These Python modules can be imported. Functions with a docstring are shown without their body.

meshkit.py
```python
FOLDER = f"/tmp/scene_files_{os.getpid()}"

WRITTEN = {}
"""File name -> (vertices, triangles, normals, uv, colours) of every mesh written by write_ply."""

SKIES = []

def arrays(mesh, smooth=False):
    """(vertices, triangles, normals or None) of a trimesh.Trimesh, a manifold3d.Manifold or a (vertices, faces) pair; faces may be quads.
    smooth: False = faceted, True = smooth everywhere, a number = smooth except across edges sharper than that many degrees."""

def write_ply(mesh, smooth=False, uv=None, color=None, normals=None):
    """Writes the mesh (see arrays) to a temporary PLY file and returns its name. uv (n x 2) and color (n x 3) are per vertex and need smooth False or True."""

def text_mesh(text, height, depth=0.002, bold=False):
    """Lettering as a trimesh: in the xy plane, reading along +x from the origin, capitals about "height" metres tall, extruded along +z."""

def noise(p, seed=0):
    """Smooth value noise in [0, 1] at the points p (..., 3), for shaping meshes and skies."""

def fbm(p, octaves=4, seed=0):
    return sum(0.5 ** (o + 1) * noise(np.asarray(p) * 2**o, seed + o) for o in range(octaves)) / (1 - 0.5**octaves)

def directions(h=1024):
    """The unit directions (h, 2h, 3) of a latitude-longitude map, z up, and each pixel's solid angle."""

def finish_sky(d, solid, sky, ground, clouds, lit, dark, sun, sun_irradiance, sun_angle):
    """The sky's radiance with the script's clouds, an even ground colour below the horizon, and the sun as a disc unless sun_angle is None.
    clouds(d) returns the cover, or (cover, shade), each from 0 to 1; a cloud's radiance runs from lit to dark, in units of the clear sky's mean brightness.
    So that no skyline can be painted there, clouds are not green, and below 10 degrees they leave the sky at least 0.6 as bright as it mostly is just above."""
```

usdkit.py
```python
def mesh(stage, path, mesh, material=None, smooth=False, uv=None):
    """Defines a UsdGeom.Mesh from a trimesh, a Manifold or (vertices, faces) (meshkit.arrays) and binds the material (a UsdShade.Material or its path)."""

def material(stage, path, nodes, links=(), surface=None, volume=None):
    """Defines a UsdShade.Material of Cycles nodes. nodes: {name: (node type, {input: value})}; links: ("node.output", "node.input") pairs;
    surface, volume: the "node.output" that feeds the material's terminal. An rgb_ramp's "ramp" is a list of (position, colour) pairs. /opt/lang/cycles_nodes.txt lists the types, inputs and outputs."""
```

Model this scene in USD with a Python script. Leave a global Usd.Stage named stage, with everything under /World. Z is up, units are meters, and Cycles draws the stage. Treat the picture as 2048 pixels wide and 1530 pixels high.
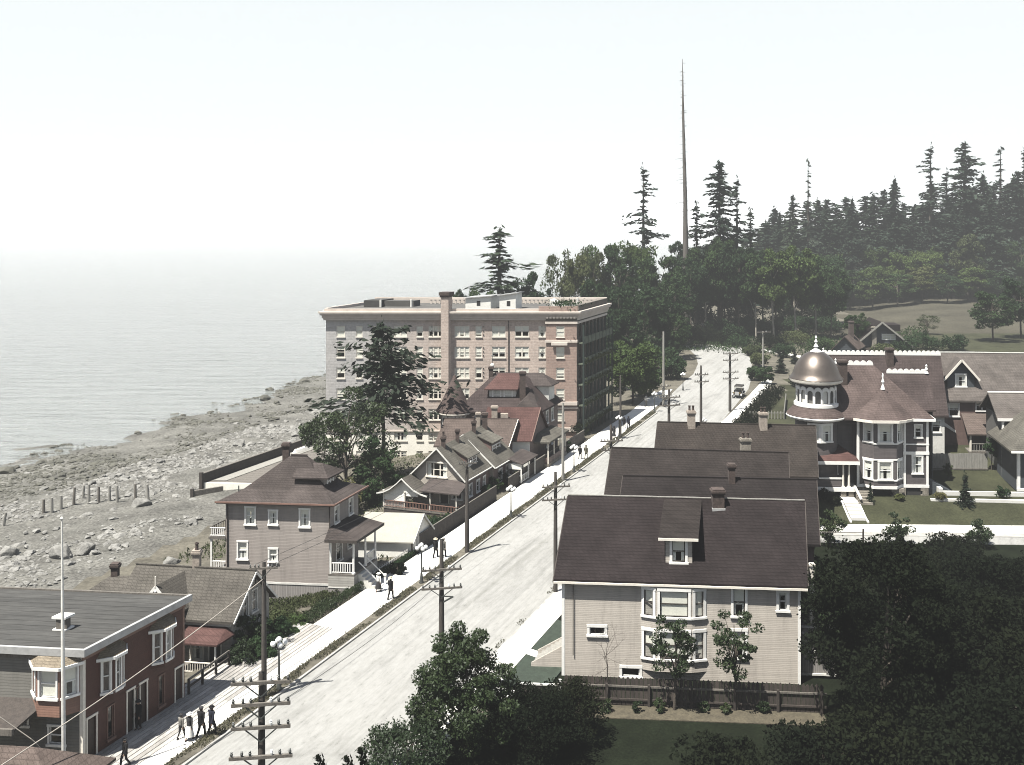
import math, random
import numpy as np
import trimesh
import manifold3d as m3
import shapely
from shapely.geometry import Polygon, box as sbox
import usdkit, meshkit
from pxr import Usd, UsdGeom, UsdLux, UsdShade, Gf, Sdf, Vt

# ------------------------------------------------------------------ camera, sky, sun, exposure
stage = Usd.Stage.CreateInMemory()
UsdGeom.SetStageUpAxis(stage, UsdGeom.Tokens.z)
UsdGeom.SetStageMetersPerUnit(stage, 1.0)
UsdGeom.Xform.Define(stage, '/World')
UsdGeom.Scope.Define(stage, '/World/Looks')
EYE, FOC, CX, HY = 30.0, 2000.0, 1024.0, 440.0      # eye height (m); focal length, axis and horizon of the plate, in plate pixels
cam = UsdGeom.Camera.Define(stage, '/World/camera')
cam.CreateHorizontalApertureAttr(36.0)
cam.CreateVerticalApertureAttr(36.0 * 765 / 1024)
cam.CreateFocalLengthAttr(36.0 * FOC / 2048)
cam.CreateVerticalApertureOffsetAttr(-36.0 * (765.0 - HY) / 2048)
cam.CreateClippingRangeAttr(Gf.Vec2f(0.5, 30000))
cam.AddTranslateOp().Set(Gf.Vec3d(0, 0, EYE))
cam.AddRotateXOp().Set(90.0)
cam.CreateExposureAttr(EXPO := 1.85)

HAZE = 0.00016
SUN = np.array([-0.322, -0.279, 0.905]); SUN /= np.linalg.norm(SUN)
sun = UsdLux.DistantLight.Define(stage, '/World/sun')
sun.CreateIntensityAttr(1.25); sun.CreateAngleAttr(0.5); sun.CreateNormalizeAttr(True)
sun.CreateColorAttr(Gf.Vec3f(1.0, 0.965, 0.90))
_z = SUN; _x = np.cross([0, 0, 1], _z); _x /= np.linalg.norm(_x); _y = np.cross(_z, _x)
sun.AddTransformOp().Set(Gf.Matrix4d(*_x, 0, *_y, 0, *_z, 0, 0, 0, 0, 1))

dome = UsdLux.DomeLight.Define(stage, '/World/sky')
dome.GetPrim().SetCustomDataByKey('kind', 'structure')
dome_mat = usdkit.material(stage, '/World/Looks/sky_air', {
    'sky': ('sky_texture', {'sky_type': 'single_scattering', 'sun_disc': False, 'sun_elevation': float(math.asin(SUN[2])),
                            'sun_rotation': float(math.atan2(SUN[0], SUN[1])), 'aerosol_density': 1.5, 'air_density': 1.0, 'altitude': 10.0}),
    'tc': ('texture_coordinate', {}), 'sp': ('separate_xyz', {}), 'thin': ('rgb_ramp', {'ramp': [(0.0, (1., 1., 1.)), (.2, (.95, .95, .95)), (.32, (.6, .6, .6)), (.5, (.3, .3, .3)), (1., (.06, .06, .06))]}), 'bw': ('rgb_to_bw', {}),
    'veil': ('mix_color', {'b': (5.15, 5.4, 5.4), 'use_clamp': False}),      # sea haze, thick low down and thinning upwards all round
    'bg': ('background_shader', {'strength': 0.05})},
    [('tc.generated', 'sp.vector'), ('sp.z', 'thin.fac'), ('thin.color', 'bw.color'), ('bw.val', 'veil.fac'), ('sky.color', 'veil.a'), ('veil.result', 'bg.color')], surface='bg.background')
UsdShade.MaterialBindingAPI.Apply(dome.GetPrim()).Bind(dome_mat)

# ------------------------------------------------------------------ helpers
rng = np.random.default_rng(7)
_names = {}
def numbered(parent, name):
    key = f'{parent}/{name}'
    k = _names.get(key, 0); _names[key] = k + 1
    return key if k == 0 else f'{key}_{k:03d}'

def tag(prim, label=None, cat=None, group=None, kind=None):
    for k, v in (('label', label), ('category', cat), ('group', group), ('kind', kind)):
        if v: prim.SetCustomDataByKey(k, v)
    return prim

class Thing:
    """An Xform standing at the thing's base; part() adds a mesh given in world coordinates."""
    def __init__(s, name, label, cat, base=(0, 0, 0), group=None, kind=None, rotz=0.0, scale=None, local=False):
        s.path = numbered('/World', name); s.base = np.array(base, float)
        x = UsdGeom.Xform.Define(stage, s.path); x.AddTranslateOp().Set(Gf.Vec3d(*map(float, base)))
        if rotz: x.AddRotateZOp().Set(math.degrees(rotz))
        if scale is not None: x.AddScaleOp().Set(Gf.Vec3f(*(np.ones(3) * scale).tolist()))
        s.x = x; s.local = local
        tag(x.GetPrim(), label, cat, group, kind)
    def part(s, name, mesh, mat, parent=None, smooth=False, label=None, kind=None):
        return s.raw(name, arr(mesh), mat, parent, smooth, label, kind)
    def raw(s, name, vf, mat, parent=None, smooth=False, label=None, kind=None):
        v, f = vf
        if len(f) == 0: return None
        p = numbered(parent or s.path, name)
        usdkit.mesh(stage, p, (v - (0 if s.local else s.base), f), M[mat], smooth)
        if label or kind: tag(stage.GetPrimAtPath(p), label, None, None, kind)
        return p

def single(name, mesh, mat, label=None, cat=None, group=None, kind=None, smooth=False):
    p = numbered('/World', name)
    usdkit.mesh(stage, p, arr(mesh), M[mat], smooth)
    tag(stage.GetPrimAtPath(p), label, cat, group, kind)
    return p

def copy_of(src, name, label, cat, loc, rotz=0.0, scale=1.0, group=None, tilt=(0, 0)):
    p = numbered('/World', name)
    x = UsdGeom.Xform.Define(stage, p)
    x.AddTranslateOp().Set(Gf.Vec3d(*map(float, loc))); x.AddRotateZOp().Set(math.degrees(rotz))
    if tilt != (0, 0): x.AddRotateXYZOp().Set(Gf.Vec3f(float(tilt[0]), float(tilt[1]), 0))
    if np.any(np.asarray(scale) != 1.0): x.AddScaleOp().Set(Gf.Vec3f(*(np.ones(3) * scale).tolist()))
    x.GetPrim().GetReferences().AddInternalReference(src); x.GetPrim().SetInstanceable(True)
    tag(x.GetPrim(), label, cat, group)
    return p

def class_of(name, parts):
    """A class prim with the given (part name, mesh, material, smooth) children, for copy_of."""
    p = f'/World/{name}'
    stage.CreateClassPrim(p).SetTypeName('Xform')
    for n, mesh, mat, smooth in parts:
        q = numbered(p, n)
        usdkit.mesh(stage, q, arr(mesh), M[mat], smooth)
    return p

def arr(mesh):
    if isinstance(mesh, MB): return mesh.vf()
    if hasattr(mesh, 'to_mesh'):
        m = mesh.to_mesh(); return np.array(m.vert_properties[:, :3], float), np.array(m.tri_verts, int)
    if isinstance(mesh, tuple): return mesh
    return np.array(mesh.vertices, float), np.array(mesh.faces, int)

class Fr:
    """A plan frame: a along u, b along v, z up."""
    def __init__(s, O, u=(1, 0), v=(0, 1), z=0.0):
        s.O = np.array([O[0], O[1], z], float); s.u = np.array([*u, 0.]); s.v = np.array([*v, 0.])
        s.u /= np.linalg.norm(s.u); s.v /= np.linalg.norm(s.v)
    def __call__(s, a, b, z=0.0):
        return s.O + s.u * a + s.v * b + np.array([0, 0, z])
    def moved(s, a, b, z=0.0):
        p = s(a, b, z); return Fr(p[:2], s.u[:2], s.v[:2], p[2])
W0 = Fr((0, 0))

class MB:
    """Collects shapes into one mesh, in world coordinates."""
    def __init__(s): s.v, s.f, s.n = [], [], 0
    def add(s, v, f):
        v = np.asarray(v, float); s.v.append(v); s.f.append(np.asarray(f, int) + s.n); s.n += len(v); return s
    def vf(s):
        if not s.v: return np.zeros((0, 3)), np.zeros((0, 3), int)
        return np.vstack(s.v), np.vstack(s.f)
    def mesh(s, m): return s.add(*arr(m))
    def box(s, fr, a0, a1, b0, b1, z0, z1):
        p = [fr(a, b, z) for z in (z0, z1) for a, b in ((a0, b0), (a1, b0), (a1, b1), (a0, b1))]
        return s.add(p, BOXF)
    def obox(s, c, ex, ey, ez):
        c, ex, ey, ez = map(np.asarray, (c, ex, ey, ez))
        p = [c + i * ex + j * ey + k * ez for k in (-1, 1) for i, j in ((-1, -1), (1, -1), (1, 1), (-1, 1))]
        return s.add(p, BOXF)
    def bar(s, p, q, w, h=None, up=(0, 0, 1)):
        """A square bar from p to q, w wide and h tall."""
        p, q = np.asarray(p, float), np.asarray(q, float); h = w if h is None else h
        d = q - p; L = np.linalg.norm(d); d = d / L; up = np.asarray(up, float)
        if abs(d @ up) > 0.97: up = np.array([1., 0, 0]) if abs(d[0]) < .9 else np.array([0, 1., 0])
        x = np.cross(d, up); x /= np.linalg.norm(x); y = np.cross(x, d)
        return s.obox((p + q) / 2, x * w / 2, d * L / 2, y * h / 2)
    def tube(s, pts, r, n=6, cap=True):
        v, f = tube(pts, r, n, cap); return s.add(v, f)
    def quad(s, a, b, c, d): return s.add([a, b, c, d], [[0, 1, 2], [0, 2, 3]])
    def poly(s, pts):
        n = len(pts); return s.add(pts, [[0, i, i + 1] for i in range(1, n - 1)])
    def hull(s, pts):
        return s.mesh(trimesh.convex.convex_hull(np.asarray(pts, float)))
    def prism(s, pts2, to, t0, t1):
        """Extrudes a planar outline: to(x, y, t) gives the world point."""
        pg = Polygon(pts2) if not isinstance(pts2, Polygon) else pts2
        v, f = trimesh.creation.triangulate_polygon(pg, engine='earcut')
        n = len(v)
        A = np.array([to(x, y, t0) for x, y in v]); B = np.array([to(x, y, t1) for x, y in v])
        s.add(A, f[:, ::-1]); s.add(B, f)
        for ring in [pg.exterior, *pg.interiors]:
            c = np.array(ring.coords)
            for (x0, y0), (x1, y1) in zip(c[:-1], c[1:]):
                s.add([to(x0, y0, t0), to(x1, y1, t0), to(x1, y1, t1), to(x0, y0, t1)], [[0, 1, 2], [0, 2, 3]])
        return s
BOXF = np.array([[0, 2, 1], [0, 3, 2], [4, 5, 6], [4, 6, 7], [0, 1, 5], [0, 5, 4], [1, 2, 6], [1, 6, 5], [2, 3, 7], [2, 7, 6], [3, 0, 4], [3, 4, 7]])

def tube(pts, r, n=6, cap=True):
    pts = np.asarray(pts, float); m = len(pts); r = np.broadcast_to(np.asarray(r, float), (m,))
    d = np.gradient(pts, axis=0); d /= np.maximum(np.linalg.norm(d, axis=1, keepdims=True), 1e-9)
    ref = np.array([0, 0, 1.]) if abs(d[0, 2]) < .9 else np.array([1., 0, 0])
    x = np.cross(d, ref); x /= np.maximum(np.linalg.norm(x, axis=1, keepdims=True), 1e-9); y = np.cross(d, x)
    a = np.linspace(0, 2 * np.pi, n, endpoint=False)
    v = (pts[:, None] + r[:, None, None] * (np.cos(a)[None, :, None] * x[:, None] + np.sin(a)[None, :, None] * y[:, None])).reshape(-1, 3)
    f = []
    for i in range(m - 1):
        for j in range(n):
            k = (j + 1) % n
            f += [[i * n + j, (i + 1) * n + k, i * n + k], [i * n + j, (i + 1) * n + j, (i + 1) * n + k]]
    if cap:
        f += [[0, j, j + 1] for j in range(1, n - 1)] + [[(m - 1) * n, (m - 1) * n + j + 1, (m - 1) * n + j] for j in range(1, n - 1)]
    return v, np.array(f)

def lathe(profile, c, n=24, arc=None):
    """Turned solid: profile of (radius, z), centre c."""
    pr = np.asarray(profile, float); a = np.linspace(0, 2 * np.pi, n, endpoint=False)
    v = np.array([[c[0] + r * math.cos(t), c[1] + r * math.sin(t), c[2] + z] for r, z in pr for t in a]); f = []
    for i in range(len(pr) - 1):
        for j in range(n):
            k = (j + 1) % n
            f += [[i * n + j, i * n + k, (i + 1) * n + k], [i * n + j, (i + 1) * n + k, (i + 1) * n + j]]
    return v, np.array(f)

def dp(px, py, Y):
    """The point at depth Y seen at plate position (px, py)."""
    return np.array([(px - CX) * Y / FOC, Y, EYE - (py - HY) * Y / FOC])
def gp(px, py, z=0.0):
    Y = (EYE - z) * FOC / (py - HY); return np.array([(px - CX) * Y / FOC, Y, z])

def ss(a, b, x):
    t = np.clip((np.asarray(x, float) - a) / (b - a), 0, 1); return t * t * (3 - 2 * t)
KO, KT, KN = np.array([-13.3, 66.4]), np.array([.3742, .9274]), np.array([-.9274, .3742])
def kp(d, s, z=0.0):
    """A point by the street: d metres left of the near kerb, s metres along."""
    p = KO + KT * s + KN * d; return np.array([p[0], p[1], z])
def terrain(X, Y):
    X, Y = np.asarray(X, float), np.asarray(Y, float)
    d = (X - KO[0]) * KN[0] + (Y - KO[1]) * KN[1]
    e = -d - 12.2
    d = d - (12 * ss(170, 215, Y) + 15 * ss(232, 262, Y)) * (1 - ss(22, 55, d))
    z = -1.0 * ss(5.5, 11, d) - 2.5 * ss(13, 36, d) - 2.5 * np.clip((d - 38) / 46, 0, 2.2)
    z = z + 1.3 * ss(97.5, 103, Y) * ss(9, 16, e) + 1.7 * ss(108, 126, Y) * ss(14, 30, e)
    return z
def gt(px, py):
    """Ground point seen at (px, py), on the terrain."""
    z = 0.0
    for _ in range(14):
        p = gp(px, py, z); z = 0.5 * z + 0.5 * float(terrain(p[0], p[1]))
    return gp(px, py, z)

# ------------------------------------------------------------------ materials
M = {}
def tone(c):
    c = np.array(c, float); return c * (.46 if c.max() < .5 else .58)
def mat(name, nodes, links, surface='p.BSDF', volume=None):
    M[name] = usdkit.material(stage, f'/World/Looks/{name}', nodes, links, surface=surface, volume=volume); return name
def paint(name, col, rough=.6, var=.18, scale=1.5, bump=0.0, bscale=20., spec=.3, metallic=0., stretch=(1, 1, 1), fine=0.0, fscale=9.):
    """A plain surface with uneven tone (large patches plus fine mottling) and some relief."""
    c = tone(col); lo, hi = c * (1 - var), np.minimum(c * (1 + var), .95)
    nodes = {'g': ('geometry', {}), 'mp': ('mapping', {'scale': stretch}), 'n': ('noise_texture', {'scale': scale, 'detail': 6., 'roughness': .65}),
             'r': ('rgb_ramp', {'ramp': [(.3, lo), (.7, hi)]}), 'p': ('principled_bsdf', {'roughness': rough, 'specular_ior_level': spec, 'metallic': metallic})}
    links = [('g.position', 'mp.vector'), ('mp.vector', 'n.vector'), ('n.fac', 'r.fac')]
    out = 'r.color'
    if fine:
        nodes |= {'n2': ('noise_texture', {'scale': fscale, 'detail': 3.}), 'r2': ('rgb_ramp', {'ramp': [(.3, np.ones(3) * (1 - fine)), (.7, np.ones(3) * (1 + fine))]}), 'mx': ('mix', {'mix_type': 'multiply', 'fac': 1.})}
        links += [('mp.vector', 'n2.vector'), ('n2.fac', 'r2.fac'), (out, 'mx.color1'), ('r2.color', 'mx.color2')]; out = 'mx.color'
    links.append((out, 'p.base_color'))
    if bump:
        nodes |= {'nb': ('noise_texture', {'scale': bscale, 'detail': 4.}), 'b': ('bump', {'strength': 1., 'distance': bump})}
        links += [('g.position', 'nb.vector'), ('nb.fac', 'b.height'), ('b.normal', 'p.normal')]
    return mat(name, nodes, links)
def siding(name, col, pitch, rough=.6, var=.12, depth=.02, axis='z', line=.78, lw=.14):
    """Boards of even pitch: relief and a dark joint, over weathered paint."""
    c = tone(col) * 1.36
    nodes = {'g': ('geometry', {}), 's': ('separate_xyz', {}), 'm': ('math', {'math_type': 'multiply', 'value2': 1 / pitch}), 'fr': ('math', {'math_type': 'fraction'}),
             'fl': ('math', {'math_type': 'floor'}), 'w': ('white_noise_texture', {'dimensions': '1D'}), 'wr': ('rgb_ramp', {'ramp': [(0, np.ones(3) * .93), (1, np.ones(3) * 1.06)]}),
             'lr': ('rgb_ramp', {'ramp': [(0, np.ones(3) * line), (lw, np.ones(3)), (1, np.ones(3))]}),
             'vm': ('mapping', {'scale': (1.6, 1.6, .22)}), 'n': ('noise_texture', {'scale': .9, 'detail': 7., 'roughness': .72}), 'r': ('rgb_ramp', {'ramp': [(.28, c * (1 - 1.9 * var)), (.5, c), (.75, c * (1 + var))]}),
             'x1': ('mix', {'mix_type': 'multiply', 'fac': 1.}), 'x2': ('mix', {'mix_type': 'multiply', 'fac': 1.}),
             'b': ('bump', {'strength': 1., 'distance': depth, 'invert': True}), 'p': ('principled_bsdf', {'roughness': rough, 'specular_ior_level': .25})}
    links = [('g.position', 's.vector'), ('m.value', 'fr.value1'), ('m.value', 'fl.value1'), ('fl.value', 'w.w'), ('w.value', 'wr.fac'), ('fr.value', 'lr.fac'),
             ('g.position', 'vm.vector'), ('vm.vector', 'n.vector'), ('n.fac', 'r.fac'), ('r.color', 'x1.color1'), ('lr.color', 'x1.color2'), ('x1.color', 'x2.color1'), ('wr.color', 'x2.color2'),
             ('x2.color', 'p.base_color'), ('fr.value', 'b.height'), ('b.normal', 'p.normal')]
    if axis == 'z': links.append(('s.z', 'm.value1'))
    else:
        nodes['ad'] = ('vector_math', {'math_type': 'dot_product', 'vector2': axis}); links += [('g.position', 'ad.vector1'), ('ad.value', 'm.value1')]
    return mat(name, nodes, links)
def shingle(name, col, w=.3, h=.16, rough=.85, var=.34, moss=None):
    """Roof shingles in courses, following the slope by height."""
    c = tone(col)
    nodes = {'g': ('geometry', {}), 's': ('separate_xyz', {}), 'c': ('combine_xyz', {}), 'add': ('math', {'math_type': 'add'}), 'k': ('brick_texture', {'scale': 1., 'color1': c * .94, 'color2': c * 1.06, 'mortar': c * .8, 'mortar_size': .012, 'brick_width': w, 'row_height': h, 'bias': 0.}),
             'n': ('noise_texture', {'scale': .45, 'detail': 8., 'roughness': .72}), 'r': ('rgb_ramp', {'ramp': [(.3, np.ones(3) * (1 - var)), (.7, np.ones(3) * (1 + var))]}),
             'n2': ('noise_texture', {'scale': 14., 'detail': 4., 'roughness': .8}), 'r2': ('rgb_ramp', {'ramp': [(.3, np.ones(3) * .72), (.7, np.ones(3) * 1.28)]}),
             'x': ('mix', {'mix_type': 'multiply', 'fac': 1.}), 'x2': ('mix', {'mix_type': 'multiply', 'fac': 1.}), 'b': ('bump', {'strength': .9, 'distance': .025}), 'p': ('principled_bsdf', {'roughness': rough, 'specular_ior_level': .05})}
    links = [('g.position', 's.vector'), ('s.x', 'add.value1'), ('s.y', 'add.value2'), ('add.value', 'c.x'), ('s.z', 'c.y'), ('c.vector', 'k.vector'),
             ('g.position', 'n.vector'), ('n.fac', 'r.fac'), ('g.position', 'n2.vector'), ('n2.fac', 'r2.fac'), ('k.color', 'x.color1'), ('r.color', 'x.color2'), ('x.color', 'x2.color1'), ('r2.color', 'x2.color2'),
             ('x2.color', 'p.base_color'), ('k.fac', 'b.height'), ('b.normal', 'p.normal')]
    nodes['b'][1]['invert'] = True
    return mat(name, nodes, links)
def leaf(name, col, var=.35, trans=.3, seed_scale=.35, rough=.7, spec=.12):
    c = tone(col); t = np.minimum(c * np.array([1.25, 1.35, .7]), .6)
    nodes = {'g': ('geometry', {}), 'o': ('object_info', {}), 'n': ('noise_texture', {'scale': seed_scale, 'detail': 4.}), 'ad': ('math', {'math_type': 'add'}), 'mu': ('math', {'math_type': 'multiply', 'value2': .5}),
             'ri': ('math', {'math_type': 'multiply_add', 'value2': .25, 'value3': 0.}), 'ad2': ('math', {'math_type': 'add'}),
             'r': ('rgb_ramp', {'ramp': [(.2, c * (1 - var) * np.array([.9, 1., 1.])), (.55, c), (.95, c * (1 + var) * np.array([1.15, 1., .8]))]}),
             'p': ('principled_bsdf', {'roughness': rough, 'specular_ior_level': spec}), 't': ('translucent_bsdf', {}), 'm': ('mix_closure', {'fac': trans})}
    links = [('g.position', 'n.vector'), ('n.fac', 'ad.value1'), ('o.random', 'ad.value2'), ('ad.value', 'mu.value1'), ('g.random_per_island', 'ri.value1'), ('ri.value', 'ad2.value1'), ('mu.value', 'ad2.value2'),
             ('ad2.value', 'r.fac'), ('r.color', 'p.base_color'), ('r.color', 't.color'), ('p.BSDF', 'm.closure1'), ('t.BSDF', 'm.closure2')]
    return mat(name, nodes, links, surface='m.closure')
mat('road', {'g': ('geometry', {}), 'ds': ('vector_math', {'math_type': 'dot_product', 'vector2': (.3742, .9274, 0)}), 'dd': ('vector_math', {'math_type': 'dot_product', 'vector2': (-.9274, .3742, 0)}), 'c': ('combine_xyz', {}),
    'm1': ('mapping', {'scale': (1.1, .018, 1)}), 'm2': ('mapping', {'scale': (.22, .07, 1)}), 'm3': ('mapping', {'scale': (2.6, .9, 1)}), 'n1': ('noise_texture', {'scale': 1., 'detail': 4., 'roughness': .6, 'distortion': .5}), 'n2': ('noise_texture', {'scale': 1., 'detail': 6., 'roughness': .7, 'distortion': 1.2}), 'n3': ('noise_texture', {'scale': 1., 'detail': 6., 'roughness': .75}),
    'r1': ('rgb_ramp', {'ramp': [(.32, (.78, .78, .78)), (.5, (1, 1, 1)), (.66, (.84, .84, .83))]}), 'r2': ('rgb_ramp', {'ramp': [(.25, (.12, .119, .113)), (.48, (.175, .174, .166)), (.8, (.193, .192, .184))]}), 'r3': ('rgb_ramp', {'ramp': [(.3, (.55, .55, .55)), (.41, (.88, .88, .87)), (.7, (1.05, 1.05, 1.05))]}),
    'x': ('mix', {'mix_type': 'multiply', 'fac': 1.}), 'x2': ('mix', {'mix_type': 'multiply', 'fac': 1.}), 'b': ('bump', {'strength': 1., 'distance': .03}), 'p': ('principled_bsdf', {'roughness': .95, 'specular_ior_level': .1})},
    [('g.position', 'ds.vector1'), ('g.position', 'dd.vector1'), ('dd.value', 'c.x'), ('ds.value', 'c.y'), ('c.vector', 'm1.vector'), ('c.vector', 'm2.vector'), ('c.vector', 'm3.vector'), ('m1.vector', 'n1.vector'), ('m2.vector', 'n2.vector'), ('m3.vector', 'n3.vector'),
     ('n1.fac', 'r1.fac'), ('n2.fac', 'r2.fac'), ('n3.fac', 'r3.fac'), ('r1.color', 'x.color1'), ('r2.color', 'x.color2'), ('x.color', 'x2.color1'), ('r3.color', 'x2.color2'), ('x2.color', 'p.base_color'), ('n3.fac', 'b.height'), ('b.normal', 'p.normal')])
paint('concrete', (.62, .61, .57), rough=.9, var=.07, scale=.5, bump=.006, bscale=30., spec=.15, fine=.05)
paint('kerb', (.42, .41, .38), rough=.9, var=.25, scale=1.2, spec=.15)
paint('plank', (.43, .41, .38), rough=.9, var=.2, scale=1.1, spec=.15, stretch=(1, .3, 1), bump=.004, bscale=25., fine=.12)
paint('soil', (.13, .12, .095), rough=1., var=.35, scale=.3, bump=.05, bscale=5., spec=.1, fine=.25, fscale=2.5)
paint('lawn', (0.0442, 0.0467, 0.0255), rough=1., var=.4, scale=.22, bump=.05, bscale=9., spec=.1, fine=.25, fscale=5.)
paint('garden_lawn', (.034, .048, .034), rough=1., var=.25, scale=2., bump=.03, bscale=14., fine=.2, fscale=9.)
paint('lawn_painted_shade', (.010, .0135, .007), rough=1., var=.4, scale=.5, bump=.05, bscale=9., spec=.05, fine=.3, fscale=6.)  # lawn made near black: the corner's gloom is put into its colour
paint('meadow', (.066, .061, .044), rough=1., var=.35, scale=.05, bump=.05, bscale=4., spec=.1, fine=.2, fscale=1.5)
paint('shingle_beach', (0.1479, 0.1445, 0.1290), rough=1., var=.38, scale=.22, bump=.16, bscale=2.6, spec=.1, fine=.42, fscale=3.4)
paint('boulder', (0.2484, 0.2438, 0.2254), rough=.95, var=.4, scale=.7, bump=.06, bscale=6., spec=.15, fine=.2, fscale=5.)
paint('wet_boulder', (.09, .088, .068), rough=.75, var=.4, scale=.7, bump=.06, bscale=6., spec=.3, fine=.2, fscale=5.)
paint('white_paint', (.78, .77, .73), rough=.5, var=.05, scale=2., fine=.05)
paint('cream_paint', (.70, .66, .58), rough=.55, var=.08, scale=2., fine=.06)
paint('worn_white', (.60, .59, .55), rough=.7, var=.15, scale=1.2, fine=.1)
paint('plank_pale', (.47, .455, .42), rough=.9, var=.2, scale=1.1, spec=.15, stretch=(1, .3, 1), fine=.14)
paint('plank_dark', (.34, .325, .30), rough=.9, var=.25, scale=1.1, spec=.15, stretch=(1, .3, 1), fine=.14)
paint('balcony_green', (.105, .125, .088), rough=.9, var=.35, scale=1.2, fine=.35, fscale=4.)
paint('post_green', (.022, .038, .032), rough=.7, var=.3)
paint('old_wood', (.16, .145, .125), rough=.85, var=.3, scale=1.5, stretch=(3, 3, .5), bump=.008, bscale=30., fine=.2)
paint('dark_wood', (.055, .045, .038), rough=.85, var=.35, scale=1.5, stretch=(3, 3, .5), bump=.008, bscale=30., fine=.2)
paint('creosote', (.075, .066, .058), rough=.9, var=.35, scale=1.4, stretch=(4, 4, .5), bump=.01, bscale=25., fine=.25)
paint('snag_wood', (.11, .10, .088), rough=.9, var=.3, scale=1., stretch=(2, 2, .2), fine=.2)
paint('fence_brown', (.062, .05, .042), rough=.9, var=.35, scale=1.5, stretch=(3, 3, .5), bump=.008, bscale=30., fine=.25)  # dark brown, with the shade on the pickets put into the base colour
paint('arch_glass', (.20, .195, .18), rough=.4, var=.35, scale=1.2)
paint('flower_bed', (.085, .073, .048), rough=1., var=.3, scale=1.5, bump=.04, bscale=8., fine=.25)
paint('grey_post', (.30, .29, .26), rough=.9, var=.25, scale=1.4, stretch=(4, 4, .5), fine=.15)
paint('iron', (.05, .055, .05), rough=.5, var=.2, scale=3., spec=.5)
paint('porcelain', (.75, .75, .72), rough=.25, var=.03, scale=3., spec=.6)
paint('globe', (.85, .85, .82), rough=.25, var=.02, scale=3., spec=.5)
paint('wire', (.03, .03, .03), rough=.6, var=.1)
paint('cord', (.42, .38, .33), rough=.8, var=.2)
paint('gravel_roof', (.062, .061, .057), rough=1., var=.3, scale=.5, stretch=(.25, 2.2, 1), bump=.01, fine=.25, fscale=4.)
paint('zinc', (.42, .42, .41), rough=.55, var=.2, scale=2., spec=.5)
paint('chimney_brick', (.075, .055, .047), rough=.95, var=.3, scale=3., fine=.35, fscale=9.)
paint('pale_brick', (.36, .31, .26), rough=.95, var=.2, scale=3., fine=.25, fscale=9.)
paint('stone', (.26, .235, .195), rough=.95, var=.3, scale=1.2, bump=.02, bscale=6., fine=.25)
paint('dome_metal', (.185, .155, .13), rough=.40, var=.12, scale=1.2, spec=.6, metallic=.75, fine=.06)
paint('room', (.035, .034, .033), rough=.95, var=.2)
paint('blind', (0.8140, 0.7810, 0.6820), rough=.8, var=.07, scale=2.)
paint('curtain', (0.7260, 0.7150, 0.6600), rough=.9, var=.15, scale=5., stretch=(6, 6, 1))
paint('roof_tar', (.10, .097, .09), rough=.95, var=.25, scale=.4, fine=.15)
paint('white_panel', (0.7590, 0.7475, 0.6900), rough=.75, var=.09, scale=1.1, fine=.06)
paint('white_roof', (.40, .385, .33), rough=.8, var=.10, scale=.8, fine=.08)
paint('door_wood', (.045, .03, .024), rough=.5, var=.25, scale=2.)
paint('red_trim', (.22, .13, .10), rough=.7, var=.2)
siding('store_grey', (.135, .13, .116), .16, depth=.02, line=.5)
siding('store_red', (.062, .024, .017), .13, depth=.015, line=.75)
siding('store_bay', (.20, .115, .085), .13, depth=.015, line=.7)
siding('cottage_grey', (.27, .26, .235), .19, depth=.02, line=.62)
siding('pink_board', (.250, .224, .204), .12, depth=.012, line=.86)
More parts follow.
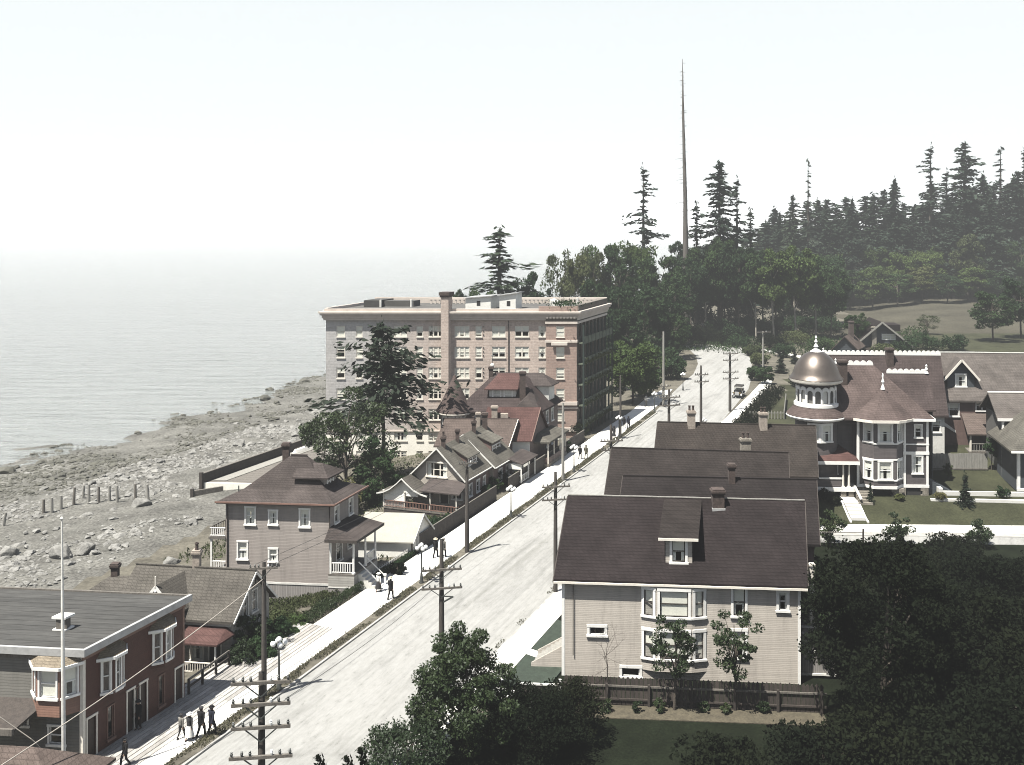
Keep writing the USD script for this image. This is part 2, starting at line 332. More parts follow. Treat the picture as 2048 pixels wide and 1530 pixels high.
siding('lattice_skirt', (.33, .31, .29), .13, depth=.03, axis=(.955, .0, 0), line=.35, lw=.3)
siding('tan_board', (.36, .33, .29), .12, depth=.014, line=.80)
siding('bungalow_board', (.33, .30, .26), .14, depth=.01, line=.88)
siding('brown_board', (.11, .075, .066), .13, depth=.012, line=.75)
siding('dome_board', (.085, .075, .074), .13, depth=.012, line=.75)
siding('slate_board', (.045, .052, .058), .14, depth=.012, line=.7)
siding('far_board', (.10, .10, .095), .18, depth=.01, line=.7)
shingle('roof_plum', (0.0275, 0.0220, 0.0220)); shingle('roof_plum_b', (0.0341, 0.0286, 0.0264)); shingle('roof_plum_c', (0.0444, 0.0372, 0.0324)); shingle('roof_dusk', (0.0248, 0.0209, 0.0204))
shingle('roof_mauve', (.084, .071, .066)); shingle('roof_grey', (.115, .106, .092)); shingle('roof_red', (0.1040, 0.0592, 0.0528)); shingle('roof_violet', (.074, .058, .055))
shingle('roof_moss', (.135, .127, .108), var=.35); shingle('roof_brown', (.12, .095, .083)); shingle('bay_shingle', (.26, .22, .165), w=.34, h=.09)
shingle('roof_rose', (.108, .083, .076)); shingle('roof_far', (.13, .115, .104))
def brickwork(name, c1, c2, mortar, axis, pale=None):
    c1, c2, mortar = tone(c1) * 1.22, tone(c2) * 1.02, tone(mortar) * 1.05
    nodes = {'g': ('geometry', {}), 's': ('separate_xyz', {}), 'd': ('vector_math', {'math_type': 'dot_product', 'vector2': axis}), 'c': ('combine_xyz', {}),
             'k': ('brick_texture', {'scale': 1., 'color1': c1, 'color2': c2, 'mortar': mortar, 'mortar_size': .012, 'brick_width': .24, 'row_height': .085}),
             'n': ('noise_texture', {'scale': .22, 'detail': 6., 'roughness': .7}), 'r': ('rgb_ramp', {'ramp': [(.25, (.80, .78, .78)), (.75, (1.16, 1.12, 1.1))]}),
             'n2': ('noise_texture', {'scale': 3.5, 'detail': 4.}), 'r2': ('rgb_ramp', {'ramp': [(.3, np.ones(3) * .85), (.7, np.ones(3) * 1.13)]}),
             'x': ('mix', {'mix_type': 'multiply', 'fac': 1.}), 'x2': ('mix', {'mix_type': 'multiply', 'fac': 1.}), 'b': ('bump', {'strength': .6, 'distance': .01, 'invert': True}), 'p': ('principled_bsdf', {'roughness': .92, 'specular_ior_level': .15})}
    extra = []
    if pale:
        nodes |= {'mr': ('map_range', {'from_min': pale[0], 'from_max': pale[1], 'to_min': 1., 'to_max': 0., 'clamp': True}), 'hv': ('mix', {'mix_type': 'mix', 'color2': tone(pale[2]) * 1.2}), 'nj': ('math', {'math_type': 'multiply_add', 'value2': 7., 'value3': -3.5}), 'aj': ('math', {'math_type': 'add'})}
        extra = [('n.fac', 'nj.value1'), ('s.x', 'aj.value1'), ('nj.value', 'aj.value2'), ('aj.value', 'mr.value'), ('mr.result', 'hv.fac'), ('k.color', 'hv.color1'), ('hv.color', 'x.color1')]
    mat(name, nodes, extra + [('g.position', 's.vector'), ('g.position', 'd.vector1'), ('d.value', 'c.x'), ('s.z', 'c.y'), ('c.vector', 'k.vector'), ('g.position', 'n.vector'), ('n.fac', 'r.fac'), ('g.position', 'n2.vector'), ('n2.fac', 'r2.fac'),
        *([] if pale else [('k.color', 'x.color1')]), ('r.color', 'x.color2'), ('x.color', 'x2.color1'), ('r2.color', 'x2.color2'), ('x2.color', 'p.base_color'), ('k.fac', 'b.height'), ('b.normal', 'p.normal')])
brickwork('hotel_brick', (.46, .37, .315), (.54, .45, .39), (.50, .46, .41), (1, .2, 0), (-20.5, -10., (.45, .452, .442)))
brickwork('hotel_pier', (.36, .25, .21), (.43, .315, .265), (.42, .36, .31), (1, .4, 0))
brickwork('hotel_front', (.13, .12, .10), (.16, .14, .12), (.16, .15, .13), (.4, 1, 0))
paint('hotel_render', (0.7920, 0.7680, 0.6840), rough=.9, var=.08, scale=.5, fine=.08)
paint('hotel_stone', (.55, .49, .43), rough=.85, var=.1, scale=1.)
paint('hotel_cornice', (0.5280, 0.4620, 0.4020), rough=.85, var=.12, scale=1.)
mat('glass', {'t': ('transparent_bsdf', {'color': (.93, .95, .95)}), 'gl': ('glossy_bsdf', {'roughness': .03, 'color': (.9, .9, .9)}), 'f': ('layer_weight', {'blend': .5}), 'fr': ('rgb_ramp', {'ramp': [(0., (.04, .04, .04)), (.5, (.06, .06, .06)), (.75, (.16, .16, .16)), (1., (.9, .9, .9))]}), 'bw': ('rgb_to_bw', {}), 'm': ('mix_closure', {})},
    [('f.facing', 'fr.fac'), ('fr.color', 'bw.color'), ('bw.val', 'm.fac'), ('t.BSDF', 'm.closure1'), ('gl.BSDF', 'm.closure2')], surface='m.closure')
leaf('leaf_dark', (.030, .060, .022)); leaf('leaf_mid', (.055, .096, .032)); leaf('leaf_light', (.10, .145, .042)); leaf('leaf_olive', (.085, .105, .042))
leaf('leaf_near', (.036, .058, .022), seed_scale=.8, rough=.55, spec=.2); leaf('leaf_black', (.010, .014, .0075), seed_scale=.6, trans=.12, rough=.9, spec=.03)  # leaf_black: deep shade of the lower-right thicket put into the leaf colour
leaf('needle_dark', (.020, .031, .018), trans=.12); leaf('needle_mid', (.034, .055, .036), trans=.15); leaf('grass_blade', (.07, .085, .035), seed_scale=.9)
leaf('needle_far', (.04, .06, .046), trans=.15); leaf('dry_leaf', (.15, .14, .055)); leaf('verge_grass', (.115, .115, .075), seed_scale=1.2)
paint('bark', (.085, .07, .055), rough=.95, var=.35, scale=2., stretch=(3, 3, .5), bump=.02, bscale=12.)
paint('pale_bark', (.34, .31, .26), rough=.9, var=.3, scale=2., stretch=(2, 2, .5))
paint('twig', (.10, .085, .07), rough=.95, var=.2)
paint('skin', (.42, .27, .20), rough=.6, var=.04); paint('hair', (.04, .03, .02), rough=.6, var=.2)
for n, c in (('black', (.018, .017, .018)), ('charcoal', (.04, .04, .042)), ('white', (.72, .71, .67)), ('grey', (.22, .21, .19)), ('olive', (.13, .125, .095)), ('pale_grey', (.40, .39, .36)), ('navy', (.02, .022, .035)), ('tan', (.30, .25, .18))):
    paint(f'cloth_{n}', c, rough=.9, var=.12, scale=8., bump=.006, bscale=18., spec=.1)
paint('straw', (.60, .54, .40), rough=.8, var=.08); paint('shoe', (.02, .016, .014), rough=.4, var=.1)
paint('car_black', (.012, .012, .013), rough=.2, var=.1, spec=.6); paint('rubber', (.03, .03, .03), rough=.8, var=.2); paint('canvas', (.025, .023, .02), rough=.9, var=.15); paint('brass', (.6, .45, .2), rough=.25, metallic=1., var=.05)
# open water
mat('sea', {'g': ('geometry', {}), 'mp': ('mapping', {'scale': (.05, .30, 1.)}), 'mp2': ('mapping', {'scale': (.16, .85, 1.)}), 'mp3': ('mapping', {'scale': (.004, .03, 1.)}),
            'n': ('noise_texture', {'scale': 1., 'detail': 5., 'roughness': .6, 'distortion': .6}), 'n2': ('noise_texture', {'scale': 1., 'detail': 5., 'roughness': .65, 'distortion': .4}), 'n3': ('noise_texture', {'scale': 1., 'detail': 4.}),
            'b': ('bump', {'strength': 1., 'distance': 2.6}), 'b2': ('bump', {'strength': 1., 'distance': 1.5}), 'r': ('rgb_ramp', {'ramp': [(.3, (.115, .122, .116)), (.7, (.125, .132, .126))]}),
            'p': ('principled_bsdf', {'roughness': .14, 'specular_ior_level': .5, 'ior': 1.333})},
    [('g.position', 'mp.vector'), ('g.position', 'mp2.vector'), ('g.position', 'mp3.vector'), ('mp.vector', 'n.vector'), ('mp2.vector', 'n2.vector'), ('mp3.vector', 'n3.vector'), ('n3.fac', 'r.fac'), ('r.color', 'p.base_color'),
     ('n.fac', 'b.height'), ('b.normal', 'b2.normal'), ('n2.fac', 'b2.height'), ('b2.normal', 'p.normal')])

# ------------------------------------------------------------------ terrain, water, street
def grid_axis(cuts):
    out = []
    for a, b, st in cuts: out += list(np.arange(a, b, st))
    return np.array(out + [cuts[-1][1]])
gx = grid_axis([(-700, -200, 50), (-200, -110, 6), (-110, -14, 1.3), (-14, 60, 2.5), (60, 260, 8), (260, 1300, 80)])
gy = grid_axis([(-60, 30, 15), (30, 60, 2.5), (60, 230, 1.3), (230, 430, 8), (430, 1500, 90)])
GX, GY = np.meshgrid(gx, gy)
GZ = terrain(GX, GY)
_d = (GX - KO[0]) * KN[0] + (GY - KO[1]) * KN[1]; _d = _d - (12 * ss(170, 215, GY) + 15 * ss(232, 262, GY)) * (1 - ss(22, 55, _d))
_rough = ss(33, 40, _d)
GZ = GZ + _rough * ((meshkit.fbm(np.stack([GX, GY, 0 * GX], -1) * .09, 3, 3) - .5) * 1.1 + (meshkit.fbm(np.stack([GX, GY, 0 * GX], -1) * .45, 3, 5) - .5) * .45)
GV = np.stack([GX, GY, GZ], -1).reshape(-1, 3)
ny, nx = GX.shape
ii = (np.arange(ny - 1)[:, None] * nx + np.arange(nx - 1)[None]).ravel()
quads = np.stack([ii, ii + 1, ii + nx + 1, ii + nx], 1)
qd = _d.ravel()[quads].mean(1); qc = GV[quads].mean(1)
qe = -((qc[:, 0] - KO[0]) * KN[0] + (qc[:, 1] - KO[1]) * KN[1]) - 12.2
def sub_sheet(name, m, material, kind='structure'):
    q = quads[m]; f = np.vstack([q[:, [0, 1, 2]], q[:, [0, 2, 3]]]); u, inv = np.unique(f, return_inverse=True)
    return single(name, (GV[u], inv.reshape(-1, 3)), material, kind=kind, smooth=True)
isbeach = qd > 34
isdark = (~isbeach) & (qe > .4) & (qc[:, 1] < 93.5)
islawn = (~isbeach) & (qe > 3) & (qc[:, 1] >= 93.5) & (qc[:, 1] < 235)
ismead = (~isbeach) & (qe > 3) & (qc[:, 1] >= 235)
sub_sheet('beach', isbeach, 'shingle_beach'); sub_sheet('lawn_ground', islawn, 'lawn'); sub_sheet('meadow_ground', ismead, 'meadow'); sub_sheet('shaded_ground', isdark, 'lawn_painted_shade')  # near right ground carries its shade in the colour
sub_sheet('ground', ~(isbeach | islawn | ismead | isdark), 'soil')
single('sea', MB().quad((-9000, -300, -6.05), (9000, -300, -6.05), (9000, 14000, -6.05), (-9000, 14000, -6.05)), 'sea', kind='structure')

def band(d0, d1, s0, s1, z0, z1, n=1):
    """A raised strip along the street."""
    mb = MB()
    a, b, c, d = kp(d0, s0), kp(d1, s0), kp(d1, s1), kp(d0, s1)
    lo, hi = np.array([0, 0, z0]), np.array([0, 0, z1])
    mb.add([p + h for h in (lo, hi) for p in (a, d, c, b)], [[0, 2, 1], [0, 3, 2], [4, 5, 6], [4, 6, 7], [0, 1, 5], [0, 5, 4], [1, 2, 6], [1, 6, 5], [2, 3, 7], [2, 7, 6], [3, 0, 4], [3, 4, 7]][0:12])
    f = np.array(mb.f[0])[:, ::-1]; mb.f[0] = f
    return mb
S1 = 113.0
far_l = [(1310, 824), (1345, 786), (1370, 762), (1387, 748), (1396, 728), (1392, 712), (1380, 700), (1366, 690)]
far_r = [(1480, 690), (1484, 700), (1500, 716), (1505, 734), (1504, 752), (1497, 778), (1470, 812), (1442, 844)]
road_pts = [kp(0, -48)[:2], *[kp(0, s)[:2] for s in (0, 60, 95)], *[gp(x, y)[:2] for x, y in far_l], *[gp(x, y)[:2] for x, y in far_r], kp(-10.2, 60)[:2], kp(-10.2, 0)[:2], kp(-10.2, -48)[:2]]
single('road', MB().prism([tuple(p) for p in road_pts][::-1], lambda x, y, t: np.array([x, y, t]), -.05, .012), 'road', kind='structure')
single('kerb', band(-.001, .16, -48, 96, -.1, .125), 'kerb', kind='structure')
single('kerb', band(-10.36, -10.2, -48, 60, -.1, .125), 'kerb', kind='structure')
single('verge', band(.16, 1.05, -48, 96, -.1, .11), 'soil', kind='structure')
single('pavement', band(1.05, 4.1, -48, 92, -.2, .12), 'concrete', kind='structure')
single('pavement', band(-12.3, -10.36, -48, 62, -.2, .12), 'concrete', kind='structure')
fl = [gp(x, y)[:2] for x, y in [(1442, 846), (1500, 790), (1530, 757), (1548, 757), (1540, 772), (1462, 852), (1440, 872)]]
single('pavement', MB().prism([tuple(p) for p in fl], lambda x, y, t: np.array([x, y, t]), -.1, .12), 'concrete', kind='structure')
fl = [gp(x, y)[:2] for x, y in [(1240, 872), (1312, 815), (1345, 780), (1320, 783), (1290, 800), (1262, 824), (1216, 858)]]
single('pavement', MB().prism([tuple(p) for p in fl], lambda x, y, t: np.array([x, y, t]), -.1, .13), 'concrete', kind='structure')
# far white drive at the park edge
for pts in ([(1512, 700), (1532, 703), (1600, 716), (1602, 712), (1530, 698)],):
    single('path', MB().prism([tuple(gt(x, y)[:2]) for x, y in pts], lambda x, y, t: np.array([x, y, t + float(terrain(x, y))]), -.1, .1), 'concrete', kind='structure')
# ------------------------------------------------------------------ building kit
def wall(T, A, B, outline, mat, holes=(), t=.16, name='wall', parent=None, room=True):
    """One wall face from plan point A to B (outside on the right hand). outline: top height, or (s, z) points; holes: (s0, s1, z0, z1) openings with reveals."""
    A, B = np.asarray(A, float), np.asarray(B, float)
    d = (B - A)[:2]; L = np.hypot(*d); d = np.array([*(d / L), 0]); n = np.array([d[1], -d[0], 0])
    O = np.array([A[0], A[1], 0.0]); to = lambda s, z, k=0.0: O + d * s + np.array([0, 0, z]) + n * k
    pts = outline if not np.isscalar(outline) else [(0, A[2]), (L, B[2]), (L, outline), (0, outline)]
    pg = Polygon(pts)
    hs = [sbox(a, c, b, e) for a, b, c, e in holes]
    for h in hs: pg = pg.difference(h)
    mb = MB()
    for g in getattr(pg, 'geoms', [pg]):
        v, f = trimesh.creation.triangulate_polygon(g, engine='earcut')
        P = np.array([to(x, z) for x, z in v])
        nn = np.cross(P[f[0, 1]] - P[f[0, 0]], P[f[0, 2]] - P[f[0, 0]])
        mb.add(P, f if nn @ n > 0 else f[:, ::-1])
    for a, b, c, e in holes:
        ring = [(a, c), (b, c), (b, e), (a, e), (a, c)]
        for (x0, z0), (x1, z1) in zip(ring[:-1], ring[1:]):
            mb.quad(to(x0, z0), to(x1, z1), to(x1, z1, -t), to(x0, z0, -t))
    T.part(name, mb, mat, parent)
    return to, L

def window(T, to, s, z, w, h, trim='white_paint', c=.11, sash='double', blind=.45, blind_mat='blind', depth=.07, lower=None, sash_mat=None, parent=None, sill=True, name='window', proud=.04, bars=1, sw=.055):
    """A framed opening: casing and sashes, with its sill, panes and blind; s, z is the lower left corner of the glass opening."""
    mb = MB()
    def bx(a, b, c0, d0, k0, k1, m=mb):
        p = [to(x, y, k) for k in (k0, k1) for x, y in ((a, c0), (b, c0), (b, d0), (a, d0))]
        m.add(p, BOXF)
    if c > 0:
        bx(s - c, s, z, z + h, -.02, proud); bx(s + w, s + w + c, z, z + h, -.02, proud); bx(s - c - .02, s + w + c + .02, z + h, z + h + c * 1.15, -.02, proud + .015)
    f = sw
    k0, k1 = -depth - .03, -depth + .02
    wins = [(s, w)] if sash in ('double', 'single', 'plain') else [(s + i * w / int(sash[4:]), w / int(sash[4:])) for i in range(int(sash[4:]))]
    sm = MB() if sash_mat else mb
    for a, ww in wins:
        bx(a, a + f, z, z + h, k0, k1, sm); bx(a + ww - f, a + ww, z, z + h, k0, k1, sm); bx(a + f, a + ww - f, z, z + f, k0, k1, sm); bx(a + f, a + ww - f, z + h - f, z + h, k0, k1, sm)
        if sash != 'single': bx(a + f, a + ww - f, z + h * .5 - .03, z + h * .5 + .03, k0 + .01, k1 + .012, sm)
        for q in range(1, bars):
            x = a + ww * q / bars; bx(x - .018, x + .018, z + f, z + h - f, k0 + .012, k1 - .004, sm)
    if not sm is mb and c <= 0: mb = sm; sm = None
    p = T.part(name, mb, trim if (c > 0 or not sash_mat) else sash_mat, parent)
    if parent: return p
    if sm is not None and sm is not mb: T.part('sash', sm, sash_mat, p)
    g = MB(); g.quad(to(s, z, -depth - .005), to(s + w, z, -depth - .005), to(s + w, z + h, -depth - .005), to(s, z + h, -depth - .005)); T.part('pane', g, 'glass', p)
    if sill:
        q = MB(); bx(s - c - .05, s + w + c + .05, z - .13, z, -.06, proud + .07, q); T.part('sill', q, trim, p)
    r = MB()
    kb = -depth - .03
    if blind > 0:
        r.quad(to(s, z + h * (1 - blind), kb), to(s + w, z + h * (1 - blind), kb), to(s + w, z + h, kb), to(s, z + h, kb)); T.part('blind', r, blind_mat, p)
    if lower:
        r = MB()
        for a, b in ((0, lower), (1 - lower, 1)):
            r.quad(to(s + w * a, z, kb - .015), to(s + w * b, z, kb - .015), to(s + w * b, z + h * .97, kb - .015), to(s + w * a, z + h * .97, kb - .015))
        T.part('curtain', r, 'curtain', p)
    return p

def hole(s, z, w, h): return (s, s + w, z, z + h)

def gable_slab(fr, a0, a1, prof, th=.16):
    """A roof of even cross section: prof (b, z) points over the span, extruded from a0 to a1 along u."""
    up = list(prof); dn = [(b, z - th) for b, z in prof][::-1]
    return MB().prism(up + dn, lambda b, z, t: fr(t, b, z), a0, a1)
def slab_along(fr, b0, b1, prof, th=.16):
    """The same with the section in (a, z), extruded along v."""
    up = list(prof); dn = [(a, z - th) for a, z in prof][::-1]
    return MB().prism(up + dn, lambda a, z, t: fr(a, t, z), b0, b1)
def hip(fr, a0, a1, b0, b1, z0, ridge, th=.14, flare=None):
    """A hipped roof as one solid; ridge: ((a, b, z), (a, b, z)); flare: (inset, rise) gives bellcast eaves."""
    pts = [fr(a, b, z) for z in (z0, z0 - th) for a, b in ((a0, b0), (a1, b0), (a1, b1), (a0, b1))]
    if not flare: return MB().hull(pts + [fr(*r) for r in ridge])
    i, rise = flare; mb = MB()
    lo = [fr(a, b, z0) for a, b in ((a0, b0), (a1, b0), (a1, b1), (a0, b1))]; mid = [fr(a, b, z0 + rise) for a, b in ((a0 + i, b0 + i), (a1 - i, b0 + i), (a1 - i, b1 - i), (a0 + i, b1 - i))]
    un = [fr(a, b, z0 - th) for a, b in ((a0, b0), (a1, b0), (a1, b1), (a0, b1))]
    r0, r1 = fr(*ridge[0]), fr(*ridge[1])
    for k in range(4):
        l = (k + 1) % 4
        mb.quad(lo[k], lo[l], mid[l], mid[k]); mb.quad(un[k], un[l], lo[l], lo[k])
    mb.quad(mid[0], mid[1], r1, r0); mb.add([mid[1], mid[2], r1], [[0, 1, 2]]); mb.quad(mid[2], mid[3], r0, r1); mb.add([mid[3], mid[0], r0], [[0, 1, 2]])
    mb.quad(un[3], un[2], un[1], un[0])
    return mb
def chimney(T, c, w, d, z0, z1, mat='chimney_brick', pots=0, parent=None, cap=True):
    fr = Fr(c[:2]); mb = MB().box(fr, -w / 2, w / 2, -d / 2, d / 2, z0, z1)
    if cap:
        mb.box(fr, -w / 2 - .06, w / 2 + .06, -d / 2 - .06, d / 2 + .06, z1, z1 + .12); mb.box(fr, -w / 2 - .10, w / 2 + .10, -d / 2 - .10, d / 2 + .10, z1 + .12, z1 + .26)
        mb.box(fr, -w / 2 - .04, w / 2 + .04, -d / 2 - .04, d / 2 + .04, z1 + .26, z1 + .36)
    p = T.part('chimney', mb, mat, parent)
    for k in range(pots):
        x = c[0] + (k - (pots - 1) / 2) * w * .5
        T.raw('chimney_pot', lathe([(.02, .36), (.14, .36), (.12, .5), (.11, .75), (.15, .78), (.15, .86), (.09, .86), (.08, .5)], (x, c[1], z1), 10), 'chimney_brick', p)
    return p
def railing(T, A, B, h=.85, n=None, mat='white_paint', parent=None, pitch=.16, name='railing', bw=.045):
    A, B = np.asarray(A, float), np.asarray(B, float); L = np.linalg.norm(B - A); n = n or max(2, int(L / pitch)); up = np.array([0, 0, 1.])
    r = MB().bar(A + up * h, B + up * h, .09, .06).bar(A + up * .10, B + up * .10, .07, .06); p = T.part(name, r, mat, parent)
    for k in range(1, n):
        q = A + (B - A) * k / n; T.part('baluster', MB().bar(q + up * .10, q + up * (h - .03), bw), mat, p)
    return p
def post(T, p, h, w=.13, mat='white_paint', name='post', round_=False):
    p = np.asarray(p, float)
    if round_: return T.raw(name, lathe([(w * .75, 0), (w * .75, .12), (w * .5, .16), (w * .42, h - .2), (w * .6, h - .12), (w * .6, h)], p, 10), mat, smooth=30)
    fr = Fr(p[:2], z=p[2]); return T.part(name, MB().box(fr, -w / 2, w / 2, -w / 2, w / 2, 0, h).box(fr, -w * .7, w * .7, -w * .7, w * .7, h - .14, h - .02), mat)
def corner_board(T, p, z0, z1, fr, w=.14, mat='white_paint'):
    q = Fr(p[:2], fr.u[:2], fr.v[:2]); T.part('corner_board', MB().box(q, -w + .02, .025, -.025, w - .02, z0, z1), mat)
def flat_door(T, to, s, z, w, h, mat='door_wood', frame='cream_paint'):
    mb = MB()
    def bx(a, b, c0, d0, k0, k1, m=mb): m.add([to(x, y, k) for k in (k0, k1) for x, y in ((a, c0), (b, c0), (b, d0), (a, d0))], BOXF)
    bx(s - .1, s, z, z + h, -.02, .04); bx(s + w, s + w + .1, z, z + h, -.02, .04); bx(s - .12, s + w + .12, z + h, z + h + .12, -.02, .055)
    p = T.part('door_frame', mb, frame)
    q = MB(); bx(s, s + w, z, z + h, -.16, -.10, q); bx(s + w * .12, s + w * .88, z + h * .55, z + h * .92, -.10, -.085, q); bx(s + w * .12, s + w * .88, z + .15, z + h * .45, -.10, -.085, q); T.part('door', q, mat, p)
    return p
def bay(T, to, s0, s1, z0, z1, depth, side, mat, trim='white_paint', rows=(), roof=None, roof_mat='bay_shingle', roof_h=.7, parent_name='bay', ov=.18, fronts='double', blinds=.5, bottom_mat=None):
    """A three-sided bay on a wall; rows: (z, h) of its window bands."""
    P = [(s0, 0.0), (s0 + side, depth), (s1 - side, depth), (s1, 0.0)]
    for (x0, k0), (x1, k1) in zip(P[:-1], P[1:]):
        A, B = to(x0, z0, k0), to(x1, z0, k1); L = np.hypot(*(B - A)[:2]); c = .10
        hs = []
        for z, h in rows: hs.append((c + .10, L - c - .10, z, z + h))
        t2, _ = wall(T, A, B, [(0, z0), (L, z0), (L, z1), (0, z1)], mat, hs, name='bay_wall')
        for i, (a, b, z, e) in enumerate(hs): window(T, t2, a, z, b - a, e - z, trim, c=c, blind=float(rng.choice([.35, .5, .5, .95, .15])) * 2 * blinds, lower=float(rng.choice([0, .3])) or None, sash='double')
    T.part('bay_floor', MB().poly([to(x, z0, k) for x, k in P][::-1]), bottom_mat or mat)
    if roof:
        Q = [(s0 - ov, 0.0), (s0 + side - ov * .4, depth + ov), (s1 - side + ov * .4, depth + ov), (s1 + ov, 0.0)]
        pts = [to(x, z1 + dz, k) for dz in (0, -.10) for x, k in Q] + [to(s0 + side * .7, z1 + roof_h, .0), to(s1 - side * .7, z1 + roof_h, .0)]
        r = T.part('bay_roof', MB().hull(pts), roof_mat)
        Q2 = [(s0 - ov - .02, .01), (s0 + side - ov * .4 - .02, depth + ov + .03), (s1 - side + ov * .4 + .02, depth + ov + .03), (s1 + ov + .02, .01)]
        mb = MB()
        for (x0, k0), (x1, k1) in zip(Q2[:-1], Q2[1:]): mb.bar(to(x0, z1 - .07, k0), to(x1, z1 - .07, k1), .07, .16)
        T.part('bay_cornice', mb, trim, r)
def corners(fr, pts): return [fr(a, b) for a, b in pts]
def floorplate(T, pts, z, mat='room', name='floor'):
    T.part(name, MB().poly([np.array([p[0], p[1], z]) for p in pts]), mat)

# ------------------------------------------------------------------ vegetation kit
def leaf_quads(P, size, g, aspect=.55, up=.0, along=None, jit=.35):
    n = len(P); a = g.normal(0, 1, (n, 3)) if along is None else along + g.normal(0, jit, (n, 3)); a /= np.linalg.norm(a, axis=1, keepdims=True)
    b = g.normal(0, 1, (n, 3)); b[:, 2] *= (1 - up); b -= a * (a * b).sum(1, keepdims=True); b /= np.maximum(np.linalg.norm(b, axis=1, keepdims=True), 1e-6)
    s = size * g.uniform(.4, 1.55, (n, 1)); a = a * s * .5; b = b * s * .5 * aspect
    v = np.stack([P - a, P + b, P + a, P - b], 1).reshape(-1, 3); i = np.arange(n)[:, None] * 4
    return v, np.vstack([i + [0, 1, 2], i + [0, 2, 3]])
def leaf_cloud(n, fn, size, seed, **kw):
    return leaf_quads(np.asarray(fn(n), float), size, np.random.default_rng(seed + 100), **kw)
def broadleaf(seed, H=10., R=4., base=.22, n=6000, size=.5, clusters=46, spread=.24, top=1.0, wob=.06, r0=None, limbs=9, hollow=.45, droop=0., cone=False):
    """(trunk with limbs, crown) of a leafy tree standing at the origin."""
    g = np.random.default_rng(seed); zb = H * base; zc = (zb + H) / 2; hh = (H - zb) / 2
    C = []
    while len(C) < clusters:
        q = g.normal(0, 1, 3); q /= np.linalg.norm(q); rad = g.uniform(hollow, .92) ** .8
        p = np.array([q[0] * R * rad, q[1] * R * rad, zc + q[2] * hh * rad])
        t = (p[2] - zb) / (H - zb); lim = R * (np.sin(np.pi * min(max(t * .82 + .14, 0), 1)) ** .7) * (1.08 if t < .6 else top)
        if cone: lim = R * max(1 - t, .05) ** .75 * 1.05
        if np.hypot(p[0], p[1]) < lim: C.append(p)
    C = np.array(C); w = g.uniform(.5, 1.5, len(C)); cr = spread * R * g.uniform(.6, 1.3, len(C))
    k = g.choice(len(C), n, p=w / w.sum()); q = g.normal(0, 1, (n, 3)); q /= np.linalg.norm(q, axis=1, keepdims=True)
    P = C[k] + q * (cr[k] * g.uniform(.25, 1.0, n) ** .5)[:, None] * np.array([1.15, 1.15, .75]); P[:, 2] -= droop * np.hypot(q[:, 0], q[:, 1]) * cr[k]
    P[:, 2] = np.maximum(P[:, 2], H * .03)
    crown = leaf_quads(P, size, g, up=.3)
    r0 = r0 or max(.06, H * .017); top_ = np.array([g.normal(0, wob) * H * .3, g.normal(0, wob) * H * .3, zb + (H - zb) * .72]); mid = top_ * .45 + g.normal(0, wob * H * .12, 3) * [1, 1, 0]
    tr = MB().tube([(0, 0, -.4), (0, 0, H * .04), mid, top_], [r0 * 1.25, r0, r0 * .72, r0 * .2], 7)
    for j in g.choice(len(C), min(limbs, len(C)), replace=False):
        t = g.uniform(.3, .8); s = mid * (t * 2) if t < .5 else mid + (top_ - mid) * (t - .5) * 2; e = C[j]; m_ = (s + e) / 2 + np.array([0, 0, .06 * H])
        if e[2] < s[2] - .1 * H: continue
        tr.tube([s, m_, e], [r0 * .42, r0 * .25, r0 * .08], 5)
    return tr.vf(), crown
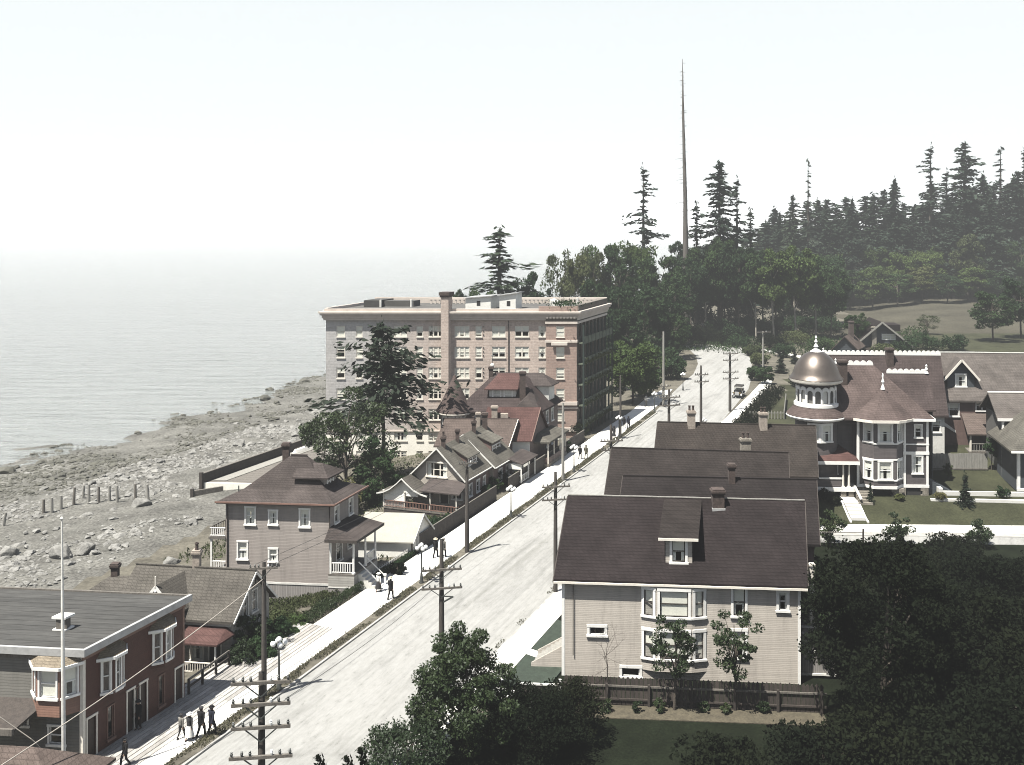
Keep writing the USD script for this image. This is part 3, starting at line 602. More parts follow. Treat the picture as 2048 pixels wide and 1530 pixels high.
def conifer(seed, H=25., L=4.5, z0=.12, n_wh=26, per=5, size=.75, gaps=.15, droop=.35, taper=.85, dens=9, r0=None, bare_top=0.):
    """(trunk, boughs) of a conifer at the origin: tiers of boughs with hanging sprays."""
    g = np.random.default_rng(seed); r0 = r0 or H * .013
    lean = g.normal(0, .006, 2) * H
    tr = MB().tube([(0, 0, -.5), (0, 0, H * .3), (lean[0], lean[1], H * .7), (lean[0], lean[1], H)], [r0 * 1.2, r0 * .85, r0 * .45, r0 * .06], 7)
    P, A = [], []; ph = g.uniform(0, 6.3, 4); dead = g.uniform(.15, .9, 3)
    for i in range(n_wh):
        t = (i + g.uniform(-.3, .3)) / n_wh; z = H * (z0 + (1 - z0) * t)
        for j in range(per):
            if g.random() < gaps * (1 + bare_top * t): continue
            t = min(max((i + g.uniform(-.75, .75)) / n_wh, 0), .985); z = H * (z0 + (1 - z0) * t)
            a = g.uniform(0, 2 * np.pi); l = L * max((1 - t) ** taper, .06) * g.uniform(.35, 1.15) * (1 + .22 * math.sin(t * 21 + ph[0] + a) + .16 * math.sin(t * 47 + ph[1] - 2 * a))
            if bare_top and min(abs(t - q) for q in dead) < .035: l *= .3
            l = max(l, .25); m = max(3, int(dens * l / L) + 2)
            u = np.linspace(.12, 1, m); d = np.array([np.cos(a), np.sin(a), 0]); sx, sy = lean * min(max(t - .3, 0) / .4, 1)
            rise = .18 * (t - .35); pts = np.array([sx, sy, z]) + d * (l * u)[:, None] + np.array([0, 0, 1]) * (l * (rise * u * 2 - droop * u ** 2 + .12 * u ** 4))[:, None]
            tr.tube([np.array([sx, sy, z]), pts[m // 2], pts[-1]], [r0 * .16 * (1 - t * .6), r0 * .09, .01], 3, False)
            for _ in range(3):
                side = np.array([-d[1], d[0], 0]) * (g.uniform(-1, 1, m) * .34 * l * (1.1 - u))[:, None]
                P.append(pts + side + g.normal(0, .06, (m, 3)) * l * np.array([1, 1, .9])); A.append(np.repeat(d[None], m, 0) + side * .6 / max(l, .1) + np.array([0, 0, -.25]))
    tip = g.normal(0, .18, (10, 3)) * [1, 1, 3] + [lean[0], lean[1], H * .985]; P.append(tip); A.append(np.tile([0, 0, 1.], (10, 1)))
    return tr.vf(), leaf_quads(np.vstack(P), size, g, aspect=.42, along=np.vstack(A), up=.35)
def tree_kind(name, made, bark, leafm, crown='crown'):
    return class_of(name, [('trunk', made[0], bark, True), (crown, made[1], leafm, False)])
# ------------------------------------------------------------------ houses on the shore side
def store():
    O = np.array([-23.6, 55.0]); fr = Fr(O, (.9945, -.105), (.3735, .928))
    T = Thing('corner_store', 'two-storey corner store with dark red street front and flat grey roof', 'store', (*O, 0))
    L = 8.19; za, zt = -.3, 6.22
    A = fr(-30, 0, za); B = fr(0, 0, za); C = fr(0, L, za); D = fr(-30, L, za)
    s_of = lambda a: a + 30
    hs = [hole(s_of(-1.95), 1.1, .85, .95), hole(s_of(-4.05), 2.05, .8, .45)]
    to, _ = wall(T, A, B, zt, 'store_grey', hs)
    window(T, to, s_of(-1.95), 1.1, .85, .95, blind=0, sash='double'); window(T, to, s_of(-4.05), 2.05, .8, .45, blind=0, sash='single')
    bay(T, to, s_of(-2.95), s_of(-.12), 3.0, 5.75, .85, .75, 'store_bay', rows=[(4.05, 1.5)], roof=True, roof_h=.55)
    hs2 = [hole(.32, .12, .62, 2.25), hole(1.82, .55, .45, 1.8), hole(3.35, .12, 1.55, 2.45), hole(5.95, .55, .45, 1.8), hole(7.42, .12, .62, 2.05)]
    to2, _ = wall(T, B, C, zt, 'store_red', hs2)
    for s, w, h in ((.32, .62, 2.25), (7.42, .62, 2.05)): flat_door(T, to2, s, .12, w, h)
    for s in (1.82, 5.95): window(T, to2, s, .55, .45, 1.8, trim='red_trim', blind=0, sash='single', c=.06)
    d = flat_door(T, to2, 3.35, .12, .52, 2.45); flat_door(T, to2, 4.38, .12, .52, 2.45)
    window(T, to2, 3.98, 1.1, .3, 1.4, trim='red_trim', c=.04, blind=0, sash='single')
    for s0 in (1.15, 5.25): bay(T, to2, s0, s0 + 1.95, 3.1, 5.42, .5, .62, 'store_red', rows=[(3.45, 1.75)], roof=True, roof_h=.62, blinds=.2)
    wall(T, C, D, zt, 'store_grey'); wall(T, D, A, zt, 'store_grey')
    T.part('roof', MB().box(fr, -30.2, .22, -.22, L + .15, zt, zt + .17), 'gravel_roof')
    mb = MB()
    for k in range(0, 12): mb.box(fr, -30, .1, .15 + k * .68, .19 + k * .68, zt + .168, zt + .185)
    T.part('roof_seam', mb, 'gravel_roof', kind='stuff')
    T.part('cornice', MB().box(fr, -30.2, .23, -.42, -.221, zt - .1, zt + .30), 'zinc'); T.part('cornice', MB().box(fr, .221, .42, -.42, L + .2, zt - .1, zt + .30), 'zinc'); T.part('cornice', MB().box(fr, -30.2, .22, L + .151, L + .3, zt, zt + .26), 'old_wood')
    T.part('fascia', MB().box(fr, -30, -.1, -.14, -.01, zt - .42, zt - .1), 'old_wood'); T.part('fascia', MB().box(fr, .01, .12, -.1, L, zt - .42, zt - .1), 'red_trim')
    T.part('corner_board', MB().box(fr, -.17, .03, -.035, .16, za, zt - .1), 'cream_paint'); T.part('corner_board', MB().box(fr, -.14, .03, L - .14, L + .03, za, zt - .1), 'red_trim')
    v = chimney(T, fr(-3.3, 2.6)[:2], .62, .5, zt + .17, zt + .85, 'old_wood', cap=False)
    T.part('chimney_cap', MB().box(fr.moved(-3.3, 2.6), -.42, .42, -.36, .36, zt + .85, zt + .97), 'white_paint', v); T.part('flashing', MB().box(fr.moved(-3.3, 2.6), -.40, .40, -.34, .34, zt + .16, zt + .25), 'white_paint', v)
    # awning on the yard side
    T.part('awning', MB().prism([(0, 3.55), (-2.4, 2.95), (-2.4, 2.83), (0, 3.43)], lambda b, z, t: fr(t, b, z), -14, -1.95), 'dark_wood')
    T.part('awning_fascia', MB().box(fr, -14, -1.9, -2.55, -2.41, 2.72, 3.06), 'old_wood')
    for a in (-3.2, -7, -11): post(T, fr(a, -2.3, -.3), 3.1, .12, 'old_wood')
store()
T = Thing('yard_shed', 'low shed with brown shingle roof below the store awning', 'shed', (-24.5, 47.5, 0))
fr = Fr((-24.5, 47.5), (.99, -.1), (.3, .95))
for A, B in zip(corners(fr, [(-4.5, 0), (3, 0), (3, 3.2), (-4.5, 3.2)]), corners(fr, [(3, 0), (3, 3.2), (-4.5, 3.2), (-4.5, 0)])): wall(T, A, B, 2.8, 'old_wood')
T.part('roof', hip(fr, -4.9, 3.4, -.4, 3.6, 2.8, ((-2.5, 1.6, 4.2), (.6, 1.6, 4.2))), 'roof_brown')

T = Thing('flagpole', 'tall thin white flagpole in front of the corner store bay window', 'flagpole', (-23.6, 52.6, 0))
T.part('pole', MB().tube([(-23.56, 52.6, -.3), (-23.62, 52.6, 7), (-23.68, 52.6, 14.2)], [.115, .10, .04], 10), 'worn_white', smooth=True)
T.raw('truck_ball', lathe([(.0, 0), (.08, .05), (.1, .1), (.06, .17), (0, .2)], (-23.68, 52.6, 14.2), 10), 'worn_white')

def cottage():
    O = (-19.3, 68.8); fr = Fr(O, (.989, -.148), (.347, .938)); W, Dp = 8.6, 4.5; z0, ze, zr = -1.4, 2.75, 5.05
    T = Thing('grey_cottage', 'small grey clapboard cottage with gingerbread dormer behind the corner store', 'cottage', (*O, -1))
    A, B, C, D = fr(-W, 0, z0), fr(0, 0, z0), fr(0, Dp, z0), fr(-W, Dp, z0)
    hs = [hole(W - 2.9, -.45, .8, 1.6), hole(W - 1.6, -.45, .8, 1.9)]
    to, _ = wall(T, A, B, ze, 'cottage_grey', hs)
    window(T, to, W - 2.9, -.4, .8, 1.55, blind=0, lower=.35, trim='cream_paint'); flat_door(T, to, W - 1.6, -.45, .8, 1.9)
    wins = [(1.32, 2.1, .55, 1.45), (2.38, 2.15, .6, 1.5)]
    to, L = wall(T, B, C, [(0, z0), (Dp, z0), (Dp, ze), (Dp / 2, zr), (0, ze)], 'cottage_grey', [hole(*w) for w in wins])
    for w in wins: window(T, to, *w, trim='worn_white', c=.07, blind=0)
    wall(T, C, D, ze, 'cottage_grey'); wall(T, D, A, ze, 'cottage_grey')
    sl = (zr - ze) / (Dp / 2); o = .38
    prof = [(-o, ze - sl * o + .12), (Dp / 2, zr + .12), (Dp + o, ze - sl * o + .12)]
    r = T.part('roof', gable_slab(fr, -W - .1, .38, prof), 'roof_grey')
    T.part('ridge_board', MB().box(fr, -W - .1, .38, Dp / 2 - .07, Dp / 2 + .07, zr + .12, zr + .20), 'roof_grey', r)
    for b0, b1 in ((-o, Dp / 2), (Dp + o, Dp / 2)):
        T.part('barge_board', MB().bar(fr(.42, b0, ze - sl * o - .02), fr(.42, b1, zr - .02), .06, .13), 'worn_white', r)
    T.part('gable_brace', MB().bar(fr(.36, Dp / 2 - .8, zr - .85), fr(.36, Dp / 2 + .8, zr - .85), .07, .07).bar(fr(.36, Dp / 2, zr - .85), fr(.36, Dp / 2, zr - .1), .07, .07), 'dark_wood', r)
    # lower back wing
    zl = 4.25
    wing = fr.moved(-W, .3); w2, d2 = 3.6, 4.0
    P = corners(wing, [(-w2, 0), (0.1, 0), (.1, d2), (-w2, d2)])
    for i in (0, 2, 3): wall(T, [*P[i][:2], z0], [*P[(i + 1) % 4][:2], z0], 2.5, 'cottage_grey')
    T.part('wing_roof', hip(wing, -w2 - .4, .3, -.4, d2 + .4, 2.6, ((-w2 + 1.5, d2 / 2, zl), (.3, d2 / 2, zl))), 'roof_grey')
    chimney(T, wing(-w2 + 1.75, 2.1)[:2], .48, .45, 3.6, 4.75); chimney(T, fr(-4.2, Dp / 2 + .2)[:2], .5, .5, 4.6, 6.0, 'pale_brick', pots=1)
    # gingerbread cross gable
    g0, g1, gb, ge, gr = -6.05, -3.55, -.75, 3.35, 4.85; gm = (g0 + g1) / 2
    hs = [hole(.65, .2, .5, 1.5), hole(1.35, .2, .5, 1.5)]
    to, L = wall(T, fr(g0, gb, z0), fr(g1, gb, z0), [(0, z0), (2.5, z0), (2.5, ge), (1.25, gr - .2), (0, ge)], 'cottage_grey', hs)
    for h in hs: window(T, to, h[0], h[2], .5, 1.5, blind=0)
    wall(T, fr(g1, gb, z0), fr(g1, 0.1, z0), ge, 'cottage_grey'); wall(T, fr(g0, .1, z0), fr(g0, gb, z0), ge, 'cottage_grey')
    so = (gr - ge) / 1.25
    rr = T.part('dormer_roof', slab_along(fr, gb - .3, 2.05, [(g0 - .3, ge - so * .3 + .1), (gm, gr + .1), (g1 + .3, ge - so * .3 + .1)], .12), 'roof_grey')
    for a0 in (g0 - .3, g1 + .3): T.part('barge_board', MB().bar(fr(a0, gb - .34, ge - so * .3), fr(gm, gb - .34, gr), .05, .2), 'white_paint', rr)
    T.part('tympanum', MB().prism([(-.85, 0), (.85, 0), (.55, .42), (-.55, .42)], lambda x, z, t: fr(gm + x, gb - .02 - t, 3.55 + z), 0, .06), 'white_paint', rr)
    lace = MB()
    for k in range(7):
        x = -.66 + k * .22; zz = gr - .25 - abs(x) * so; lace.mesh(trimesh.creation.icosphere(1, .085)).v[-1][:] += fr(gm + x, gb - .35, zz - .05); lace.bar(fr(gm + x, gb - .35, zz + .1), fr(gm + x, gb - .35, zz - .3), .045)
    T.part('gingerbread', lace, 'white_paint', rr)
    T.part('finial', MB().bar(fr(gm, gb - .34, gr), fr(gm, gb - .34, gr + .75), .07), 'cream_paint', rr)
    # porch
    pb = -1.75; pr0, pr1 = 2.0, 1.55
    pts = [fr(-3.4, .02, pr0), fr(-.35, .02, pr0), fr(-3.4, pb - .25, pr1), fr(.25, pb - .25, pr1), fr(.25, .02, pr1)]
    T.part('porch_roof', MB().hull(pts + [p - np.array([0, 0, .12]) for p in pts]), 'roof_red')
    T.part('porch_floor', MB().box(fr, -3.4, .05, pb, -.01, -.72, -.58), 'old_wood'); T.part('porch_skirt', MB().box(fr, -3.4, 0, pb + .05, pb + .1, -1.5, -.72), 'old_wood')
    for a in (-3.3, -.1): post(T, fr(a, pb + .1, -.58), 2.1, .11)
    railing(T, fr(-3.25, pb + .1, -.58), fr(-.15, pb + .1, -.58), .72, mat='cream_paint', pitch=.17)
    T.part('white_board', MB().box(fr, -3.4, -.02, -.05, -.005, 2.0, 2.42), 'worn_white')
cottage()

def pink_house():
    O = (-14.75, 80.8); fr = Fr(O, (.9955, -.094), (.31, .951)); W, Dp = 8.6, 5.1; ze = 7.05; zb = .6
    T = Thing('pink_house', 'two-storey dusty pink house with bellcast hip roof and white trimmed windows', 'house', (*O, -.5))
    A, B, C, D = [fr(a, b, zb) for a, b in ((-W, 0), (0, 0), (0, Dp), (-W, Dp))]
    up = lambda P, z: np.array([P[0], P[1], z])
    wf = [(-6.95, 5.25, .72, 1.32, .25), (-4.98, 5.3, .6, 1.05, .2), (-2.42, 5.18, .72, 1.36, .3), (-7.6, 2.4, .72, 1.36, .5), (-4.98, 2.3, .6, .95, .45)]
    to, _ = wall(T, A, B, ze, 'pink_board', [hole(W + a, z, w, h) for a, z, w, h, _ in wf])
    for a, z, w, h, bl in wf: window(T, to, W + a, z, w, h, blind=bl, lower=.42, trim='white_paint', c=.12)
    wr = [(.9, 5.25, .6, 1.3), (3.4, 5.25, .6, 1.3), (1.2, 2.0, .9, 2.0), (3.2, 2.5, .8, 1.3)]
    to, _ = wall(T, B, C, ze, 'pink_board', [hole(*w) for w in wr])
    for w in wr: window(T, to, *w, blind=.3)
    wall(T, C, D, ze, 'pink_board')
    wl = [(1.0, 2.2, .9, 1.9), (1.2, 4.7, .9, 1.7)]
    to, _ = wall(T, D, A, ze, 'pink_board', [hole(*w) for w in wl])
    for w in wl: window(T, to, *w, blind=.2)
    for P, Q in ((A, B), (B, C), (C, D), (D, A)): wall(T, up(P, -1.6), up(Q, -1.6), zb - .16, 'lattice_skirt', name='skirting')
    T.part('belt_board', MB().box(fr, -W - .04, .04, -.04, Dp + .04, zb - .16, zb), 'worn_white')
    for a, b in ((-W, 0), (0, 0)): T.part('corner_board', MB().box(fr, a - .03, a + .12 if a < 0 else .03, -.03, .12, zb, ze), 'pink_board')
    r = T.part('roof', hip(fr, -W - .6, .6, -.44, Dp + .5, ze + .06, ((-4.5, Dp / 2, 10.35), (-3.2, Dp / 2, 10.35)), .16, flare=(1.5, .75)), 'roof_mauve')
    T.part('gutter', MB().box(fr, -W - .68, .68, -.52, -.45, ze - .02, ze + .11), 'red_trim', r); T.part('gutter', MB().box(fr, .61, .7, -.52, Dp + .56, ze - .02, ze + .11), 'red_trim', r)
    T.part('ridge_cap', MB().bar(fr(-4.55, Dp / 2, 10.37), fr(-3.15, Dp / 2, 10.37), .16, .1), 'roof_mauve', r)
    T.part('vent_pipe', MB().tube([fr(-8.0, .75, 7.6), fr(-8.0, .75, 8.15)], .05), 'iron', r)
    # street-side dormer
    f2 = fr.moved(-3.1, 1.55); 
    for P, Q in zip(corners(f2, [(0, 0), (1.9, 0), (1.9, 2), (0, 2)]), corners(f2, [(1.9, 0), (1.9, 2), (0, 2), (0, 0)])): wall(T, up(P, 7.4), up(Q, 7.4), 8.85, 'pink_board' , name='dormer_wall')
    to = lambda s, z, k=0.0: f2(1.9 + .01 + k, s, z)
    window(T, to, .5, 8.0, 1.0, .65, blind=0, c=.08, depth=-.02, sash='mull2')
    T.part('dormer_roof', hip(f2, -.6, 2.45, -.45, 2.45, 8.85, ((-.6, 1, 9.75), (1.2, 1, 9.75)), .12), 'roof_mauve')
    chimney(T, fr(-5.6, Dp / 2 + 1.2)[:2], .55, .55, 8.6, 10.75)
    # street porch
    pz = 1.5; pd = 2.15
    T.part('porch_floor', MB().box(fr, .02, pd, -.25, 4.0, pz - .16, pz), 'old_wood')
    for P, Q in zip(corners(fr, [(0.02, -.25), (pd, -.25), (pd, 4.0)]), corners(fr, [(pd, -.25), (pd, 4.0), (0.02, 4.0)])):
        wall(T, up(P, .45), up(Q, .45), pz - .16, 'cottage_grey', name='porch_wall'); wall(T, up(P, -1.5), up(Q, -1.5), .38, 'lattice_skirt', name='skirting')
    T.part('porch_belt', MB().box(fr, .0, pd + .03, -.28, 4.03, .38, .45), 'worn_white')
    pts = [fr(0, -.1, 5.15), fr(0, 4.0, 5.15), fr(pd + .35, -.6, 4.35), fr(pd + .35, 4.4, 4.35), fr(-.1, -.6, 4.35), fr(-.1, 4.4, 4.35)]
    pr = T.part('porch_roof', MB().hull(pts + [p - np.array([0, 0, .14]) for p in pts[2:]]), 'roof_mauve')
    T.part('fascia', MB().box(fr, -.1, pd + .38, -.66, -.601, 4.12, 4.36).box(fr, pd + .351, pd + .41, -.66, 4.45, 4.12, 4.36), 'dark_wood', pr)
    for b in (-.1, 2.0, 3.85): post(T, fr(pd - .12, b, pz), 2.72, .2, round_=True, name='column')
    post(T, fr(.15, -.12, pz), 2.72, .15)
    railing(T, fr(.22, -.12, pz), fr(pd - .22, -.12, pz), .85, pitch=.19, bw=.075); railing(T, fr(pd - .12, 2.1, pz), fr(pd - .12, 3.75, pz), .85, pitch=.19, bw=.07)
    st = MB()
    for k in range(6): st.box(fr, pd + k * .27, pd + (k + 1) * .27, .5, 1.7, -.4, pz - (k + 1) * .22)
    T.part('porch_steps', st, 'worn_white')
    for b in (.45, 1.75):
        T.part('stair_rail', MB().bar(fr(pd + .05, b, pz + .8), fr(pd + 1.6, b, .85), .07), 'white_paint'); post(T, fr(pd + 1.65, b, 0), .95, .16, name='newel_post')
    # seaward balcony
    bz = 4.15
    T.part('balcony_floor', MB().box(fr, -W - 1.45, -W - .02, -.1, 4.4, bz - .2, bz), 'old_wood'); T.part('terrace_floor', MB().box(fr, -W - 1.4, -W - .02, 0, 4.3, 1.35, 1.5), 'old_wood')
    for b in (.05, 4.2):
        post(T, fr(-W - 1.3, b, 1.5), 2.45, .14)
        post(T, fr(-W - 1.3, b, -2.5), 3.85, .16, 'old_wood')
    railing(T, fr(-W - 1.38, 0, bz), fr(-W - .1, 0, bz), .72, pitch=.15, bw=.06); railing(T, fr(-W - 1.38, 0, bz), fr(-W - 1.38, 4.3, bz), .72, mat='dark_wood', pitch=.3)
    railing(T, fr(-W - 1.25, .05, 1.5), fr(-W - .1, .05, 1.5), .62, pitch=.17, bw=.07)
    T.part('drainpipe', MB().tube([fr(-W + .12, -.08, ze), fr(-W + .12, -.08, -.5)], .045).tube([fr(.06, -.1, ze), fr(.06, -.1, -.5)], .045), 'dark_wood')
pink_house()

def garage():
    O = (-8.9, 89.2); fr = Fr(O, (.995, -.1), (.33, .944)); W, Dp = 5.1, 4.0
    T = Thing('white_garage', 'small white board garage with pale gable roof beside the pavement', 'garage', (*O, 0))
    A, B, C, D = [fr(a, b, -.6) for a, b in ((-W, 0), (0, 0), (0, Dp), (-W, Dp))]
    wall(T, A, B, 1.5, 'white_panel'); wall(T, B, C, [(0, -.6), (Dp, -.6), (Dp, 1.5), (Dp / 2, 3.2), (0, 1.5)], 'white_panel'); wall(T, C, D, 1.5, 'white_panel'); wall(T, D, A, [(0, -.6), (Dp, -.6), (Dp, 1.5), (Dp / 2, 3.2), (0, 1.5)], 'white_panel')
    sl = 1.7 / 2; r = T.part('roof', gable_slab(fr, -W - .1, .22, [(-.3, 1.5 - .3 * sl + .08), (Dp / 2, 3.28), (Dp + .3, 1.5 - .3 * sl + .08)], .1), 'white_roof')
    T.part('barge_board', MB().bar(fr(.25, -.3, 1.2), fr(.25, Dp / 2, 3.2), .05, .14).bar(fr(.25, Dp + .3, 1.2), fr(.25, Dp / 2, 3.2), .05, .14), 'worn_white', r)
    T.part('corner_board', MB().box(fr, -.1, .02, -.02, .1, -.6, 1.5), 'old_wood')
    T.part('door', MB().box(fr, .005, .05, .8, 3.2, -.5, 1.4), 'zinc')
garage()

def bungalows():
    O = (-5.66, 101.9); u, v = (.937, -.35), (.374, .927); fr = Fr(O, u, v); am, ar, al = -3.1, .2, -6.4; ze, zr = 2.92, 6.15
    up = lambda P, z: np.array([P[0], P[1], z]); sl = (zr - ze) / (ar - am)
    T = Thing('gabled_bungalow', 'tan bungalow with triple gable window, curved porch gablet and long railing', 'bungalow', (*O, 0))
    b0, b1 = 2.2, 8.8; wl, wr_ = al + .35, ar - .35; zw = ze + .35 * sl - .15
    hs = [hole(al * 0 + (-4.4 - wl), 3.05, 2.25, 1.42)]
    Lw = wr_ - wl
    to, _ = wall(T, fr(wl, b0, 0), fr(wr_, b0, 0), [(0, -.6), (Lw, -.6), (Lw, zw), (am - wl, zr - .12), (0, zw)], 'bungalow_board', hs + [hole(3.2, .3, .9, 2.0), hole(4.6, .9, 1.0, 1.2)])
    window(T, to, hs[0][0], 3.05, 2.25, 1.42, sash='mull3', blind=0, bars=1, trim='cream_paint', lower=.2); flat_door(T, to, 3.2, .3, .9, 2.0); window(T, to, 4.6, .9, 1.0, 1.2, blind=0)
    hr = [hole(1.2, .9, .7, 1.2), hole(3.2, .9, .7, 1.2), hole(4.9, .9, .6, 1.2)]
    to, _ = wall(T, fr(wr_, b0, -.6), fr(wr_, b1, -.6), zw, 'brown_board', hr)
    for h in hr: window(T, to, h[0], h[2], h[1] - h[0], 1.2, blind=.2)
    wall(T, fr(wr_, b1, -.6), fr(wl, b1, -.6), zw, 'bungalow_board'); wall(T, fr(wl, b1, -2), fr(wl, b0, -2), zw, 'bungalow_board')
    def roof(TT, f, b0, b1, moss, ar=ar, al=al, am=am, ze=ze, zr=zr):
        r = TT.part('roof', slab_along(f, b0 - .45, b1, [(al, ze), (am, zr), (ar, ze)], .16), moss)
        for a in (al, ar): TT.part('barge_board', MB().bar(f(a, b0 - .49, ze - .06), f(am, b0 - .49, zr - .06), .06, .13), 'worn_white', r)
        TT.part('gutter', MB().bar(f(ar + .04, b0 - .4, ze - .05), f(ar + .04, b1, ze - .05), .1), 'worn_white', r)
        return r
    roof(T, fr, b0, b1, 'roof_moss')
    def shed_dormer(TT, f, c0, c1, a0=-2.5, z0=5.75, a1=-.55, z1=4.75, flo=0.0):
        TT.part('dormer_roof', gable_slab(Fr(f.O[:2], f.v[:2], f.u[:2], f.O[2]), c0 - .2, c1 + .2, [(a0, z0), (a1, z1 + flo)], .1), 'roof_moss')
        TT.part('dormer_wall', MB().prism([(a0 + .2, z0 - 1.0), (a1 - .25, 3.2), (a1 - .25, z1 + .02), (a0 + .2, z0 - .2)], lambda a, z, t: f(a, t, z), c0, c1), 'brown_board')
        to = lambda s, z, k=0.0: f(a1 - .24 + k, c0 + s, z)
        window(TT, to, .25, 3.85, c1 - c0 - .5, .7, blind=0, c=.06, depth=-.02, sash='mull2')
    shed_dormer(T, fr, 4.4, 7.0)
    chimney(T, fr(am + .1, 3.2)[:2], .45, .45, 5.6, 6.75, pots=1); chimney(T, fr(am + .25, 6.4)[:2], .4, .4, 5.6, 6.9)
    # porch
    T.part('porch_floor', MB().box(fr, -8.3, .25, -.05, 2.15, -.15, 0), 'old_wood'); T.part('porch_skirt', MB().box(fr, -8.3, .2, 0, .06, -1.6, -.15), 'dark_wood')
    T.part('porch_roof', gable_slab(fr, -4.0, .45, [(-.3, 2.12), (2.25, 2.85)], .12), 'roof_mauve')
    cv = [(-8.95, 1.45), (-8.2, 1.62), (-7.4, 2.02), (-6.6, 2.66), (-6.05, 3.2), (-5.5, 2.72), (-4.7, 2.12), (-3.9, 1.78), (-3.15, 1.62)]
    gr_ = T.part('gablet_roof', slab_along(fr, -.35, 2.5, cv, .14), 'roof_grey')
    T.part('gablet_edge', slab_along(fr, -.42, -.352, [(a, z + .03) for a, z in cv], .13), 'worn_white', gr_)
    T.part('gablet_wall', MB().prism([(-8.3, 1.3), (-4.4, 1.3), (-4.4, 1.75), (-6.05, 2.85), (-8.3, 1.5)], lambda a, z, t: fr(a, t, z), .1, .2), 'white_panel', gr_)
    T.part('side_screen', MB().box(fr, -8.3, -5.95, .06, .16, .02, 1.3), 'white_panel')
    for a in (-8.35, -5.9, -3.0, -.05): post(T, fr(a, .05, 0), 1.75 if a < -4 else 2.1, .13, 'cream_paint')
    railing(T, fr(-8.25, -.02, 0.02), fr(0, -.02, 0.02), .68, pitch=.17, mat='red_trim', bw=.05); railing(T, fr(.1, .1, 0.02), fr(.1, 2.1, 0.02), .68, pitch=.2, mat='red_trim')
    # its twin behind
    T2 = Thing('twin_bungalow', 'mossy-roofed bungalow with flaring shed dormer, directly behind the gabled one', 'bungalow', fr(0, 8.9))
    am2, ar2, al2 = -3.25, .65, -7.1; sl2 = (zr - 2.8) / (ar2 - am2); zw2 = 2.8 + .4 * sl2 - .15; b2, b3 = 9.1, 14.6
    Lw = ar2 - .4 - (al2 + .4)
    wall(T2, fr(al2 + .4, b2, -.6), fr(ar2 - .4, b2, -.6), [(0, -.6), (Lw, -.6), (Lw, zw2), (am2 - al2 - .4, zr - .05), (0, zw2)], 'bungalow_board')
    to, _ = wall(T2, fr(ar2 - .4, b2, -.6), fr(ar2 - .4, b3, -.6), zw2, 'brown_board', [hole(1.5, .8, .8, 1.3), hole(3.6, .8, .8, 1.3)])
    for s in (1.5, 3.6): window(T2, to, s, .8, .8, 1.3, blind=.2)
    wall(T2, fr(ar2 - .4, b3, -.6), fr(al2 + .4, b3, -.6), [(0, -.6), (Lw, -.6), (Lw, zw2), (Lw / 2, zr - .05), (0, zw2)], 'bungalow_board'); wall(T2, fr(al2 + .4, b3, -.6), fr(al2 + .4, b2, -.6), zw2, 'bungalow_board')
    roof(T2, fr, b2, b3 + .3, 'roof_moss', ar2, al2, am2, 2.8, zr + .05)
    shed_dormer(T2, fr, 10.9, 13.6, flo=.25)
    chimney(T2, fr(am2 + .2, 11.2)[:2], .45, .45, 5.4, 6.9, pots=1); chimney(T2, fr(am2 + .3, 14.1)[:2], .6, .6, 5.4, 7.3)
    T2.part('porch_roof', gable_slab(Fr(fr.O[:2], fr.v[:2], fr.u[:2]), 12.6, 17.6, [(ar2 - .4, 3.0), (2.3, 2.45)], .12), 'roof_mauve')
    T2.part('porch_floor', MB().box(fr, ar2 - .4, 2.1, 12.8, 17.4, -.1, .25), 'old_wood')
    for b in (12.9, 15.2, 17.3): post(T2, fr(2.0, b, .25), 2.2, .16)
    T2.part('porch_screen', MB().box(fr, .5, 2.0, 12.78, 12.84, 1.75, 2.4), 'white_panel')
    railing(T2, fr(.6, 12.85, .25), fr(1.9, 12.85, .25), .8, pitch=.2); railing(T2, fr(2.0, 12.95, .25), fr(2.0, 15.1, .25), .8, pitch=.2)
bungalows()

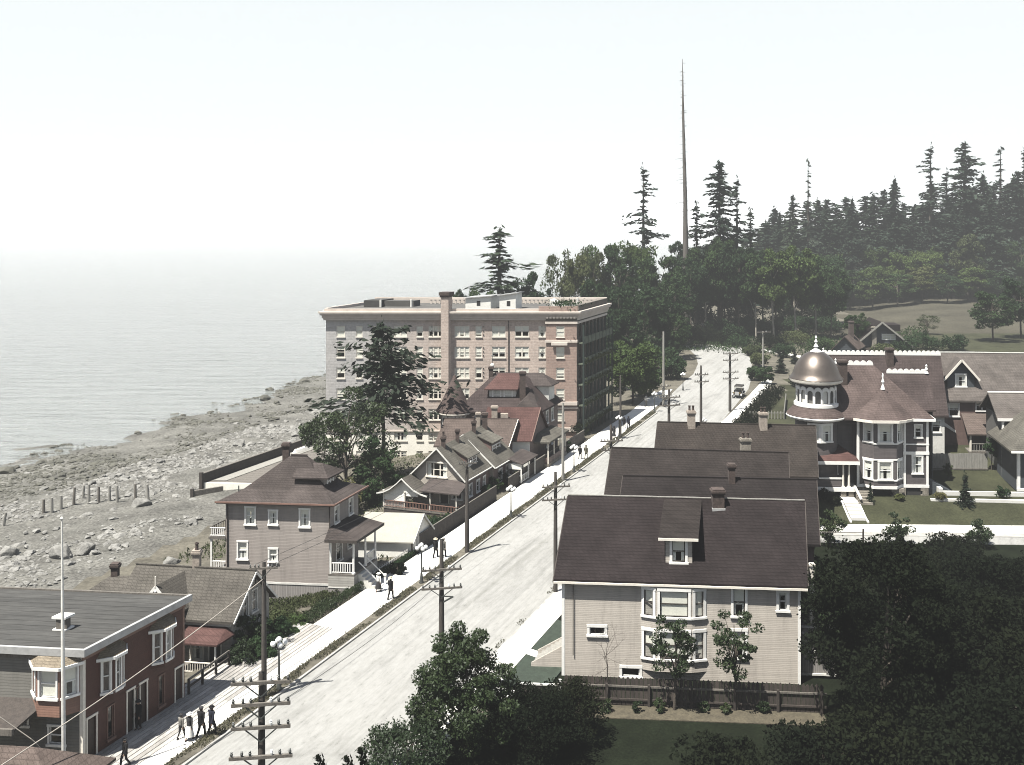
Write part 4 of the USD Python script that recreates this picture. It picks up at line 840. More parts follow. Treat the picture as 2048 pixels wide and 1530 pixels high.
def wing_house():
    up = lambda P, z: np.array([P[0], P[1], z])
    O = (-.6, 117.6); fr = Fr(O, (1, -.02), (.33, .944))
    T = Thing('two_winged_house', 'house with steep red front roof and lower brown wing between bungalow and tower house', 'house', (*O, 0))
    # brown wing
    W, Dp, ze, zr = 8.2, 6.0, 3.65, 5.95; sl = (zr - ze) / (Dp / 2)
    A, B, C, D = [fr(a, b, -1.5) for a, b in ((-W, 0), (0, 0), (0, Dp), (-W, Dp))]
    wall(T, A, B, ze, 'brown_board'); wall(T, B, C, [(0, -1.5), (Dp, -1.5), (Dp, ze), (Dp / 2, zr), (0, ze)], 'brown_board'); wall(T, D, A, [(0, -1.5), (Dp, -1.5), (Dp, ze), (Dp / 2, zr), (0, ze)], 'brown_board')
    r = T.part('wing_roof', gable_slab(fr, -W - .3, .35, [(-.4, ze - .4 * sl + .1), (Dp / 2, zr + .1), (Dp + .4, ze - .4 * sl + .1)], .14), 'roof_brown')
    T.part('barge_board', MB().bar(fr(.38, -.4, ze - .4 * sl), fr(.38, Dp / 2, zr + .02), .06, .18), 'cream_paint', r)
    T.part('ridge_cap', MB().bar(fr(-W - .3, Dp / 2, zr + .13), fr(.35, Dp / 2, zr + .13), .14, .08), 'roof_rose', r)
    # red front
    f2 = Fr((2.15, 119.4), (1, -.02), (.33, .944)); W2, D2, ze, zr = 5.9, 6.4, 4.0, 7.0; sl = (zr - ze) / (D2 / 2)
    A, B, C, D = [f2(a, b, -1.2) for a, b in ((-W2, 0), (0, 0), (0, D2), (-W2, D2))]
    to, _ = wall(T, A, B, ze, 'white_panel'); wall(T, B, C, [(0, -1.2), (D2, -1.2), (D2, ze), (D2 / 2, zr), (0, ze)], 'brown_board'); wall(T, D, A, [(0, -1.2), (D2, -1.2), (D2, ze), (D2 / 2, zr), (0, ze)], 'brown_board')
    r = T.part('front_roof', gable_slab(f2, -W2 - .3, .3, [(-.4, ze - .4 * sl + .1), (D2 / 2, zr + .1), (D2 + .4, ze - .4 * sl + .1)], .14), 'roof_red')
    T.part('barge_board', MB().bar(f2(.33, -.4, ze - .4 * sl), f2(.33, D2 / 2, zr + .02), .06, .18), 'red_trim', r)
    chimney(T, f2(-4.9, 1.9)[:2], .7, .6, 5.2, 7.1, 'pale_brick'); chimney(T, f2(-3.6, 1.6)[:2], .9, .6, 5.0, 6.6, 'pale_brick', cap=False); chimney(T, f2(-6.3, .3)[:2], .5, .5, 4.0, 6.6, 'pale_brick')
wing_house()

def tower_house():
    up = lambda P, z: np.array([P[0], P[1], z])
    O = (3.2, 123.9); fr = Fr(O, (1, -.02), (.36, .933)); W, Dp, ze = 9.6, 7.8, 6.35
    T = Thing('tower_house', 'large red-roofed house with conical corner tower, in front of the apartment block', 'house', (*O, 0))
    A, B, C, D = [fr(a, b, -1.5) for a, b in ((-W, 0), (0, 0), (0, Dp), (-W, Dp))]
    hf = [hole(1.9, 4.3, .9, 1.4), hole(7.2, 4.3, .9, 1.5), hole(8.3, 1.5, .7, 1.5)]
    to, _ = wall(T, A, B, ze, 'brown_board', hf)
    for h in hf: window(T, to, h[0], h[2], h[1] - h[0], h[3] - h[2], blind=.3)
    hr = [hole(1 + 2.1 * k, z, .75, 1.5) for k in range(3) for z in (1.2, 4.2)]
    to, _ = wall(T, B, C, ze, 'brown_board', hr)
    for h in hr: window(T, to, h[0], h[2], .75, 1.5, blind=.3)
    wall(T, C, D, ze, 'brown_board'); wall(T, D, A, ze, 'brown_board')
    T.part('corner_board', MB().box(fr, -.12, .03, -.03, .12, -1, ze), 'cream_paint')
    r = T.part('roof', hip(fr, -W - .5, .55, -.55, Dp + .5, ze, ((-6.6, 3.6, 10.6), (-3.4, 3.6, 10.6)), .18), 'roof_violet')
    # front dormer
    f2 = fr.moved(-6.4, 1.0)
    for P, Q in zip(corners(f2, [(0, 0), (3.3, 0), (3.3, 2.4), (0, 2.4)]), corners(f2, [(3.3, 0), (3.3, 2.4), (0, 2.4), (0, 0)])): wall(T, up(P, 7.0), up(Q, 7.0), 8.95, 'worn_white', name='dormer_wall')
    to = lambda s, z, k=0.0: f2(s, -.005 - k, z)
    window(T, to, .45, 7.65, .95, 1.15, blind=0, c=.1, depth=-.02); window(T, to, 1.9, 7.65, .95, 1.15, blind=0, c=.1, depth=-.02)
    pts = [f2(-.45, -.5, 8.95), f2(3.75, -.5, 8.95), f2(3.75, 2.9, 8.95), f2(-.45, 2.9, 8.95), f2(.3, 2.6, 10.55), f2(3.0, 2.6, 10.55)]
    T.part('dormer_roof', MB().hull(pts + [p - np.array([0, 0, .14]) for p in pts[:4]]), 'roof_red')
    # street dormer and gablet
    f3 = fr.moved(-1.6, 4.2)
    for P, Q in zip(corners(f3, [(0, 0), (1.6, 0), (1.6, 2.2), (0, 2.2)]), corners(f3, [(1.6, 0), (1.6, 2.2), (0, 2.2), (0, 0)])): wall(T, up(P, 6.6), up(Q, 6.6), 8.9, 'worn_white', name='dormer_wall')
    T.part('dormer_roof', hip(f3, -2.0, 2.1, -.4, 2.6, 8.9, ((-2.0, 1.1, 10.3), (.4, 1.1, 10.3)), .12), 'roof_mauve')
    T.part('gablet_roof', MB().hull([fr(-3.0, -.55, ze + .02), fr(.3, -.55, ze + .02), fr(-1.4, 2.2, 8.9), fr(-1.4, .3, 8.2), fr(-2.9, 2.0, ze), fr(.2, 2.0, ze)]), 'roof_mauve')
    chimney(T, fr(-7.1, 3.4)[:2], .55, .6, 9.2, 11.0, 'chimney_brick'); chimney(T, fr(-2.2, .9)[:2], .75, .6, 7.0, 10.75, 'chimney_brick')
    T.part('weather_vane', MB().tube([fr(-7.0, 3.6, 10.5), fr(-7.0, 3.6, 12.7)], .04).tube([fr(-7.2, 3.6, 12.7), fr(-6.7, 3.6, 12.75)], .05), 'iron')
    T.raw('roof_ball', lathe([(0, 0), (.2, .1), (.28, .3), (.2, .5), (0, .6)], fr(-7.0, 3.6, 11.2), 12), 'worn_white')
    # tower
    c = fr(-W - 1.1, .9)
    T.raw('tower_wall', lathe([(1.75, -1.5), (1.75, 6.2)], c, 16), 'brown_board', smooth=True)
    for i, ang in enumerate((-2.3, -1.75, -1.2, -.6)):
        n = np.array([math.cos(ang), math.sin(ang), 0]); t = np.array([-n[1], n[0], 0])
        to = lambda s, z, k=0.0, n=n, t=t: c + n * (1.74 + k) + t * (s - .35) + np.array([0, 0, z])
        window(T, to, 0, 4.55, .7, 1.2, blind=.2, c=.09, depth=-.03)
    T.raw('tower_roof', lathe([(0, 6.1), (2.3, 6.1), (2.3, 6.28), (1.55, 7.5), (.85, 9.0), (.12, 10.6), (0, 10.7)], c, 20), 'roof_rose', smooth=30)
    T.raw('tower_cornice', lathe([(2.05, 5.85), (2.32, 6.0), (2.32, 6.12), (2.0, 6.12)], c, 20), 'cream_paint')
    # porch by the pavement
    f4 = fr.moved(.3, -3.4)
    pts = [f4(-.2, 0, 3.2), f4(2.3, 0, 3.2), f4(2.3, 7.6, 3.2), f4(-.2, 7.6, 3.2), f4(.3, 1.4, 4.0), f4(.3, 6.6, 4.0)]
    T.part('porch_roof', MB().hull(pts + [p - np.array([0, 0, .2]) for p in pts[:4]]), 'roof_moss')
    T.part('porch_floor', MB().box(f4, 0, 2.1, .2, 7.3, -.3, .5), 'stone')
    for b in (.4, 2.7, 5.0, 7.1): post(T, f4(1.95, b, .5), 2.6, .16, 'cream_paint')
    T.part('porch_wall', MB().box(f4, 1.9, 2.05, .5, 7.0, .5, 1.2).box(f4, .1, 1.9, .3, .42, .5, 1.2), 'brown_board')
tower_house()

def hotel():
    up = lambda P, z: np.array([P[0], P[1], z])
    O = (-25.95, 139.5); fr = Fr(O, (1, 0), (.3742, .9274)); W, Dp = 35.1, 14.0; zb, zt = -4.8, 16.05
    T = Thing('apartment_block', 'six-storey brick apartment block with deep cornice, tall chimney and rooftop sheds', 'building', (*O, -3.5))
    X = lambda px: (px - CX) * 139.5 / FOC - O[0]
    cols = [(673, 690, 1), (712, 725, 1), (744, 757, 1), (788, 814, 2), (833, 846, 1), (857, 886, 3), (909, 939, 3), (951, 964, 1), (984, 1011, 2), (1030, 1058, 2), (1077, 1091, 1)]
    pier = X(1094)
    rows = [13.72 - 2.9 * k for k in range(7)]
    hs_u, hs_l = [], []; ws = []
    for k, z in enumerate(rows):
        for a, b, n in cols:
            h = 1.5 if k < 6 else .95
            (hs_u if z > .6 else hs_l).append(hole(X(a), z + (.5 if k == 6 else 0), X(b) - X(a), h)); ws.append((k, X(a), z + (.5 if k == 6 else 0), X(b) - X(a), h, n))
    A, B = fr(0, 0, .55), fr(pier, 0, .55)
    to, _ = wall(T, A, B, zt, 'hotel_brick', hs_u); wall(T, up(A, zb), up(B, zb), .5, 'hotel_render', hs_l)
    r2 = np.random.default_rng(4)
    for k, s, z, w, h, n in ws:
        window(T, to, s, z, w, h, trim='cream_paint', c=0, sash='double' if n == 1 else f'mull{n}', blind=float(r2.choice([.3, .5, .65, .8, .95, .95])), lower=float(r2.choice([0, 0, .3])) or None, depth=.07, sw=.10)
    # corner pier, set forward
    P0, P1 = fr(pier, -.35, zb), fr(W, -.35, zb)
    to2, _ = wall(T, P0, P1, zt, 'hotel_pier', [hole(X(1114) - pier, z, 1.15, 1.5) for z in rows[:6]])
    for z in rows[:6]: window(T, to2, X(1114) - pier, z, 1.15, 1.5, trim='cream_paint', c=.0, blind=float(r2.choice([.6, .8, .9])), blind_mat='blind', depth=.07, sw=.09)
    wall(T, fr(pier, 0, zb), P0, zt, 'hotel_pier')
    f0 = Fr(fr(pier, -.35)[:2], fr.u[:2], fr.v[:2]); pw = W - pier
    for z0, z1, k in ((15.55, 15.85, .14), (12.95, 13.3, .2), (4.25, 4.7, .28), (3.75, 3.95, .12), (.55, 1.1, .2)): T.part('stone_band', MB().box(f0, -.1, pw + .12, -k, .3, z0, z1), 'hotel_stone')
    T.part('window_hood', MB().box(f0, X(1106) - pier, X(1138) - pier, -.45, -.2, 12.6, 12.95), 'hotel_stone')
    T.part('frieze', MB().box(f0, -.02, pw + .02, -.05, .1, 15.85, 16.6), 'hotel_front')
    for q in (.25, .5, .75): T.raw('frieze_disc', lathe([(.0, 0), (.22, 0), (.22, .08), (0, .08)], (0, 0, 0), 12), 'hotel_stone') if False else None
    dn = MB()
    for q in range(9): dn.box(f0, .1 + q * pw / 9, .1 + q * pw / 9 + .26, -.3, -.06, 16.35, 16.6)
    T.part('dentils', dn, 'hotel_stone', kind='stuff')
    T.part('belt_course', MB().box(fr, -.05, pier, -.16, -.005, .5, .66), 'hotel_stone')
    # street front with balconies in greenery
    Q0, Q1 = fr(W, -.35, zb), fr(W, Dp, zb)
    hf = [hole(.8 + 1.75 * c, z - .1, 1.15, 1.9) for c in range(8) for z in rows[:6] if z > -2]
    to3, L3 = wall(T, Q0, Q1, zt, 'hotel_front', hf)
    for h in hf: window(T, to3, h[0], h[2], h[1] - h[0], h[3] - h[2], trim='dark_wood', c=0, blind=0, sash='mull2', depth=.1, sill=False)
    for i, z in enumerate(rows[:6]):
        p = T.part('balcony', MB().add(*arr(MB().prism([(0.3, 0), (L3 - .3, 0), (L3 - .3, 1.0), (.3, 1.0)], lambda s, x, t: to3(s, t, x), z - 1.0, z - .82))), 'balcony_green'); T.part('parapet_panel', MB().prism([(.3, .9), (L3 - .3, .9), (L3 - .3, 1.0), (.3, 1.0)], lambda s, x, t: to3(s, t, x), z - .819, z - .02), 'balcony_green', p)
        if 0 < i < 5:
            v, f = leaf_cloud(520, lambda n: np.array([to3(x, z - .85 + abs(y) * .55, .95 + k * .25) for x, y, k in zip(np.random.default_rng(i).uniform(.2, L3 - .2, n), np.random.default_rng(i + 9).normal(0, .6, n), np.random.default_rng(i + 19).uniform(-.5, 1.2, n))]), .28, i)
            T.raw('creeper', (v, f), 'leaf_olive', p)
    cm = MB()
    for c in range(9): cm.add(*arr(MB().bar(to3(.45 + c * 1.75 - .12 if c else .2, zb + 1, .9), to3(.45 + c * 1.75 - .12 if c else .2, 15.4, .9), .22)))
    T.part('balcony_post', cm, 'post_green')
    wall(T, fr(W, Dp, zb), fr(0, Dp, zb), zt, 'hotel_brick'); wall(T, fr(0, Dp, zb), fr(0, 0, zb), zt, 'hotel_brick')
    T.part('stone_band', MB().box(fr, W - .1, W + .14, -.36, Dp, 15.55, 15.85), 'hotel_stone')
    # cornice all round
    for z0, z1, k, m in ((16.05, 16.35, .18, 'hotel_stone'), (16.35, 16.75, .32, 'hotel_cornice'), (16.75, 17.05, .52, 'hotel_cornice'), (17.05, 17.3, .66, 'hotel_stone')):
        T.part('cornice', MB().box(fr, -k, W + k, -k - .2, Dp + k, z0, z1), m)
    T.part('roof_deck', MB().box(fr, .2, W - .2, .2, Dp - .2, 17.3, 17.36), 'roof_tar')
    ps = MB().box(fr, -.1, W + .1, -.3, .1, 17.3, 17.62)
    T.part('parapet', ps, 'hotel_cornice'); T.part('parapet', MB().box(fr, -.1, W + .1, Dp - .2, Dp + .1, 17.3, 18.25), 'hotel_stone'); T.part('parapet', MB().box(fr, -.1, .2, .1, Dp - .2, 17.3, 17.75), 'hotel_stone')
    T.part('parapet', MB().box(fr, pier - 1, W + .15, -.45, -.301, 17.3, 18.0), 'hotel_pier'); T.part('parapet', MB().box(fr, W - .2, W + .15, .1, Dp, 17.3, 18.1), 'hotel_front')
    bal = MB()
    for q in range(40): bal.box(fr, 9 + q * .62, 9.2 + q * .62, Dp - 1.6, Dp - 1.45, 17.36, 17.95)
    bal.box(fr, 8.8, 34, Dp - 1.65, Dp - 1.4, 17.95, 18.08); T.part('roof_balustrade', bal, 'hotel_stone')
    for (a, w, b, d, h, m) in ((18.2, 3.6, 3.0, 3.2, 1.75, 'white_panel'), (23.2, 2.3, 2.6, 2.4, 2.2, 'white_panel')):
        q = T.part('roof_shed', MB().prism([(a, 17.36), (a + w, 17.36), (a + w, 17.36 + h), (a, 17.36 + h * .86)], lambda x, z, t: fr(x, t, z), b, b + d), m)
        T.part('shed_roof', MB().prism([(a - .25, 17.36 + h * .85), (a + w + .25, 17.36 + h * 1.02), (a + w + .25, 17.36 + h * 1.02 + .12), (a - .25, 17.36 + h * .85 + .12)], lambda x, z, t: fr(x, t, z), b - .25, b + d + .25), 'zinc', q)
        T.part('shed_window', MB().box(fr, a + w * .45, a + w * .45 + .5, b - .02, b + .04, 17.8, 18.5), 'room', q)
    T.part('roof_hatch', MB().prism([(30.2, 17.36), (32.2, 17.36), (32.2, 17.5), (30.2, 18.7)], lambda x, z, t: fr(x, t, z), 3, 5), 'white_panel')
    T.part('roof_tank', MB().box(fr, 2.2, 4.6, 6, 10, 17.36, 18.35), 'gravel_roof'); T.part('roof_tank', MB().box(fr, 4.7, 9.0, 7, 9, 17.36, 18.2), 'roof_tar')
    for a, h in ((4.65, 1.1), (9.1, 1.2), (17.4, 1.3), (33.2, 1.4)): T.part('vent_pipe', MB().tube([fr(a, 6, 17.3), fr(a, 6, 17.3 + h)], .16, 8), 'worn_white')
    v, f = leaf_cloud(500, lambda n: fr(W - 2.2, 1)[None] + np.random.default_rng(3).normal(0, 1, (n, 3)) * np.array([1.2, 2.0, .22]) + np.array([0, 1.5, 18.2]), .3, 3)
    T.raw('foliage', (v, f), 'leaf_dark')
    # chimney up the face
    cx = X(888); T.part('chimney', MB().box(fr, cx, cx + 1.05, -1.0, -.01, zb, 19.3), 'hotel_brick')
    T.part('chimney_cap', MB().box(fr, cx - .12, cx + 1.17, -1.1, .3, 19.3, 19.55).box(fr, cx - .2, cx + 1.25, -1.2, .4, 19.55, 20.0), 'chimney_brick')
    T.part('chimney', MB().box(fr, cx, cx + 1.05, -.009, .2, 16, 19.3), 'hotel_brick')
    T.part('drainpipe', MB().tube([to(X(1017), 16, .1), to(X(1017), 1, .1)], .06), 'dark_wood')
    for q in (763, 848, 893 + 58, 1068): 
        sm = MB()
        for k in range(6):
            for e in range(3): sm.add(*arr(MB().bar(to(X(q) + 1.1, 15.1 - 2.9 * k - .55 * e, .0), to(X(q) + 1.1, 15.1 - 2.9 * k - .55 * e, .08), .13)))
        T.part('wall_tie', sm, 'iron', kind='stuff')
hotel()
# ------------------------------------------------------------------ houses on the land side
up = lambda P, z: np.array([P[0], P[1], z])
def tan_house():
    fr = Fr((3.3, 65.9), (.9965, -.084), (.242, .970)); W, Dp = 15.4, 9.4; ze, zr = 6.5, 10.45; o = .32
    T = Thing('tan_house', 'big tan clapboard house with dark plum roof and bay windows behind the picket fence', 'house', (3.3, 65.9, 0))
    A, B, C, D = [fr(a, b, 0) for a, b in ((0, 0), (W, 0), (W, Dp), (0, Dp))]
    X = lambda px, py=1200: (px - 1124) / (1603 - 1124) * W
    wf = [(X(1470), 4.3, X(1493) - X(1470), 1.75, .6), (X(1560), 4.75, X(1576) - X(1560), 1.15, .2), (X(1180), 2.75, X(1211) - X(1180), .5, 0), (X(1246), .1, 1.15, .55, 0), (X(1470), 1.6, X(1493) - X(1470), 1.7, .5)]
    to, _ = wall(T, A, B, ze, 'tan_board', [hole(*w[:4]) for w in wf])
    for s, z, w, h, bl in wf: window(T, to, s, z, w, h, blind=bl, lower=None if h < 1 else .22, c=.16, sash='single' if h < .7 else 'double', blind_mat='curtain' if bl < .5 else 'blind', sash_mat='dark_wood' if h > 1.6 else None)
    # two-storey bay
    s0, s1 = X(1284), X(1417); dpt, sd = .3, 1.0
    P = [(s0, 0), (s0 + sd, dpt), (s1 - sd, dpt), (s1, 0)]
    for i, ((x0, k0), (x1, k1)) in enumerate(zip(P[:-1], P[1:])):
        a, b = to(x0, .6, k0), to(x1, .6, k1); L = np.hypot(*(b - a)[:2]); c = .17
        hs = [(c + .06, L - c - .06, 1.45, 3.2), (c + .06, L - c - .06, 4.2, 5.86)]
        t2, _ = wall(T, a, b, [(0, .6), (L, .6), (L, 6.12), (0, 6.12)], 'tan_board', hs, name='bay_wall')
        for j, (q0, q1, z0, z1) in enumerate(hs): window(T, t2, q0, z0, q1 - q0, z1 - z0, c=c, sash_mat='dark_wood', blind=[[.55, .85, .8], [.45, .97, .97]][j][i], lower=None)
    T.part('bay_sill', MB().hull([to(x, z, k + (.06 if k else 0)) for x, k in P for z in (4.0, 4.08)]), 'white_paint'); T.part('bay_floor', MB().poly([to(x, .6, k) for x, k in P][::-1]), 'tan_board')
    sl = (zr - ze) / (Dp / 2); za = ze
    hr = [hole(1.5, 4.2, .9, 1.5), hole(5.5, 4.2, .9, 1.5), hole(2.5, 1.2, .9, 1.7)]
    g = [(0, 0), (Dp, 0), (Dp, za), (Dp / 2, zr), (0, za)]
    to2, _ = wall(T, B, C, g, 'tan_board', hr)
    for h in hr: window(T, to2, h[0], h[2], .9, h[3] - h[2], blind=.4)
    wall(T, C, D, ze, 'tan_board')
    hl = [hole(.9, 1.3, 1.0, 1.7), hole(2.6, .3, 1.0, 2.2), hole(5.0, 1.3, 1.4, 1.7), hole(1.2, 4.2, 1.0, 1.6), hole(4.0, 4.2, 1.0, 1.6)]
    to3, _ = wall(T, D, A, g, 'tan_board', hl)
    for h in hl: window(T, to3, h[0], h[2], h[1] - h[0], h[3] - h[2], blind=.4)
    r = T.part('roof', gable_slab(fr, -.5, W + .45, [(-o, ze - sl * o + .2), (Dp / 2, zr + .16), (Dp + o, ze - sl * o + .2)], .2), 'roof_plum')
    T.part('ridge_cap', MB().bar(fr(-.5, Dp / 2, zr + .19), fr(W + .45, Dp / 2, zr + .19), .12, .06), 'grey_post', r)
    T.part('gutter', MB().box(fr, -.5, W + .45, -o - .08, -o - .01, ze - sl * o - .06, ze - sl * o + .07), 'cream_paint', r)
    T.part('frieze_board', MB().box(fr, 0, W, -.035, -.002, ze - .3, ze + .02), 'cream_paint', r)
    for a in (-.53, W + .48): T.part('barge_board', MB().bar(fr(a, -o, ze - sl * o + .02), fr(a, Dp / 2, zr), .06, .22).bar(fr(a, Dp + o, ze - sl * o + .02), fr(a, Dp / 2, zr), .06, .22), 'dark_wood', r)
    for a in (0, W - .15): T.part('corner_board', MB().box(fr, a - .02, a + .17, -.03, .16, 0, ze - .3), 'white_paint')
    T.part('drainpipe', MB().tube([fr(.75, -.1, ze - .2), fr(.75, -.1, 1.4)], .03), 'creosote')
    # dormer
    d0, d1 = X(1331), X(1386); db, dz = .8, 9.05; dB = 4.2
    wd = hole((d1 - d0) / 2 - .42, 7.42, .84, 1.4)
    to4, L4 = wall(T, fr(d0, db, 6.9), fr(d1, db, 6.9), dz, 'tan_board', [wd], name='dormer_wall')
    window(T, to4, wd[0], wd[2], .84, 1.4, c=.17, blind=.55, lower=.3, sash_mat='dark_wood', sill=True)
    for a in (d0, d1): T.part('dormer_cheek', MB().prism([(db, 6.9), (dB, dz + .6), (dB - .2, dz + .75), (db, dz)], lambda b, z, t: fr(t, b, z), a - .03, a + .03), 'roof_plum')
    dr = T.part('dormer_roof', gable_slab(fr, d0 - .42, d1 + .42, [(db - .35, dz + .0), (Dp / 2 - .15, zr + .06)], .12), 'roof_plum_b')
    T.part('dormer_fascia', MB().box(fr, d0 - .42, d1 + .42, db - .4, db - .351, dz - .14, dz + .03), 'cream_paint', dr)
    ch = chimney(T, fr(X(1433), Dp / 2 - .35)[:2], .78, .7, 9.3, 11.05)
    T.part('flashing', MB().box(Fr(fr(X(1433), Dp / 2 - .35)[:2]), -.45, .45, -.42, .0, 9.7, 10.12), 'zinc', ch)
    # back porch on the right
    T.part('porch_floor', MB().box(fr, W + .05, W + 2.3, 1.0, 5, 3.4, 3.55), 'old_wood'); T.part('porch_wall', MB().box(fr, W + .05, W + 2.25, 1.0, 1.06, .2, 3.4), 'lattice_skirt')
    for z in (3.3, 1.7, .2): T.part('porch_rail', MB().box(fr, W + .05, W + 2.35, .9, .99, z, z + .12), 'worn_white')
    post(T, fr(W + .75, 1.2, 3.55), 3.9, .28, 'cream_paint'); post(T, fr(W + 2.2, 1.2, 3.55), 2.2, .12, 'cream_paint')
    for z in (5.6, 5.0, 4.4): T.part('porch_rail', MB().bar(fr(W + .8, 1.2, z), fr(W + 2.3, 1.2, z), .07, .10), 'cream_paint')
    T.part('porch_brace', MB().bar(fr(W + .1, .95, 3.0), fr(W + 1.9, .95, 1.85), .08, .1), 'worn_white')
    # steps to the street
    T.part('step_wall', MB().prism([(0, 0), (-2.2, 0), (-2.2, .35), (0, 1.6)], lambda a, z, t: fr(a - .05, t, z), .9, 1.05), 'tan_board'); T.part('step_wall', MB().prism([(0, 0), (-2.2, 0), (-2.2, .35), (0, 1.6)], lambda a, z, t: fr(a - .05, t, z), 2.9, 3.05), 'tan_board')
    st = MB()
    for k in range(7): st.box(fr, -2.2 + k * .3, -.06, 1.06, 2.89, k * .2 if k else 0, (k + 1) * .2)
    T.part('front_steps', st, 'grey_post')
tan_house()

def row_house(label, pl, pr, zr, halfspan, drop, roofm, chim, wallm='brown_board', left_cap=None):
    """A gable-roofed house of the row; pl, pr: plate positions of the ridge's ends."""
    L0 = dp(pl[0], pl[1], (EYE - zr) * FOC / (pl[1] - HY)); R0 = dp(pr[0], pr[1], (EYE - zr) * FOC / (pr[1] - HY))
    u = (R0 - L0)[:2]; W = np.hypot(*u); fr = Fr(L0[:2] , u / W, (.242, .970)).moved(0, -halfspan); D = 2 * halfspan; ze = zr - drop; sl = drop / halfspan
    T = Thing('dark_roofed_house', label, 'house', fr(0, 0), group=None)
    A, B, C, E = [fr(a, b, -.3) for a, b in ((.4, .35), (W - .4, .35), (W - .4, D - .35), (.4, D - .35))]
    zc = ze + .3 * sl - .1; d2 = D - .7
    g = [(0, -.3), (d2, -.3), (d2, zc), (d2 / 2, zr - .15), (0, zc)]
    hs = [hole(2, 3.2, .9, 1.4), hole(7, 3.2, .9, 1.4), hole(11.5, .8, .9, 1.5)]
    to, _ = wall(T, A, B, zc, wallm, hs)
    for h in hs: window(T, to, h[0], h[2], .9, h[3] - h[2], blind=.4)
    hs = [hole(1.2, 3.0, .9, 1.4), hole(d2 - 2.4, 3.0, .9, 1.4), hole(d2 / 2 - .5, .6, 1, 1.6)]
    for P, Q in ((B, C), (E, A)):
        to, _ = wall(T, P, Q, g, wallm, hs)
        for h in hs: window(T, to, h[0], h[2], h[1] - h[0], h[3] - h[2], blind=.4)
    wall(T, C, E, zc, wallm)
    r = T.part('roof', gable_slab(fr, 0, W, [(-.1, ze), (halfspan, zr), (D + .1, ze)], .18), roofm)
    T.part('ridge_cap', MB().bar(fr(0, halfspan, zr + .02), fr(W, halfspan, zr + .02), .16, .08), roofm, r)
    for a in (-.03, W + .03): T.part('barge_board', MB().bar(fr(a, -.1, ze - .12), fr(a, halfspan, zr - .12), .05, .18).bar(fr(a, D + .1, ze - .12), fr(a, halfspan, zr - .12), .05, .18), 'dark_wood', r)
    for (a, b, w, d, h, m, pots) in chim: chimney(T, fr(a * W, halfspan + b)[:2], w, d, zr - 1.6, zr + h, m, pots)
    T.part('porch_roof', gable_slab(Fr(fr.O[:2], fr.v[:2], -fr.u[:2]), .6, D - .6, [(0.25, 3.1), (2.0, 2.55)], .1), roofm)
    for b in (1, halfspan, D - 1): post(T, fr(-1.8, b, 0), 2.45, .16, 'cream_paint')
    T.part('porch_floor', MB().box(fr, -2.0, .35, .7, D - .7, 0, .3), 'grey_post')
    return T, fr, W
row_house('second dark-roofed house up from the tan one, lowest ridge, round-topped chimney', (1246, 951), (1633, 959), 9.2, 4.7, 3.7, 'roof_dusk', [(.565, -.25, .5, .5, .85, 'chimney_brick', 0)])
row_house('third dark-roofed house in the row, its roof reaching farthest left', (1223, 895), (1577, 905), 9.2, 4.9, 3.7, 'roof_plum_b', [(.76, .45, .85, .6, .75, 'stone', 2)])
T, fr, W = row_house('farthest dark-roofed house of the row, with two pale chimneys carrying pots', (1315, 843.5), (1631, 851), 9.2, 5.2, 3.9, 'roof_plum_c', [(.218, -.35, .72, .7, .95, 'pale_brick', 2), (.672, -.35, .72, .7, .95, 'pale_brick', 2)])

def ornate_cresting(T, p, q, h=.42, parent=None, n=None):
    p, q = np.asarray(p, float), np.asarray(q, float); L = np.linalg.norm(q - p); n = n or max(3, int(L / .55)); d = (q - p) / L
    mb = MB().bar(p + [0, 0, .06], q + [0, 0, .06], .22, .16)
    for k in range(n):
        c = p + (q - p) * (k + .5) / n + np.array([0, 0, .16]); w = L / n * .5
        pts = [c + d * w * math.cos(t) + np.array([0, 0, 1]) * (h - .1) * math.sin(t) + np.array([d[1], -d[0], 0]) * e for e in (-.06, .06) for t in np.linspace(0, math.pi, 6)]
        mb.hull(pts)
    return T.part('cresting', mb, 'white_paint', parent)
def finial(T, p, h=1.1, w=.2, parent=None):
    return T.raw('finial', lathe([(w * 1.2, 0), (w * .7, h * .18), (w * .35, h * .3), (w * .8, h * .45), (w * .5, h * .58), (w * .3, h * .68), (w * .55, h * .8), (w * .3, h * .93), (0, h)], p, 10), 'white_paint', parent, smooth=30)

